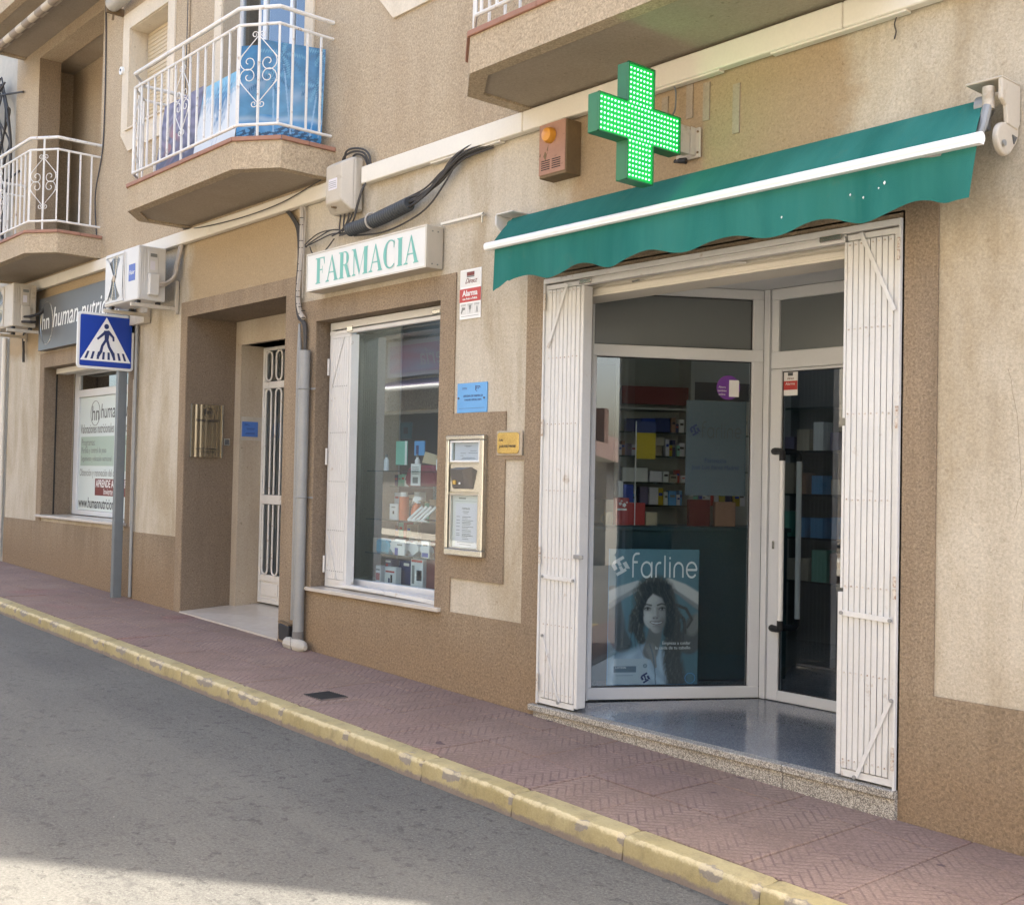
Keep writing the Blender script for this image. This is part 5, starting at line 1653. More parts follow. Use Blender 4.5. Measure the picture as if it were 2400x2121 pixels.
fig([[(.026 * math.cos(a), 3.052 + .028 * math.sin(a)) for a in np.linspace(0, 2 * math.pi, 18, endpoint=False)]], 'pictogram_head')
fig([[(-.028, 3.005), (.030, 3.012), (.034, 2.99), (.024, 2.90), (-.018, 2.90), (-.02, 2.965)],
     [(.020, 3.013), (.034, 3.006), (.088, 2.945), (.090, 2.90), (.070, 2.898), (.066, 2.935), (.022, 2.972)],
     [(-.020, 3.010), (-.032, 2.99), (-.105, 2.915), (-.088, 2.902), (-.018, 2.962)],
     [(-.020, 2.905), (.012, 2.905), (-.030, 2.835), (-.040, 2.775), (-.075, 2.715), (-.102, 2.725), (-.068, 2.79), (-.055, 2.845)],
     [(-.004, 2.905), (.026, 2.905), (.045, 2.84), (.085, 2.78), (.105, 2.715), (.078, 2.712), (.055, 2.765), (.018, 2.83)]], 'pictogram_walker')
st = []
for k, (xb, lean) in enumerate(((-.235, -.028), (-.165, -.02), (-.095, -.012), (-.03, -.004), (.035, .004), (.10, .012), (.165, .02), (.23, .028))):
    xb *= .93
    st.append([(xb - .013, 2.695), (xb + .013, 2.695), (xb + .013 - lean, 2.775), (xb - .011 - lean, 2.775)])
b = MB()
for i, pl in enumerate(st): b.prism([(yc + p[0], p[1]) for p in pl], 'x', PX + .0030, PX + .0036)
b.build('pictogram_stripes', m_navy, cs)
bx('clamp', m_galv, cs, -12.222, -12.205, -.19, -.04, 3.0, 3.03)
bx('clamp', m_galv, cs, -12.222, -12.205, -.19, -.04, 2.70, 2.73)

# ---- green pharmacy cross ----------------------------------------------------------
cr = thing('pharmacy_cross', 'lit green LED pharmacy cross sticking out from the wall', 'pharmacy sign', (-4.32, -.49, 3.14))
cy, cz, HH, HW, HA = -.490, 3.462, .322, .328, .106
cp = [(-HA, -HH), (HA, -HH), (HA, -HA), (HW, -HA), (HW, HA), (HA, HA), (HA, HH), (-HA, HH), (-HA, HA), (-HW, HA), (-HW, -HA), (-HA, -HA)]
MB().prism([(cy + p[0], cz + p[1]) for p in cp], 'x', -4.365, -4.290).build('housing', m_green, cr, bevel=.003)
cin = [(p[0] * (1 - .008 / HW) , p[1]) for p in cp]
MB().prism([(cy + p[0] * .975, cz + p[1] * .975) for p in cp], 'x', -4.2898, -4.286).build('led_board', m_crossface, cr)
rim = MB()
n = len(cp)
for i in range(n):
    a, c = cp[i], cp[(i + 1) % n]
    if abs(a[0] - c[0]) < 1e-6:
        s_ = .0055 if a[0] > 0 else -.0055
        rim.box(-4.290, -4.277, cy + a[0] - max(s_, 0), cy + a[0] - min(s_, 0), cz + min(a[1], c[1]), cz + max(a[1], c[1]))
    else:
        s_ = .0055 if a[1] > 0 else -.0055
        xa, xb = sorted((a[0], c[0]))
        rim.box(-4.290, -4.2775, cy + xa, cy + xb, cz + a[1] - max(s_, 0), cz + a[1] - min(s_, 0))
rim.build('rim', m_green, cr)
b = MB()
pz = .0277; pyy = .0265


def led(y, z):
    x = -4.2858
    r = .0054
    k = 6
    v = [(x, y + r * math.cos(2 * math.pi * i / k), z + r * math.sin(2 * math.pi * i / k)) for i in range(k)] + [(x + .0075, y, z)]
    b.add(v, [(i, (i + 1) % k, k) for i in range(k)])


for j in range(-3, 4):
    for i in range(24): led(cy + (i - 11.5) * pyy, cz + j * pz)
for sgn in (-1, 1):
    for j in range(4, 12):
        for i in range(-3, 4): led(cy + i * pyy, cz + sgn * j * pz * .965)
b.build('led_lamps', m_led, cr, kind='stuff')
b = MB(); b.box(-4.35, -4.30, cy + HW, -.055, 3.385, 3.545)
b.build('mounting_arm', m_box, cr, bevel=.003)
b = MB(); b.box(-4.36, -4.262, -.014, 0.0, 3.372, 3.545); b.box(-4.44, -4.36, -.014, 0.0, 3.372, 3.41); b.box(-4.298, -4.29, -.055, -.014, 3.385, 3.545)
b.build('wall_plate', m_box, cr, bevel=.002)
b = MB()
for zz in (3.40, 3.52): b.cyl((-4.275, -.019, zz), (-4.275, -.014, zz), .007, 8)
b.build('screw', m_rustside, cr)
MB().tube([(-4.44, -.02, 3.385), (-4.42, -.05, 3.365), (-4.37, -.06, 3.36), (-4.33, -.05, 3.355)], [.006, .006, .016, .018], 8).build('cable_gland', m_black, cr)
cablerun('feed_cable', 'thin grey cable dropping from the duct to the green cross', [[(-4.45, -.03, 3.83), (-4.435, -.03, 3.78), (-4.44, -.03, 3.68), (-4.42, -.10, 3.60), (-4.38, -.16, 3.55)]], .005, m_postg, 'cable')
for i, (xx, z0, z1, lb) in enumerate(((-4.55, 3.60, 3.79, 'pale painted strip on the wall nearest the cross'), (-4.36, 3.62, 3.82, 'pale painted strip right of the thin cable'), (-4.235, 3.58, 3.80, 'pale painted strip right of the cross bracket'), (-4.02, 3.46, 3.74, 'longest pale painted strip right of the cross'))):
    t = bx('wall_strip', m_soffit, None, xx - .024, xx + .024, .004, .0118, z0, z1)
    tag(t, lb, 'strip', 'pale strips left on the wall by the cross')

# ---- alarm siren ----------------------------------------------------------------
si = thing('alarm_siren', 'rusty peeling salmon alarm siren box with amber lamp', 'alarm siren', (-5.39, 0, 3.45))
MB().prism([(-5.515, 3.452), (-5.262, 3.452), (-5.262, 3.80), (-5.515, 3.80)], 'y', -.12, .010).build('housing', m_rustside, si, bevel=.004)
bx('front_cover', m_rust, si, -5.515, -5.268, -.126, -.1205, 3.47, 3.80, bevel=.002)
lp = MB()
lp.tube([(-5.405, -.127, 3.715), (-5.405, -.150, 3.715), (-5.405, -.170, 3.715), (-5.405, -.178, 3.715)], [.052, .052, .042, .02], 18)
lp.build('amber_lamp', m_amber, si, smooth=True)
b = MB()
for k in range(5):
    for x0 in (-5.49, -5.39): b.box(x0, x0 + .08, -.1275, -.1262, 3.50 + k * .014, 3.506 + k * .014)
b.build('vent_slot', m_slit, si)
b = MB()
b.prism([(-5.47, 3.59), (-5.45, 3.56), (-5.44, 3.60), (-5.455, 3.62)], 'y', -.1275, -.1263); b.prism([(-5.44, 3.625), (-5.43, 3.62), (-5.425, 3.66)], 'y', -.1275, -.1263); b.prism([(-5.51, 3.60), (-5.50, 3.59), (-5.495, 3.615)], 'y', -.1275, -.1263)
b.build('rust_patch', m_rustside, si)

# ---- awning -----------------------------------------------------------------------
aw = thing('awning', 'retracted teal green canvas awning with white front bar over the shop entrance', 'awning', (-4.1, -.2, 2.73))
AX0, AX1 = -5.742, -2.42
MB().cyl((-5.83, -.085, 3.205), (-2.55, -.085, 3.232), .034, 18).build('roller_tube', m_teal, aw, smooth=True)
b = MB(); n = 60; rows_ = 8
vs = []
for j in range(rows_ + 1):
    f = j / rows_
    for i in range(n + 1):
        u = i / n
        xl = -5.80 + (AX0 + .005 + 5.80) * f; xr = -2.525 + (AX1 - .03 + 2.525) * f
        x = xl + (xr - xl) * u
        zt = 3.248 + .025 * u; zb = 3.015 + .008 * u
        z = zt + (zb - zt) * f + .006 * math.sin(math.pi * f) + .004 * math.sin(u * 37 + f * 2) * math.sin(math.pi * f)
        y = -.095 + (-.335 + .095) * f
        vs.append((x, y, z))
b.add(vs, [(j * (n + 1) + i, j * (n + 1) + i + 1, (j + 1) * (n + 1) + i + 1, (j + 1) * (n + 1) + i) for j in range(rows_) for i in range(n)])
b.build('canopy_fabric', m_teal, aw, smooth=True, recalc=False)
b = MB()
b.tube([(AX0 - .015, -.352, 3.010), (-2.405, -.352, 3.018)], .027, 14)
b.box(AX0 - .015, -2.405, -.3755, -.335, 2.990, 3.006)
b.build('front_bar', m_whitepr, aw, smooth=True)
b = MB(); n = 220
lvl = 6
vs = []
for j in range(lvl + 1):
    f = j / lvl
    for i in range(n + 1):
        u = i / n
        x = -5.69 + (-2.435 + 5.69) * u
        zb = 2.765 + .008 * u + (.027 + .004 * math.sin(x * 3.7)) * math.cos(2 * math.pi * (x + 4.867 + .02 * math.sin(x * 2.3)) / .543)
        if x < -5.55: zb = 2.715 + (x + 5.69) * .42
        if x > -2.62: zb = zb + (2.768 - zb) * min(1, (x + 2.62) / .10)
        zt = 2.990 + .008 * u
        xx = x - .012 * f * (1 if u < .01 else 0) - .03 * f * u
        vs.append((xx, -.338 - .016 * math.sin(x * 2.6) * f + .014 * math.sin(x * 11.57 + .6) * f + .004 * math.sin(x * 31) * f, zt + (zb - zt) * f))
b.add(vs, [(j * (n + 1) + i, j * (n + 1) + i + 1, (j + 1) * (n + 1) + i + 1, (j + 1) * (n + 1) + i) for j in range(lvl) for i in range(n)])
b.build('valance', m_teal, aw, smooth=True, recalc=False)
b = MB()
for (x, z, r) in ((-3.44, 2.835, .004), (-3.05, 2.88, .004), (-2.98, 2.855, .004), (-2.87, 2.905, .006), (-2.90, 2.885, .003)):
    b.prism([(x - r, z), (x, z - r * 1.6), (x + r, z + .001), (x + .001, z + r * 1.5)], 'y', -.358, -.354)
b.build('paint_specks', m_whitepr, aw, kind='stuff')
# cast end bracket on the right
eb = MB()
eb.box(-2.58, -2.405, -.175, .0, 3.325, 3.335)
eb.prism([(.0, 3.325), (-.175, 3.325), (-.175, 3.235), (-.13, 3.21), (-.12, 3.13), (-.02, 3.12), (.0, 3.15)], 'x', -2.425, -2.405)
eb = eb.build('end_bracket', m_box, aw, bevel=.004)
gh = [(-.125 + .078 * math.cos(a), 3.062 + .074 * math.sin(a)) for a in np.linspace(math.radians(75), math.radians(325), 20)] + [(-.02, 3.06), (.0, 3.10), (.0, 3.17), (-.05, 3.155)]
MB().prism(gh, 'x', -2.44, -2.41).build('gear_housing', m_box, eb, bevel=.010, seg=3)
MB().cyl((-2.405, -.155, 3.035), (-2.398, -.155, 3.035), .014, 12).build('bolt', m_galv, eb)
MB().prism([(-.07, 3.09), (-.03, 3.085), (-.055, 3.05)], 'x', -2.4095, -2.404).build('recess', m_greybd, eb)
MB().cyl((-2.55, -.10, 3.235), (-2.50, -.10, 3.235), .050, 18).build('roller_cap', m_galv, eb, smooth=True)
MB().cyl((-2.475, -.16, 3.20), (-2.475, -.16, 3.30), .026, 14).build('knuckle', m_box, eb, smooth=True)
MB().tube([(-2.475, -.17, 3.21), (-2.48, -.20, 3.12), (-2.49, -.22, 3.07)], [.022, .022, .018], 10).build('link', m_galv, eb, smooth=True)
MB().bar((-2.50, -.10, 3.155), (-5.55, -.12, 3.12), .035, .06).build('torsion_bar', m_galv, aw)
MB().bar((-2.50, -.18, 3.10), (-3.9, -.26, 3.06), .03, .05).build('folding_arm', m_galv, aw, bevel=.004)
MB().bar((-3.9, -.26, 3.06), (-2.6, -.33, 3.0), .025, .04).build('folding_arm', m_galv, aw, bevel=.004)
# left bracket
lb = MB(); lb.box(-5.90, -5.73, -.16, .0, 3.272, 3.282); lb.prism([(0, 3.272), (-.16, 3.272), (-.16, 3.21), (-.10, 3.15), (0, 3.14)], 'x', -5.91, -5.892)
lb.build('end_bracket', m_white, aw, bevel=.004)

# ---- notices, plates -----------------------------------------------------------------
al = thing('alarm_notice', 'white and red alarm company plate reading Alarma right of the window', 'sign', (-6.36, 0, 2.634))
bx('plate', m_whitepr, al, -6.478, -6.24, .004, .0115, 2.634, 2.991, bevel=.002)
bx('upper_panel', m_sunpanel, al, -6.468, -6.25, .0028, .0038, 2.868, 2.982)
bx('red_band', m_redpr, al, -6.4785, -6.2395, .0024, .0038, 2.757, 2.853)
bx('emblem', m_darkred, al, -6.40, -6.315, .0016, .0026, 2.943, 2.970)
bx('emblem', m_greypr, al, -6.40, -6.315, .0016, .0026, 2.932, 2.9415)
text('Direct', .052, m_darkred, al, (-6.355, .0018, 2.905), shear=.5, sx=.95)
text('Alarma', .058, m_whitepr, al, (-6.36, .0014, 2.818), bold=.0012)
text('con Aviso a Policía', .022, m_whitepr, al, (-6.36, .0014, 2.779), sx=.98, bold=.0005)
b = MB()
for k in range(3): b.box(-6.468 + k * .076, -6.398 + k * .076, .0028, .0037, 2.668, 2.746)
b.build('icon_field', m_sunpanel, al)
b = MB()
b.prism([(-6.462, 2.682), (-6.452, 2.675), (-6.437, 2.70), (-6.415, 2.702), (-6.412, 2.718), (-6.448, 2.722), (-6.452, 2.705)], 'y', .0016, .0026)
b.prism([(-6.372, 2.712), (-6.342, 2.712), (-6.352, 2.70), (-6.357, 2.673), (-6.362, 2.70)], 'y', .0016, .0026); b.prism([(-6.357 + .014 * math.cos(a), 2.722 + .012 * math.sin(a)) for a in np.linspace(0, 2 * math.pi, 12, endpoint=False)], 'y', .0016, .0024)
b.prism([(-6.290, 2.675), (-6.284, 2.675), (-6.279, 2.71), (-6.273, 2.675), (-6.267, 2.675), (-6.277, 2.722), (-6.281, 2.722)], 'y', .0016, .0026)
for k in range(3):
    b.box(-6.464 + k * .076, -6.404 + k * .076, .0018, .0026, 2.738, 2.741); b.box(-6.460 + k * .076, -6.410 + k * .076, .0018, .0026, 2.730, 2.733)
b.box(-6.46, -6.26, .0028, .0038, 2.654, 2.657)
b.build('icons', m_greypr, al)

bp = thing('wall_plaque', 'light blue pharmacy plaque on the cream wall, upper right of the window', 'sign', (-6.31, 0, 1.963))
bx('plate', m_skypl, bp, -6.480, -6.148, .001, .0115, 1.965, 2.176, bevel=.001)
text('OFICINA DE FARMACIA', .022, m_navy, bp, (-6.30, .0004, 2.082), sx=.95)
text('COLEGIO OFICIAL FARM.', .019, m_navy, bp, (-6.30, .0004, 2.055), sx=.9)
b = MB()
for (x, z) in ((-6.462, 2.07), (-6.175, 2.065)): b.cyl((x, -.004, z), (x, .001, z), .007, 10)
b.build('screw', m_greybd, bp)
b = MB()
for (x, z, w, h) in ((-6.275, 2.145, .05, .006), (-6.275, 2.12, .008, .035), (-6.262, 2.132, .008, .008), (-6.245, 2.132, .008, .008), (-6.262, 2.112, .006, .006), (-6.227, 2.138, .006, .01)):
    b.box(x, x + w, .0001, .0009, z, z + h)
for z in (2.14, 2.132): b.box(-6.425, -6.37, .0002, .0009, z, z + .003)
b.box(-6.46, -6.17, .0002, .0009, 1.995, 1.997)
b.build('print_marks', m_navy, bp)

gp = thing('wall_plaque', 'small rounded gold plaque right of the notice board', 'sign', (-5.9, 0, 1.66))
bx('mounting_patch', m_greige, gp, -6.022, -5.757, -.008, .0, 1.660, 1.828, bevel=.003)
MB().prism([(p[0], p[1]) for p in rrect(-6.008, -5.785, 1.672, 1.818, .022)], 'y', -.016, -.0085).build('plate', m_brass, gp, bevel=.004, seg=2)
text('Ldo.', .026, m_blackpr, gp, (-5.965, -.0168, 1.765), shear=.3)
text('J.LUIS PEREZ MADRID', .024, m_blackpr, gp, (-5.897, -.0168, 1.722), sx=.75, shear=.3)

nb = thing('notice_board', 'tall steel notice case with duty pharmacy papers and card reader', 'notice board', (-6.335, 0, .95))
NX0, NX1, NZ0, NZ1, ny_ = -6.545, -6.121, .952, 1.804, -.045
b = MB()
b.box(NX0, NX1, ny_, .0, 1.770, NZ1); b.box(NX0, NX1, ny_, .0, NZ0, .998); b.box(NX0, -6.512, ny_, .0, .998, 1.770); b.box(-6.165, NX1, ny_, .0, .998, 1.770)
b.build('steel_frame', m_steel, nb, bevel=.006)
bx('back_plate', m_steel, nb, -6.512, -6.165, -.008, .0, .998, 1.770)
b = MB(); b.box(-6.505, -6.172, -.036, -.010, 1.612, 1.625); b.box(-6.505, -6.172, -.036, -.010, 1.752, 1.765); b.box(-6.505, -6.492, -.036, -.010, 1.625, 1.752); b.box(-6.185, -6.172, -.036, -.010, 1.625, 1.752)
b.build('upper_frame', m_whitepr, nb, bevel=.003)
bx('paper_sheet', m_paper, nb, -6.475, -6.19, -.012, -.0085, 1.628, 1.75)
b = MB()
for z, x0, x1 in ((1.728, -6.37, -6.28), (1.722, -6.35, -6.30), (1.692, -6.30, -6.23), (1.675, -6.41, -6.35), (1.676, -6.32, -6.22), (1.658, -6.41, -6.38), (1.643, -6.39, -6.25), (1.635, -6.40, -6.24)): b.box(x0, x1, -.0128, -.0122, z, z + .003)
b.build('print_lines', m_greypr, nb)
bx('pane', m_glass, nb, -6.492, -6.185, -.030, -.027, 1.625, 1.752)
MB().prism([(-6.50, 1.40), (-6.172, 1.40), (-6.172, 1.60), (-6.50, 1.60)], 'y', -.030, -.009).build('reader_panel', m_steel, nb, bevel=.003)
MB().add([(-6.455, -.031, 1.425), (-6.235, -.031, 1.425), (-6.195, -.031, 1.555), (-6.26, -.031, 1.578), (-6.42, -.031, 1.575), (-6.49, -.031, 1.568),
          (-6.45, -.048, 1.432), (-6.29, -.062, 1.428), (-6.33, -.062, 1.56), (-6.485, -.048, 1.562)],
         [(6, 7, 8, 9), (7, 1, 2, 3, 8), (0, 1, 7, 6), (0, 6, 9, 5), (9, 8, 3, 4, 5)]).build('card_reader', m_steeldk, nb, recalc=True)
bx('chip_symbol', m_brass, nb, -6.435, -6.40, -.0605, -.052, 1.455, 1.485)
MB().cyl((-6.355, -.064, 1.463), (-6.355, -.050, 1.463), .008, 10).build('lamp', m_whitepr, nb)
b = MB(); b.box(-6.50, -6.175, -.034, -.010, 1.0, 1.008); b.box(-6.50, -6.175, -.034, -.010, 1.378, 1.388); b.box(-6.50, -6.490, -.034, -.010, 1.008, 1.378); b.box(-6.185, -6.175, -.034, -.010, 1.008, 1.378)
b.build('lower_frame', m_alu, nb, bevel=.002)
bx('paper_sheet', m_sunpanel, nb, -6.488, -6.187, -.011, -.0085, 1.01, 1.376)
bx('paper_sheet', m_paper, nb, -6.452, -6.213, -.0135, -.0115, 1.012, 1.322)
b = MB()
b.box(-6.42, -6.34, -.0118, -.0112, 1.352, 1.362); b.box(-6.46, -6.22, -.0118, -.0112, 1.336, 1.338)
for z in (1.225, 1.20, 1.18, 1.155, 1.13, 1.105, 1.092):
    b.box(-6.44, -6.40, -.0142, -.0137, z, z + .004); b.box(-6.375, -6.375 + RND.uniform(.08, .13), -.0142, -.0137, z, z + .004); b.box(-6.375, -6.375 + RND.uniform(.06, .12), -.0142, -.0137, z - .010, z - .007)
b.box(-6.37, -6.30, -.0142, -.0137, 1.262, 1.266); b.box(-6.36, -6.31, -.0142, -.0137, 1.25, 1.253); b.box(-6.37, -6.30, -.0142, -.0137, 1.068, 1.072); b.box(-6.43, -6.24, -.0142, -.0137, 1.045, 1.048); b.box(-6.40, -6.27, -.0142, -.0137, 1.03, 1.033)
b.build('print_lines', m_greypr, nb)
text('FARMACIA', .018, m_greypr, nb, (-6.333, -.0142, 1.285))
bx('pane', m_glass, nb, -6.490, -6.185, -.030, -.027, 1.008, 1.378)

# hanging wire, wall fittings
cablerun('loose_wire', 'short loose wire hanging below the duct at the right', [[(-3.02, -.01, 3.83), (-3.035, -.01, 3.79), (-3.03, -.005, 3.75), (-3.035, -.01, 3.715)]], .004, m_cable, 'wire')
t = thing('rolled_awning', 'rolled clear blind with bracket above the upper left window', 'blind', (-12.7, -.15, 6.8))
MB().cyl((-12.76, -.14, 6.78), (-11.2, -.14, 6.80), .085, 16).build('roll', plain("hazy_plastic_roll", (.40, .38, .34), .35, var=.2, vs=14), t, smooth=True)
MB().box(-12.80, -12.765, -.20, .0, 6.68, 6.76).build('bracket', m_rustside, t)
MB().tube([(-12.74, -.14, 6.66), (-12.76, -.14, 6.60), (-12.72, -.14, 6.59), (-12.71, -.14, 6.64)], .007, 6).build('hook', m_rustside, t)
t = thing('outdoor_socket', 'small round white fitting on the window trim, upper left', 'wall fitting', (-12.73, 0, 6.0))
MB().cyl((-12.70, -.05, 6.03), (-12.70, -.022, 6.03), .045, 14).build('body', m_whitepr, t)
MB().cyl((-12.70, -.056, 6.035), (-12.70, -.050, 6.035), .015, 10).build('eye', m_greybd, t)
t = thing('rolled_awning', 'checked cream awning rolled up over the left loggia', 'awning', (-14.4, -.5, 6.9))
MB().tube([(-16.5, -.50, 6.97), (-13.05, -.50, 6.97)], .055, 14).build('fabric_roll', m_check, t, smooth=True)
MB().tube([(-16.4, -.60, 6.87), (-13.0, -.60, 6.87)], .045, 14).build('front_roll', m_check, t, smooth=True)
cablerun('vertical_cable', 'thin dark cable running down the wall between the two balconies',
         [[(-13.30, -.012, 7.1), (-13.25, -.012, 6.4), (-13.24, -.012, 5.6), (-13.28, -.012, 5.2), (-13.42, -.02, 4.8), (-13.42, -.015, 4.5), (-13.33, -.012, 4.1), (-13.27, -.012, 3.95)]], .008, m_cable, 'cable')
cablerun('vertical_cable', 'thin dark cable running down beside the upper left window', [[(-11.07, -.012, 7.1), (-11.07, -.012, 6.2), (-11.075, -.012, 5.0), (-11.07, -.012, 4.2)]], .008, m_cable, 'cable')
MB().cyl((-11.04, -.012, 4.2), (-11.04, -.012, 7.1), .012, 8).build('cable_cover', m_tan, bpy.data.objects['vertical_cable.001'])
cablerun('sagging_wire', 'thin wire sagging under the middle balcony along the duct', [[(-8.3, -.07, 3.97), (-8.9, -.09, 3.88), (-9.6, -.10, 3.86), (-10.4, -.08, 3.90), (-11.0, -.03, 3.97)]], .005, m_cable, 'wire')

# ---- painted boards leaning behind the balcony railing ----------------------------------


def beach(u, v):
    n1 = np.sin(u * 23 + 3 * np.sin(v * 9)) * np.sin(v * 17 + 2 * np.sin(u * 13))
    n2 = np.sin(u * 61 + 5 * np.sin(v * 31)) * np.sin(v * 57 + u * 20)
    sky_ = np.stack([.045 + .06 * (1 - v), .17 + .10 * (1 - v), .33 + .09 * (1 - v)], 1) * (1 + .10 * n1 + .05 * n2)[:, None]
    cloud = np.clip(np.exp(-((v - .55 - .08 * np.sin(u * 7)) / .07) ** 2) * (.5 + .5 * np.sin(u * 19)), 0, 1)[:, None]
    c = sky_ * (1 - .45 * cloud) + cloud * .45 * np.array([.35, .42, .52])
    sea = (v < .26)[:, None]
    c = np.where(sea, np.stack([.06 + .05 * n1, .24 + .06 * n1, .47 + .05 * n1], 1), c)
    sand = np.exp(-((v - .24 - .03 * np.sin(u * 8 + 1)) / .03) ** 2)[:, None]
    c = c * (1 - .6 * sand) + .6 * sand * np.array([.38, .47, .55])
    dark = ((v < .13 + .05 * np.sin(u * 11)) & (n2 > -.2))[:, None]
    c = np.where(dark, np.array([.02, .07, .14]), c)
    for (px, top, lean, s_) in ((.17, .62, .05, .16), (.55, .66, -.03, .18), (.72, .88, -.12, .20), (.88, .60, .06, .17), (.97, .95, 0, .15)):
        tx = px + lean * (v / top)
        tr_ = (np.abs(u - tx) < .007) & (v < top) & (v > .1)
        c = np.where(tr_[:, None], np.array([.22, .38, .55]), c)
        for k in range(10):
            a = 2 * math.pi * k / 10 + .3
            du = u - (px + lean); dv_ = v - top
            proj_ = du * math.cos(a) + dv_ * math.sin(a)
            perp = -du * math.sin(a) + dv_ * math.cos(a) + proj_ ** 2 * 1.6 * (1 if math.cos(a) > 0 else -1)
            m_ = (proj_ > 0) & (proj_ < s_) & (np.abs(perp) < .013 + .012 * np.sin(proj_ * 300))
            c = np.where(m_[:, None], np.array([.05, .15, .27]) if k % 2 else np.array([.12, .30, .45]), c)
    return c


def waterfall(u, v):
    n1 = np.sin(u * 31 + 4 * np.sin(v * 7)) * np.sin(v * 11 + 3 * np.sin(u * 17))
    n2 = np.sin(u * 75 + 6 * np.sin(v * 12))
    w = np.array([.62, .66, .68]); bl = np.array([.05, .16, .32]); sk = np.array([.20, .45, .62])
    k = np.clip(.30 * n1 + .25 * n2 * n1 + (v - .45 - .25 * np.sin(u * 9)) * 2.2, 0, 1)[:, None]
    c = w * (1 - k) + bl * k
    s_ = np.clip((v - .72) * 4 + .6 * n2 * n1, 0, 1)[:, None]
    return c * (1 - s_) + sk * s_


def flowers(u, v):
    n1 = np.sin(u * 17 + 3 * np.sin(v * 13)); n2 = np.sin(v * 23 + 4 * np.sin(u * 9))
    a = np.array([.05, .045, .08]); b_ = np.array([.20, .18, .26]); r_ = np.array([.28, .10, .09]); g_ = np.array([.36, .30, .25])
    c = a + (b_ - a) * np.clip(.5 + .5 * n1 * n2 + (v - .6) * .9, 0, 1)[:, None]
    m1 = (np.exp(-(((u - .35) / .16) ** 2 + ((v - .45) / .22) ** 2)) * (n1 > 0))[:, None]
    c = c * (1 - m1) + m1 * r_
    m2 = (np.exp(-(((u - .2) / .06) ** 2 + ((v - .6) / .08) ** 2)))[:, None]
    return c * (1 - m2) + m2 * g_


def board(name, label, org, xd, yd, w, h, fn, nx=110, ny=110):
    t = thing(name, label, 'painting', org, 'pictures leaning behind the middle balcony railing')
    xd = Vector(xd).normalized(); yd = Vector(yd).normalized(); nn_ = xd.cross(yd)
    picture('picture_face', m_print, t, Vector(org) + nn_ * .006, xd, yd, w, h, nx, ny, fn)
    b = MB(); c = []
    for k in (-.006, .005):
        for a, e in ((0, 0), (w, 0), (w, h), (0, h)): c.append(tuple(Vector(org) + xd * a + yd * e + nn_ * k))
    b.add(c, [(3, 2, 1, 0), (4, 5, 6, 7), (0, 1, 5, 4), (1, 2, 6, 5), (2, 3, 7, 6), (3, 0, 4, 7)])
    b.build('board', m_greypr, t)
    return t


board('beach_picture', 'large blue painted beach picture with palms leaning in the balcony corner', (-8.80, -.60, 4.245), (.80, .60, 0), (0, .04, 1), .36, .86, lambda u, v: beach(u * .38, v))
board('beach_picture', 'blue palm beach picture facing sideways at the right end of the middle balcony', (-8.50, -.585, 4.245), (.33, .95, 0), (0, .03, 1), .55, .84, lambda u, v: beach(.38 + u * .62, v))
board('waterfall_picture', 'white and blue waterfall picture leaning behind the balcony bars', (-9.62, -.60, 4.245), (1, 0, 0), (.1, .10, 1), .78, .70, waterfall)
board('flower_picture', 'dark purple picture with red flowers at the left of the middle balcony', (-10.42, -.60, 4.245), (1, 0, 0), (0, .12, 1), .82, .74, flowers)

CN = {}


def carton_label(m, w, h, where, prev):
    if not CN:
        CN.update({m_whitepr: 'white', m_rust: 'salmon', m_paper: 'pale grey', m_navy: 'navy', m_greige: 'beige', m_mint: 'mint', m_redpr: 'red', m_darkred: 'maroon', m_lilac: 'lilac', m_skypl: 'light blue', m_yellowpl: 'yellow', m_box: 'tan'})
    size = ('tall ' if h > .12 else 'low ') + ('wide' if w > .10 else 'slim')
    if w < .05: size = 'tiny' if h < .07 else 'thin'
    return '%s %s carton, %s, %s' % (CN[m], size, where, 'right of %s one' % CN[prev] if prev else 'leftmost')


# ================================================================== IN AND ON THE SHOP GLASS
def dp(s, t, z): return (P0.x + DV.x * s + NV.x * t, P0.y + DV.y * s + NV.y * t, z)


def logo(parent, s, z, r, t_, m):
    """slanted rounded double-bar emblem"""
    b = MB()
    def poly(pts, k=0):
        n = len(pts)
        b.add([dp(s + (px * .866 - pz * .5) * r, t_ - k * .0001, z + (px * .5 + pz * .866) * r) for px, pz in pts], [tuple(range(n))])
    poly([(-.62, -.10), (-.30, -.10), (-.30, .62), (-.62, .40)])
    poly([(-.30, .36), (.62, .36), (.62, .62), (-.30, .62)], 1)
    poly([(-.10, .02), (.16, .02), (.16, .36), (-.10, .36)], 2)
    poly([(.30, .10), (.62, .10), (.62, -.62), (.30, -.40)], 3)
    poly([(.30, -.36), (-.62, -.36), (-.62, -.62), (.30, -.62)], 4)
    poly([(.10, -.02), (-.16, -.02), (-.16, -.36), (.10, -.36)], 5)
    return b.build('emblem', m, parent)


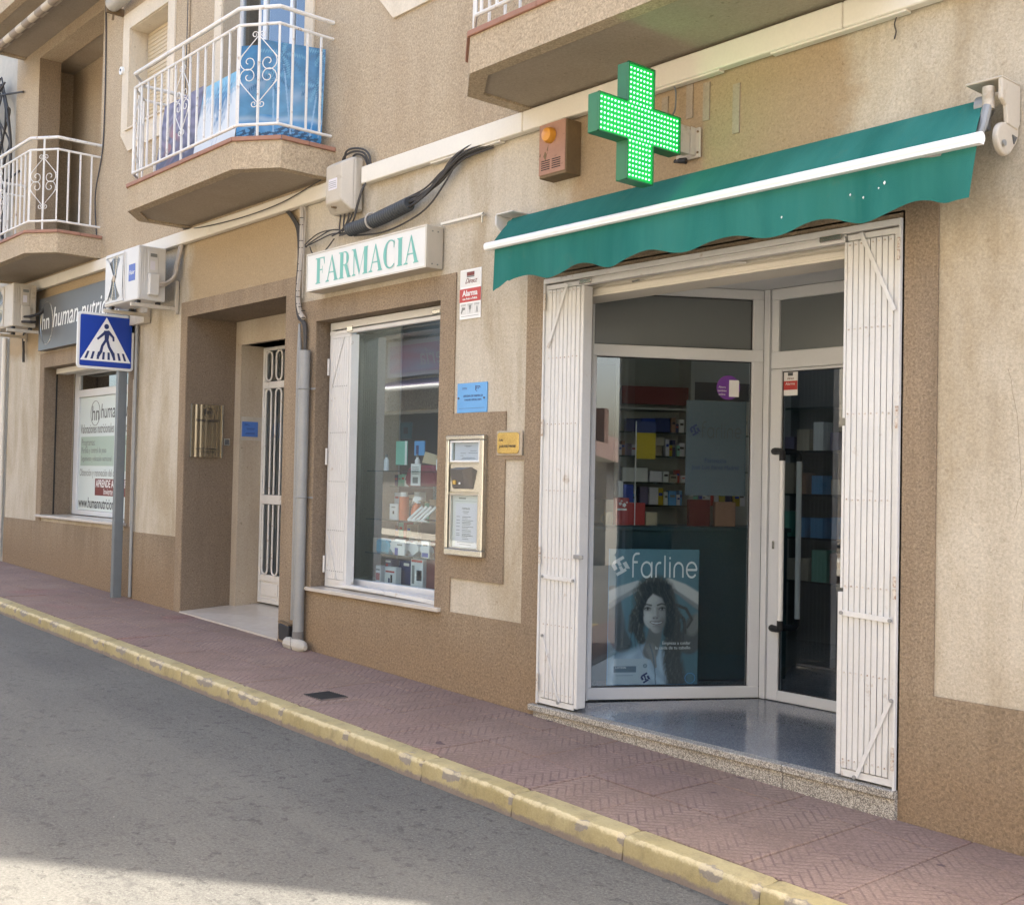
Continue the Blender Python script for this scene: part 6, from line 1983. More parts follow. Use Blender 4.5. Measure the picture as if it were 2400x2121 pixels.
def roundword(parent, s0, z0, h, t_, m, w):
    """the word farline in thin round sans letters, each one a stroke of even width"""
    wd = h * .085
    X = h
    adv = [.46, .80, .42, .24, .24, .68, .72]
    k = w / (sum(adv) * h + .06 * h * 6)
    x = 0
    for ch, a in zip('farline', adv):
        strokes = []
        R_ = .30
        def ar(cx, cz, r, a0, a1, n=14): return [(cx + r * math.cos(math.radians(a0 + (a1 - a0) * i / n)), cz + r * math.sin(math.radians(a0 + (a1 - a0) * i / n))) for i in range(n + 1)]
        if ch == 'f': strokes = [[(.08, 0), (.08, .72)] + ar(.30, .72, .22, 180, 90, 6) + [(.44, .94)], [(.08, .60), (.34, .60)]]
        elif ch == 'a': strokes = [ar(.36, .30, .30, 0, 360, 26), [(.66, .60), (.66, 0)]]
        elif ch == 'r': strokes = [[(.06, 0), (.06, .38)] + ar(.26, .38, .20, 180, 95, 6) + [(.34, .58)]]
        elif ch == 'l': strokes = [[(.10, 0), (.10, .86)]]
        elif ch == 'i': strokes = [[(.10, 0), (.10, .60)], [(.10, .74), (.10, .80)]]
        elif ch == 'n': strokes = [[(.06, 0), (.06, .32)] + ar(.32, .32, .26, 180, 0, 12) + [(.58, 0)]]
        elif ch == 'e': strokes = [[(.66, .30), (.06, .30)], ar(.36, .30, .30, 0, 320, 26)]
        b = MB()
        for q_, st_ in enumerate(strokes):
            for i in range(len(st_) - 1):
                (xa, za), (xb, zb) = st_[i], st_[i + 1]
                L = math.hypot(xb - xa, zb - za) or 1e-6
                nx_, nz_ = -(zb - za) / L * wd / h / 2, (xb - xa) / L * wd / h / 2
                ex, ez = (xb - xa) / L * .012, (zb - za) / L * .012
                pts = [(xa + nx_ - ex, za + nz_ - ez), (xa - nx_ - ex, za - nz_ - ez), (xb - nx_ + ex, zb - nz_ + ez), (xb + nx_ + ex, zb + nz_ + ez)]
                b.add([dp(s0 + (x + px) * h * k, t_ - .00004 * i - .001 * q_ * 0, z0 + pz * h) for px, pz in pts], [(0, 1, 2, 3)])
        b.build('letter', m, parent)
        x += a + .06


def portrait(u, v):
    """the photographic print of the shop poster, as colours over the sheet"""
    A = lambda c: np.array(c, dtype=float)[None, :]
    def bl(c, m, col): return c * (1 - m[:, None]) + A(col) * m[:, None]
    def ell(cx, cy, rx, ry, soft=.12): return np.clip((1 - np.sqrt(((u - cx) / rx) ** 2 + ((v - cy) / ry) ** 2)) / soft + .5, 0, 1)
    K = 1.50
    def seg(x0, y0, x1, y1, r0, r1, soft=.25):
        dx, dy = x1 - x0, (y1 - y0) * K
        tt = np.clip(((u - x0) * dx + (v - y0) * K * dy) / (dx * dx + dy * dy), 0, 1)
        d = np.hypot(u - x0 - tt * dx, (v - y0) * K - tt * dy); r = r0 + (r1 - r0) * tt
        return np.clip((1 - d / r) / soft + .5, 0, 1)
    def path(ps, r0, r1, soft=.3):
        m = np.zeros_like(u); n = len(ps) - 1
        for k in range(n): m = np.maximum(m, seg(*ps[k], *ps[k + 1], r0 + (r1 - r0) * k / n, r0 + (r1 - r0) * (k + 1) / n, soft))
        return m
    c = np.stack([.085 + .03 * (1 - u), .165 + .045 * (1 - u) + .03 * v, .205 + .05 * (1 - u) + .03 * v], 1)
    st = .5 * np.sin(u * 88 + 10 * np.sin(v * 11)) + .35 * np.sin(u * 151 + 8 * np.sin(v * 17 + 1)) + .2 * np.sin(u * 243 - v * 40)
    # raised arms
    c = bl(c, seg(.04, .68, .06, .44, .075, .13), (.10, .115, .125)); c = bl(c, seg(.03, .44, .16, .30, .12, .10), (.075, .09, .10))
    c = bl(c, path([(.32, .73), (.14, .68), (-.02, .62)], .055, .09), (.60, .57, .54)); c = bl(c, seg(.30, .705, .02, .585, .018, .03, .9) * .6, (.13, .14, .15))
    c = bl(c, seg(.97, .44, .90, .30, .11, .12), (.09, .10, .105)); c = bl(c, seg(1.0, .48, .93, .40, .07, .06, .8) * .8, (.25, .24, .23))
    c = bl(c, path([(.66, .75), (.82, .70), (1.02, .61)], .055, .085), (.56, .53, .50)); c = bl(c, seg(.72, .70, 1.0, .565, .014, .03, .9) * .7, (.12, .13, .14))
    # white shirt
    sh = np.clip((.33 - v - .9 * (u - .45) ** 2 + .02 * np.sin(u * 17)) * 16, 0, 1) * np.clip((.78 - u) * 9, 0, 1) * np.clip((u + .02) * 9, 0, 1)
    fold = .5 + .5 * np.sin(u * 34 + v * 22 + 3 * np.sin(v * 13))
    shc = np.stack([.34 + .12 * fold, .42 + .13 * fold, .50 + .13 * fold], 1)
    c = c * (1 - sh[:, None]) + shc * sh[:, None]
    # hair behind
    h = np.maximum.reduce([ell(.51, .64, .235, .165, .25), path([(.42, .66), (.36, .52), (.33, .40), (.37, .33)], .085, .05, .5), path([(.36, .60), (.27, .50), (.25, .40)], .05, .03, .6),
                           path([(.64, .64), (.71, .50), (.73, .36), (.71, .20), (.76, .03)], .095, .11, .5), path([(.70, .60), (.86, .56), (.93, .48), (.88, .42)], .02, .012, .6), path([(.72, .56), (.84, .48), (.86, .38)], .025, .012, .6)])
    h = np.clip(h * (1 + .45 * st * (h < .97)), 0, 1)
    c = bl(c, h, (.060, .066, .066))
    c = bl(c, np.clip(h * np.clip(st - .25, 0, 1) * 1.4, 0, 1) * np.clip(1.1 - np.abs(u - .40) * 2.2, .25, 1), (.20, .19, .175))
    # neck and chest
    c = bl(c, path([(.53, .42), (.50, .31), (.47, .24)], .075, .085, .3), (.17, .165, .16)); c = bl(c, seg(.47, .27, .53, .13, .055, .015, .5), (.24, .23, .22))
    # face
    f = np.maximum(ell(.520, .575, .150, .112, .10), np.maximum(ell(.522, .49, .132, .088, .12), ell(.535, .420, .066, .042, .25)))
    lit = np.clip(.62 - 1.55 * (u - .43) + .25 * (v - .5), .12, .62) * (1 - .25 * ell(.60, .44, .07, .05, .8)) + .10 * ell(.45, .500, .05, .03, .9) + .07 * ell(.50, .64, .07, .04, .9)
    skin = np.stack([lit * .80, lit * .76, lit * .73], 1)
    c = c * (1 - f[:, None]) + skin * f[:, None]
    # hair falling over the temples
    fr_ = np.maximum.reduce([path([(.47, .70), (.40, .64), (.362, .56), (.36, .46)], .045, .02, .4), path([(.52, .70), (.63, .665), (.685, .58), (.69, .46), (.66, .38)], .055, .05, .4), ell(.52, .715, .17, .045, .3)])
    c = bl(c, fr_, (.022, .034, .043)); c = bl(c, fr_ * np.clip(st, 0, 1) * .35, (.15, .145, .135))
    # features
    c = bl(c, path([(.385, .583), (.42, .592), (.472, .584)], .008, .010, .6) * .85, (.05, .055, .06)); c = bl(c, path([(.545, .586), (.59, .597), (.640, .585)], .010, .007, .6) * .9, (.04, .045, .05))
    for ex_ in (.432, .594):
        c = bl(c, ell(ex_, .560, .044, .019, .7) * .55, (.11, .105, .10)); c = bl(c, ell(ex_, .5585, .031, .0095, .5), (.36, .36, .36))
        c = bl(c, ell(ex_ + .002, .5590, .0125, .0098, .4), (.015, .02, .03)); c = bl(c, path([(ex_ - .036, .558), (ex_, .5700), (ex_ + .034, .560)], .0048, .0048, .5), (.02, .025, .03))
        c = bl(c, path([(ex_ - .03, .552), (ex_, .5485), (ex_ + .03, .553)], .003, .003, .8) * .6, (.10, .10, .10))
    c = bl(c, seg(.540, .565, .552, .505, .012, .016, .9) * .45, (.16, .15, .145)); c = bl(c, seg(.512, .565, .512, .505, .008, .012, .9) * .5, (.52, .50, .48))
    c = bl(c, ell(.520, .492, .034, .012, .7) * .5, (.20, .19, .185)); c = bl(c, ell(.502, .490, .008, .005, .6) * .8, (.05, .05, .05)); c = bl(c, ell(.540, .490, .008, .005, .6) * .8, (.04, .04, .045))
    c = bl(c, path([(.465, .462), (.500, .447), (.535, .443), (.575, .449), (.603, .462)], .008, .006, .5), (.17, .10, .105)); c = bl(c, path([(.478, .459), (.505, .452), (.535, .4495), (.570, .453), (.592, .460)], .0062, .004, .4), (.58, .58, .58))
    c = bl(c, path([(.480, .466), (.515, .463), (.535, .4645), (.56, .463), (.592, .466)], .004, .004, .6), (.14, .085, .09)); c = bl(c, path([(.50, .430), (.535, .427), (.57, .431)], .006, .006, .9) * .5, (.17, .16, .155))
    for k in range(9):
        x0 = (.27, .30, .34, .66, .70, .74, .78, .82, .72)[k]
        c = bl(c, path([(x0, .50), (x0 + .02 * math.sin(k * 2.1), .42), (x0 - .02 * math.cos(k * 1.3), .34), (x0 + .015 * math.sin(k), .27)], .006, .003, .7) * .7, (.03, .045, .055))
    c = bl(c, path([(.46, .30), (.50, .22), (.525, .10), (.535, .0)], .006, .006, .5) * .8, (.10, .14, .18)); c = bl(c, path([(.34, .30), (.40, .20), (.42, .12)], .005, .003, .6) * .6, (.2, .26, .31))
    pk = ((u > .07) & (u < .44) & (v > .005) & (v < .19)).astype(float)
    c = bl(c, pk * .92, (.46, .51, .54)); c = bl(c, ((u > .07) & (u < .315) & (v > .092) & (v < .137)).astype(float), (.12, .17, .21))
    c = bl(c, ((u > .09) & (u < .28) & (v > .066) & (v < .070)).astype(float) * .8, (.2, .24, .27)); c = bl(c, ell(.415, .137, .022, .015, .3), (.12, .18, .22)); c = bl(c, ell(.415, .137, .013, .009, .3), (.3, .36, .4))
    return c * np.array([.92, .97, 1.0])[None, :]


po = thing('shop_poster', 'blue hair care poster of a smiling woman with raised arms, inside the shop glass', 'poster', dp(.48, .10, .12))
T_ = .075
picture('printed_sheet', m_print, po, dp(.170, T_, .120), (DV.x, DV.y, 0), (0, 0, 1), .640, .920, 170, 240, portrait)
bx_ = MB().obox(P0, DV, NV, .168, .797, T_ + .002, T_ + .006, .118, 1.040).build('backing_board', m_skypl, po)
logo(po, .245, .925, .082, T_ - .002, m_whitepr)
roundword(po, .325, .850, .170, T_ - .002, m_whitepr, .462)
text('Empieza a cuidar', .030, m_whitepr, po, dp(.745, T_ - .002, .400), xd=(DV.x, DV.y, 0), align='RIGHT')
text('la caída de tu cabello', .030, m_whitepr, po, dp(.745, T_ - .002, .368), xd=(DV.x, DV.y, 0), align='RIGHT')
logo(po, .432, .165, .045, T_ - .002, m_navy)
MB().tube([dp(.745 + .035 * math.cos(a), T_ - .002, .160 + .035 * math.sin(a)) for a in np.linspace(0, 2 * math.pi, 26, endpoint=False)], .002, 4, closed=True).build('seal_ring', m_skypl, po)
text('LOTION', .020, m_whitepr, po, dp(.225, T_ - .002, .235), xd=(DV.x, DV.y, 0), align='LEFT')

p2 = thing('shop_banner', 'translucent grey blue banner with logo and pharmacist name in the shop window', 'banner', dp(.9, .10, 1.41))
MB().obox(P0, DV, NV, .690, 1.118, T_, T_ + .003, 1.415, 2.070).build('sheet', plain("smoke_blue_film", (0.085, 0.115, 0.135), 0.5, var=0.04), p2)
logo(p2, .750, 1.865, .050, T_ - .002, m_navy)
roundword(p2, .800, 1.815, .115, T_ - .002, m_greybd, .285)
text('Farmacia', .045, m_navy, p2, dp(.90, T_ - .002, 1.655), xd=(DV.x, DV.y, 0))
text('José Luis Pérez Madrid', .042, m_navy, p2, dp(.90, T_ - .002, 1.608), xd=(DV.x, DV.y, 0), sx=.88)
p3 = thing('round_sticker', 'round purple sticker with white label, top right of the shop glass', 'sticker', dp(.97, .03, 2.08))
b = MB(); v = [dp(.970 + .084 * math.cos(a), .034, 2.163 + .084 * math.sin(a)) for a in np.linspace(0, 2 * math.pi, 40, endpoint=False)]
b.add(v, [tuple(range(40))]); b.build('disc', plain("purple_vinyl", (.16, .05, .30), .4, var=.05), p3)
MB().obox(P0, DV, NV, .975, 1.045, .0325, .0335, 2.10, 2.215).build('label_area', m_whitepr, p3)
for zz, tx in ((2.165, 'Ahora'), (2.14, 'también'), (2.115, 'online')):
    text(tx, .020, m_whitepr, p3, dp(.925, .0325, zz), xd=(DV.x, DV.y, 0))
p4 = thing('alarm_sticker', 'small white and red alarm sticker on the door glass', 'sticker', (-4.64, DY, 2.1))
bx('sticker', m_whitepr, p4, -4.699, -4.582, DY + .0165, DY + .0192, 2.106, 2.272)
bx('red_band', m_redpr, p4, -4.698, -4.583, DY + .0150, DY + .0163, 2.145, 2.205)
bx('emblem', m_greybd, p4, -4.66, -4.62, DY + .0150, DY + .0163, 2.24, 2.262)
text('Alarma', .026, m_whitepr, p4, (-4.64, DY + .0145, 2.186))
text('Direct', .020, m_darkred, p4, (-4.64, DY + .0145, 2.222), shear=.4)

# tube lamps added inside the shop to brighten its dark interior
tube_m = plain("added_fill_tube", (0.9, 0.9, 0.9), 0.4, emit=((0.92, 0.97, 1.0), 6.0))
for lb, p_, q_ in (('added tube lamp on the ceiling behind the diagonal shop window', (-7.9, 2.3, 3.02), (-6.6, 2.3, 3.02)), ('added tube lamp on the ceiling behind the shop door', (-5.2, 3.2, 3.02), (-3.9, 3.2, 3.02)), ('added tube lamp under the top of the display window', (-8.2, .62, 2.86), (-6.9, .62, 2.86))):
    t = thing('fill_tube_lamp', lb, 'lamp', (p_[0], p_[1], 2.95), 'tube lamps added to light the shop interior')
    MB().cyl(p_, q_, .016, 10).build('tube', tube_m, t, smooth=True)
    bx('tray', m_whitepr, t, p_[0] - .04, q_[0] + .04, p_[1] - .04, p_[1] + .04, p_[2] + .022, p_[2] + .05)

# packs on the back shelves of the display window
for zz, xa, xb, hm in ((.98, -8.20, -7.98, .13), (1.25, -8.22, -7.90, .13), (1.42, -8.22, -8.0, .12), (1.64, -7.55, -7.1, .2), (1.43, -7.28, -6.9, .2), (1.15, -7.9, -6.8, .18), (.855, -8.2, -6.8, .14), (.61, -8.2, -6.8, .2)):
    x = xa; prev = None
    wh = 'back of display window ' + {.98: 'lower left', 1.25: 'middle left', 1.42: 'upper left', 1.64: 'high right', 1.43: 'upper right', 1.15: 'middle right', .855: 'lower shelf', .61: 'bottom'}[zz]
    while x < xb:
        w_ = RND.uniform(.04, .09); h_ = RND.uniform(.6, 1) * hm
        mc = RND.choice((m_whitepr, m_rust, m_paper, m_navy, m_greige, m_mint, m_redpr, m_darkred))
        o = bx('small_carton', mc, None, x, x + w_ - .004, .70, .77, zz, zz + h_)
        tag(o, carton_label(mc, w_, h_, wh, prev), 'box', 'cartons on the back shelves of the display window')
        bx('print', RND.choice((m_greypr, m_bluepr, m_redpr, m_blackpr)), o, x + w_ * .15, x + w_ * .75, .6985, .6995, zz + h_ * .55, zz + h_ * .72)
        x += w_; prev = mc
for xa, xb, zz, lb in ((-8.27, -7.88, .98, 'lowest short shelf at the back left of the display window'), (-8.27, -7.85, 1.25, 'middle short shelf at the back left of the display window'), (-8.27, -7.9, 1.42, 'upper short shelf at the back left of the display window'), (-7.6, -6.4, 1.64, 'high shelf at the back right of the display window'), (-7.3, -6.4, 1.43, 'second shelf from the top at the back right of the display window')):
    tag(MB().box(xa, xb, .68, 1.0, zz - .009, zz - .001).build('glass_shelf', m_shelfgl), lb, 'shelf', GS)

# shelving seen through the glass
PQ = P0 + NV * 1.5


def ob(name, m, parent, o_, s0, s1, t0, t1, z0, z1, **k):
    return MB().obox(o_, DV, NV, s0, s1, t0, t1, z0, z1).build(name, m, parent, **k)


su = thing('shelf_unit', 'pale shelving unit with maroon header seen through the shop glass', 'shelves', (PQ.x, PQ.y, .03))
ob('back_panel', m_shelf, su, PQ, .30, 1.9, .28, .30, .03, 2.75)
ob('upright', m_shelf, su, PQ, .575, .610, -.02, .28, .03, 2.75); ob('upright', m_shelf, su, PQ, 1.195, 1.23, -.02, .28, .03, 2.75)
ob('header_panel', m_darkred, su, PQ, .637, 1.19, .02, .04, 2.135, 2.28)
ob('header_panel', m_greybd, su, PQ, 1.232, 1.75, .02, .04, 2.18, 2.33, label='dark grey header panel')
ob('side_panel', m_greybd, su, PQ, .30, .575, .0, .02, 1.35, 2.45)
for zz in (2.09, 1.895, 1.70, 1.485, 1.30): ob('shelf_board', m_shelf if zz > 2 else m_shelfgl, su, PQ, .615, 1.19, -.01, .27, zz, zz + .014)
items = [('blue_pack', .68, .80, 1.91, 2.015, m_navy, 'leftmost dark blue pack on the shelf under the maroon header'), ('blue_pack', .805, .92, 1.91, 2.02, m_bluepr, 'second dark blue pack from the left under the maroon header'), ('blue_pack', .925, 1.045, 1.91, 2.025, m_navy, 'third dark blue pack under the maroon header'),
         ('pink_box', .88, 1.0, 1.80, 1.87, m_box, 'upper of two flat pale boxes right of the yellow panel'), ('pink_box', .875, .975, 1.715, 1.795, m_greige, 'lower of two flat pale boxes right of the yellow panel'),
         ('white_box', .655, .865, 1.50, 1.615, m_whitepr, 'wide white box on the shelf above the red box'), ('white_box', .88, .985, 1.50, 1.59, m_paper, 'smaller white box beside the wide white box'),
         ('small_pack', .80, .87, 1.315, 1.46, m_lilac, 'lilac pack on the low shelf behind the counter'), ('small_pack', .88, .955, 1.315, 1.455, m_paper, 'pale pack on the low shelf behind the counter'), ('small_pack', .65, .72, 1.315, 1.43, m_greige, 'beige pack on the low shelf behind the counter')]
for nm, s0, s1, z0, z1, mm, lb in items:
    o = MB().obox(PQ, DV, NV, s0, s1, .03, .10, z0, z1).build(nm, mm, bevel=.003)
    tag(o, lb, 'box', 'packs on the shelves inside the shop')
pc = (m_whitepr, m_paper, m_greige, m_rust, m_lilac, m_skypl, m_mint, m_redpr, m_navy, m_yellowpl, m_box, m_whitepr, m_paper)
for zz, s0, s1, hm in ((1.499, 1.0, 1.185, .11), (1.314, .73, .80, .12), (1.314, .965, 1.185, .14), (1.714, .62, .87, .13), (1.714, 1.01, 1.185, .14), (1.909, 1.06, 1.185, .14), (1.314, 1.24, 1.72, .2), (1.60, 1.24, 1.72, .2), (1.90, 1.24, 1.72, .2)):
    s_ = s0; prev = None
    wh = {1.499: 'beside wide white box', 1.314: 'shelf above the counter', 1.714: 'shelf beside yellow panel', 1.909: 'beside dark blue packs', 1.60: 'middle right shop shelf', 1.90: 'top right shop shelf'}[zz]
    while s_ < s1 - .03:
        w_ = min(RND.uniform(.025, .07), s1 - s_); h_ = RND.uniform(.5, 1.0) * hm; t0_ = RND.uniform(.02, .08)
        mc = RND.choice(pc)
        o = MB().obox(PQ, DV, NV, s_, s_ + w_ - .003, t0_, t0_ + .07, zz, zz + h_).build('small_carton', mc)
        tag(o, carton_label(mc, w_, h_, wh, prev), 'box', 'small cartons on the pale shelving')
        MB().obox(PQ, DV, NV, s_ + w_ * .15, s_ + w_ * .8, t0_ - .0015, t0_ - .0005, zz + h_ * .55, zz + h_ * .72).build('print', RND.choice((m_greypr, m_bluepr, m_redpr, m_blackpr)), o)
        s_ += w_; prev = mc
for zz in (1.60, 1.90): ob('shelf_board', m_shelfgl, su, PQ, 1.235, 1.75, -.01, .27, zz - .014, zz - .001)
PR = P0 + NV * .7
ct = thing('shop_counter', 'dark teal counter behind the diagonal shop window', 'counter', (PR.x, PR.y, .03))
ob('counter_front', m_shopdark, ct, PR, .12, 1.7, .0, .45, .035, 1.14)
ob('counter_top', m_shopdark, ct, PR, .10, 1.72, -.03, .48, 1.14, 1.172, bevel=.004)
yp = thing('standing_card', 'yellow and navy standing display card on the counter', 'sign', (PR.x, PR.y, 1.172))
ob('yellow_panel', m_yellowpl, yp, PR, .555, .700, .10, .11, 1.672, 1.868); ob('navy_panel', m_navy, yp, PR, .555, .700, .10, .11, 1.868, 1.954); ob('stand_rod', m_whitepr, yp, PR, .548, .554, .10, .11, 1.172, 1.954)
for nm, s0, s1, z0, z1, mm, lb, dd in (('red_gift_box', .390, .492, 1.174, 1.378, m_redpr, 'tall bright red box with white flowers on the counter', .05), ('red_display_box', .500, .635, 1.174, 1.342, m_redpr, 'wide red display box right of the tall red box', .12), ('tall_card', .45, .488, 1.38, 1.503, m_whitepr, 'narrow white card standing behind the red boxes', .20),
                                         ('cream_box', .64, .73, 1.174, 1.272, m_shutter, 'cream box on the counter right of the red display box', .12), ('book_stack', .97, 1.13, 1.174, 1.374, m_darkred, 'dark red stack of leaflets at the right end of the counter', .10), ('orange_box', 1.17, 1.33, 1.174, 1.36, m_rust, 'dull orange box at the far right of the counter', .10), ('blue_box', .49, .572, 1.345, 1.478, m_bluepr, 'blue topped pack behind the red display box', .22)):
    o = MB().obox(PR, DV, NV, s0, s1, dd, dd + .06, z0, z1).build(nm, mm, bevel=.003)
    tag(o, lb, 'box', 'packs on the shop counter')
o = bpy.data.objects['red_gift_box']
b = MB()
for (cx_, cz_, r) in ((.425, 1.335, .012), (.455, 1.325, .015), (.435, 1.355, .008), (.475, 1.345, .008)):
    for k in range(5):
        a = 2 * math.pi * k / 5
        q_ = [(cx_ + r * .55 * math.cos(a) + r * .5 * math.cos(w_), cz_ + r * .55 * math.sin(a) + r * .5 * math.sin(w_)) for w_ in np.linspace(0, 2 * math.pi, 8, endpoint=False)]
        b.add([(PR.x + DV.x * s + NV.x * (.0485 - .0001 * k), PR.y + DV.y * s + NV.y * (.0485 - .0001 * k), z) for s, z in q_], [tuple(range(8))])
b.obox(PR, DV, NV, .405, .475, .0485, .0495, 1.285, 1.30)
b.build('flower_print', m_whitepr, o)
mu = thing('mug', 'cream mug at the left end of the counter', 'mug', (PR.x + DV.x * .35 + NV.x * .1, PR.y + DV.y * .35 + NV.y * .1, 1.174))
c = ORG[mu.name]
MB().cyl((c.x, c.y, 1.174), (c.x, c.y, 1.27), .034, 18).build('body', m_shutter, mu, smooth=True)
MB().tube([(c.x - DV.x * .034 + -DV.x * .022 * math.sin(a), c.y - DV.y * .034 - DV.y * .022 * math.sin(a), 1.222 + .028 * math.cos(a)) for a in np.linspace(0, math.pi, 9)], .005, 6).build('handle', m_shutter, mu)
# grey shelving behind the shop door
bx_s = thing('shelf_unit', 'dark shelving seen through the shop door', 'shelves', (-4.6, 4.0, .03))
bx('back_panel', m_greybd, bx_s, -6.6, -3.3, 4.2, 4.22, .03, 2.8)
for zz in (.6, 1.0, 1.4, 1.8, 2.2): bx('shelf_board', m_shelfgl, bx_s, -6.6, -3.3, 3.9, 4.2, zz, zz + .02)
for zz in (.62, 1.02, 1.42, 1.82):
    x = -6.5
    prev = None
    while x < -3.5:
        w_ = RND.uniform(.07, .16); h_ = RND.uniform(.12, .3)
        mc = RND.choice((m_whitepr, m_greige, m_rust, m_mint, m_skypl, m_paper, m_box, m_lilac))
        o = bx('medicine_carton', mc, None, x, x + w_, 3.95, 4.1, zz, zz + h_)
        tag(o, carton_label(mc, w_, h_, '%s shelf behind shop door' % {.62: 'lowest', 1.02: 'second', 1.42: 'third', 1.82: 'upper'}[zz], prev), 'box', 'cartons on the shelves behind the shop door')
        x += w_ + RND.uniform(.02, .12); prev = mc

# ================================================================== NEIGHBOUR TO THE LEFT
nbh = thing('neighbour_house', 'pale grey house at the extreme left edge', 'building', (-20.5, .15, gz(-20)))
bx('wall', m_concrete, nbh, -24.5, -16.53, .02, 8, -1, 8.5)
MB().cyl((-16.56, -.03, .3), (-16.56, -.03, 3.3), .035, 10).build('drainpipe', m_duct, nbh, smooth=True)
rr = random.Random(4)
runs = []
for k in range(16):
    x0 = -16.62 - rr.uniform(.0, .9)
    p = []
    for q in range(9):
        f = q / 8
        p.append((x0 + rr.uniform(-.10, .10) + .28 * math.sin(q * 1.1 + k), -.06 - rr.uniform(0, .08), 6.9 - 2.4 * f + rr.uniform(-.12, .12)))
    runs.append(p)
cablerun('cable_bundle', 'big tangle of black cables on the grey wall at the left edge', runs, .013)
cablerun('cable_bundle', 'thick black cable loop at the building corner, left edge', [[(-16.9, -.08, 6.9), (-16.6, -.1, 6.5), (-16.42, -.08, 6.0), (-16.45, -.08, 5.4), (-16.7, -.08, 4.9), (-16.5, -.08, 4.5)], [(-16.75, -.07, 6.7), (-16.5, -.1, 6.4), (-16.40, -.08, 5.9), (-16.44, -.08, 5.3), (-16.8, -.08, 4.7)]], .02)
b = MB(); b.cyl((-16.1, -.03, 6.62), (-16.75, -.14, 6.70), .014, 8); b.cyl((-16.15, -.03, 5.55), (-16.6, -.10, 5.45), .014, 8)
t = b.build('cable_hooks', m_black); tag(t, 'black iron hooks carrying cables at the building corner', 'hooks')

# ================================================================== ACROSS THE STREET (seen only in the glass)
slope_sheet('far_pavement', -45, 60, -9.0, -7.9, 0.0, m_concrete)


def house(name, label, x0, x1, yf, h, m, wins, roof=True, extra=None):
    t = thing(name, label, 'building', ((x0 + x1) / 2, yf, gz((x0 + x1) / 2)), 'houses across the street, seen in reflections')
    hs = [(a, b_, c, d) for a, b_, c, d in wins]
    b = MB().grid_wall([x0, x1] + [v for q in hs for v in q[:2]], [-2.5, h] + [v for q in hs for v in q[2:]], inh(hs), yf, yf - .3)
    b.box(x0, x0 + .2, yf - 8, yf - .3, -2.5, h); b.box(x1 - .2, x1, yf - 8, yf - .3, -2.5, h)
    b.build('wall', m, t)
    for a, b_, c, d in hs:
        w = bx('window', m_whitepr, t, a, b_, yf - .22, yf - .18, c, c + .06)
        MB().box(a, a + .06, yf - .22, yf - .18, c + .06, d).box(b_ - .06, b_, yf - .22, yf - .18, c + .06, d).box(a + .06, b_ - .06, yf - .22, yf - .18, d - .06, d).build('frame', m_whitepr, w)
        bx('pane', m_roomdark, w, a + .06, b_ - .06, yf - .21, yf - .20, c + .06, d - .06)
    if roof:
        b = MB(); b.add([(x0 - .3, yf + .5, h - .05), (x1 + .3, yf + .5, h - .05), (x1 + .3, yf - 4, h + 1.3), (x0 - .3, yf - 4, h + 1.3), (x1 + .3, yf - 8.4, h - .1), (x0 - .3, yf - 8.4, h - .1)], [(0, 1, 2, 3), (3, 2, 4, 5)])
        b.build('roof', m_rooftile, t)
    else: bx('roof', m_housecr, t, x0 - .1, x1 + .1, yf - 8, yf + .15, h, h + .2)
    return t


hA = house('pastry_shop_house', 'cream house with pastry shop sign and lilac awning across the street', -27, -13.5, -9.0, 7.6, m_housecr, [(-25, -23.6, 4.6, 6.6), (-18.0, -16.6, 4.9, 6.8), (-25.5, -23.2, -.2, 2.6), (-22.6, -18.9, .05, 2.95), (-18.7, -14.6, .05, 2.95)], roof=False)
bx('balcony', m_housecr, hA, -21.6, -15.6, -9.0, -7.9, 4.55, 4.80)
bx('parapet', m_housecr, hA, -21.6, -15.6, -8.0, -7.9, 4.80, 5.65)
hB = house('plain_house', 'plain cream two storey house across the street', -13.3, -3, -9.0, 6.6, m_housecr, [(-12, -10.8, 3.9, 5.4), (-9, -7.8, 3.9, 5.4), (-6, -4.8, 3.9, 5.4), (-11.8, -10, .2, 2.5), (-8, -6.6, -.3, 2.3)])
hC = house('garage_house', 'white rendered house across the street near the camera', -2.8, 7, -9.0, 6.4, m_housecr, [(-1, .4, 3.5, 5.0), (3, 4.4, 3.5, 5.0), (-1.5, 1.5, -.4, 2.2)])
hD = house('low_tiled_house', 'low house with clay tile roof far down the street', 16, 30, -5.5, 2.0, m_concrete, [(18, 19.2, -.1, 1.2), (23, 24.2, -.1, 1.2)])
ch_ = MB().box(20.5, 21.1, -8.2, -7.6, 2.5, 4.3).build('chimney', m_rooftile, hD); MB().box(23.5, 24.0, -8.2, -7.7, 2.5, 3.9).build('chimney', m_rooftile, hD)
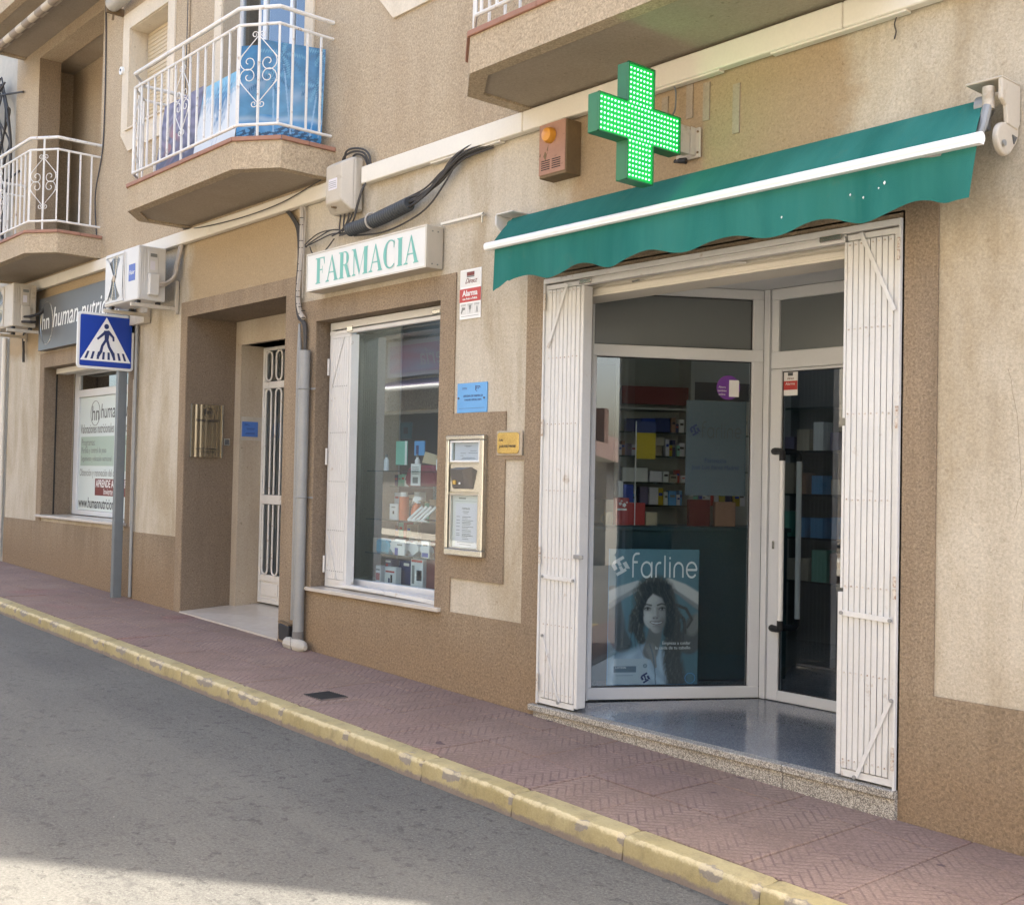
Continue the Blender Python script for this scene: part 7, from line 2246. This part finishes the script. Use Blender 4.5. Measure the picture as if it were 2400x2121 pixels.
hE = house('tall_corner_house', 'tall cream house at the far end of the street', 9, 15.5, -9.0, 6.8, m_housecr, [(10, 11.2, 3.5, 5.0), (13, 14.2, 3.5, 5.0), (10.2, 12, -.6, 1.8)])
# pastry sign with awning
ps = thing('pastry_sign', 'pink and lilac pastry shop sign across the street, mirrored in the window', 'sign', (-19.5, -8.85, 3.75))
def pastel(u, v):
    n1 = np.sin(u * 9 + 2 * np.sin(v * 5)); n2 = np.sin(v * 7 + 3 * np.sin(u * 6))
    a = np.array([.80, .48, .60]); b_ = np.array([.66, .72, .86]); k = np.clip(.5 + .5 * n1 * n2 + (u - .5) * .4, 0, 1)[:, None]
    return a * k + b_ * (1 - k)
bx('case', m_whitepr, ps, -21.0, -16.6, -8.99, -8.86, 3.68, 4.46)
picture('sign_face', m_print, ps, (-16.65, -8.85, 3.76), (-1, 0, 0), (0, 0, 1), 4.25, .60, 60, 16, pastel)
text('pastelería', .55, m_whitepr, ps, (-18.7, -8.845, 4.06), xd=(-1, 0, 0), shear=.3)
pa = thing('lilac_awning', 'lilac awning with white bar below the pastry shop sign', 'awning', (-18.8, -8.6, 3.2))
MB().add([(-20.8, -8.98, 3.62), (-16.6, -8.98, 3.62), (-16.4, -8.2, 3.36), (-21.2, -8.2, 3.36)], [(0, 1, 2, 3)]).build('canopy_fabric', m_lilac, pa)
MB().cyl((-21.3, -8.2, 3.34), (-16.3, -8.2, 3.34), .05, 10).build('front_bar', m_whitepr, pa)
# a parked dark van further down the street, again only seen in the glass

# cartons that still read alike are told apart by their order along the shelf
seen = {}
for o in list(bpy.data.objects):
    if o.name.startswith(('medicine_carton', 'small_carton')) and 'label' in o:
        seen.setdefault(o['label'], []).append(o)
for lab, os_ in seen.items():
    if len(os_) in (2, 3):
        os_.sort(key=lambda q: q.location.x)
        for o, w_ in zip(os_, ('left', 'right') if len(os_) == 2 else ('left', 'middle', 'right')):
            o['label'] = w_ + ' ' + lab.replace('right of ', 'by ').replace('back of display window', 'display window')
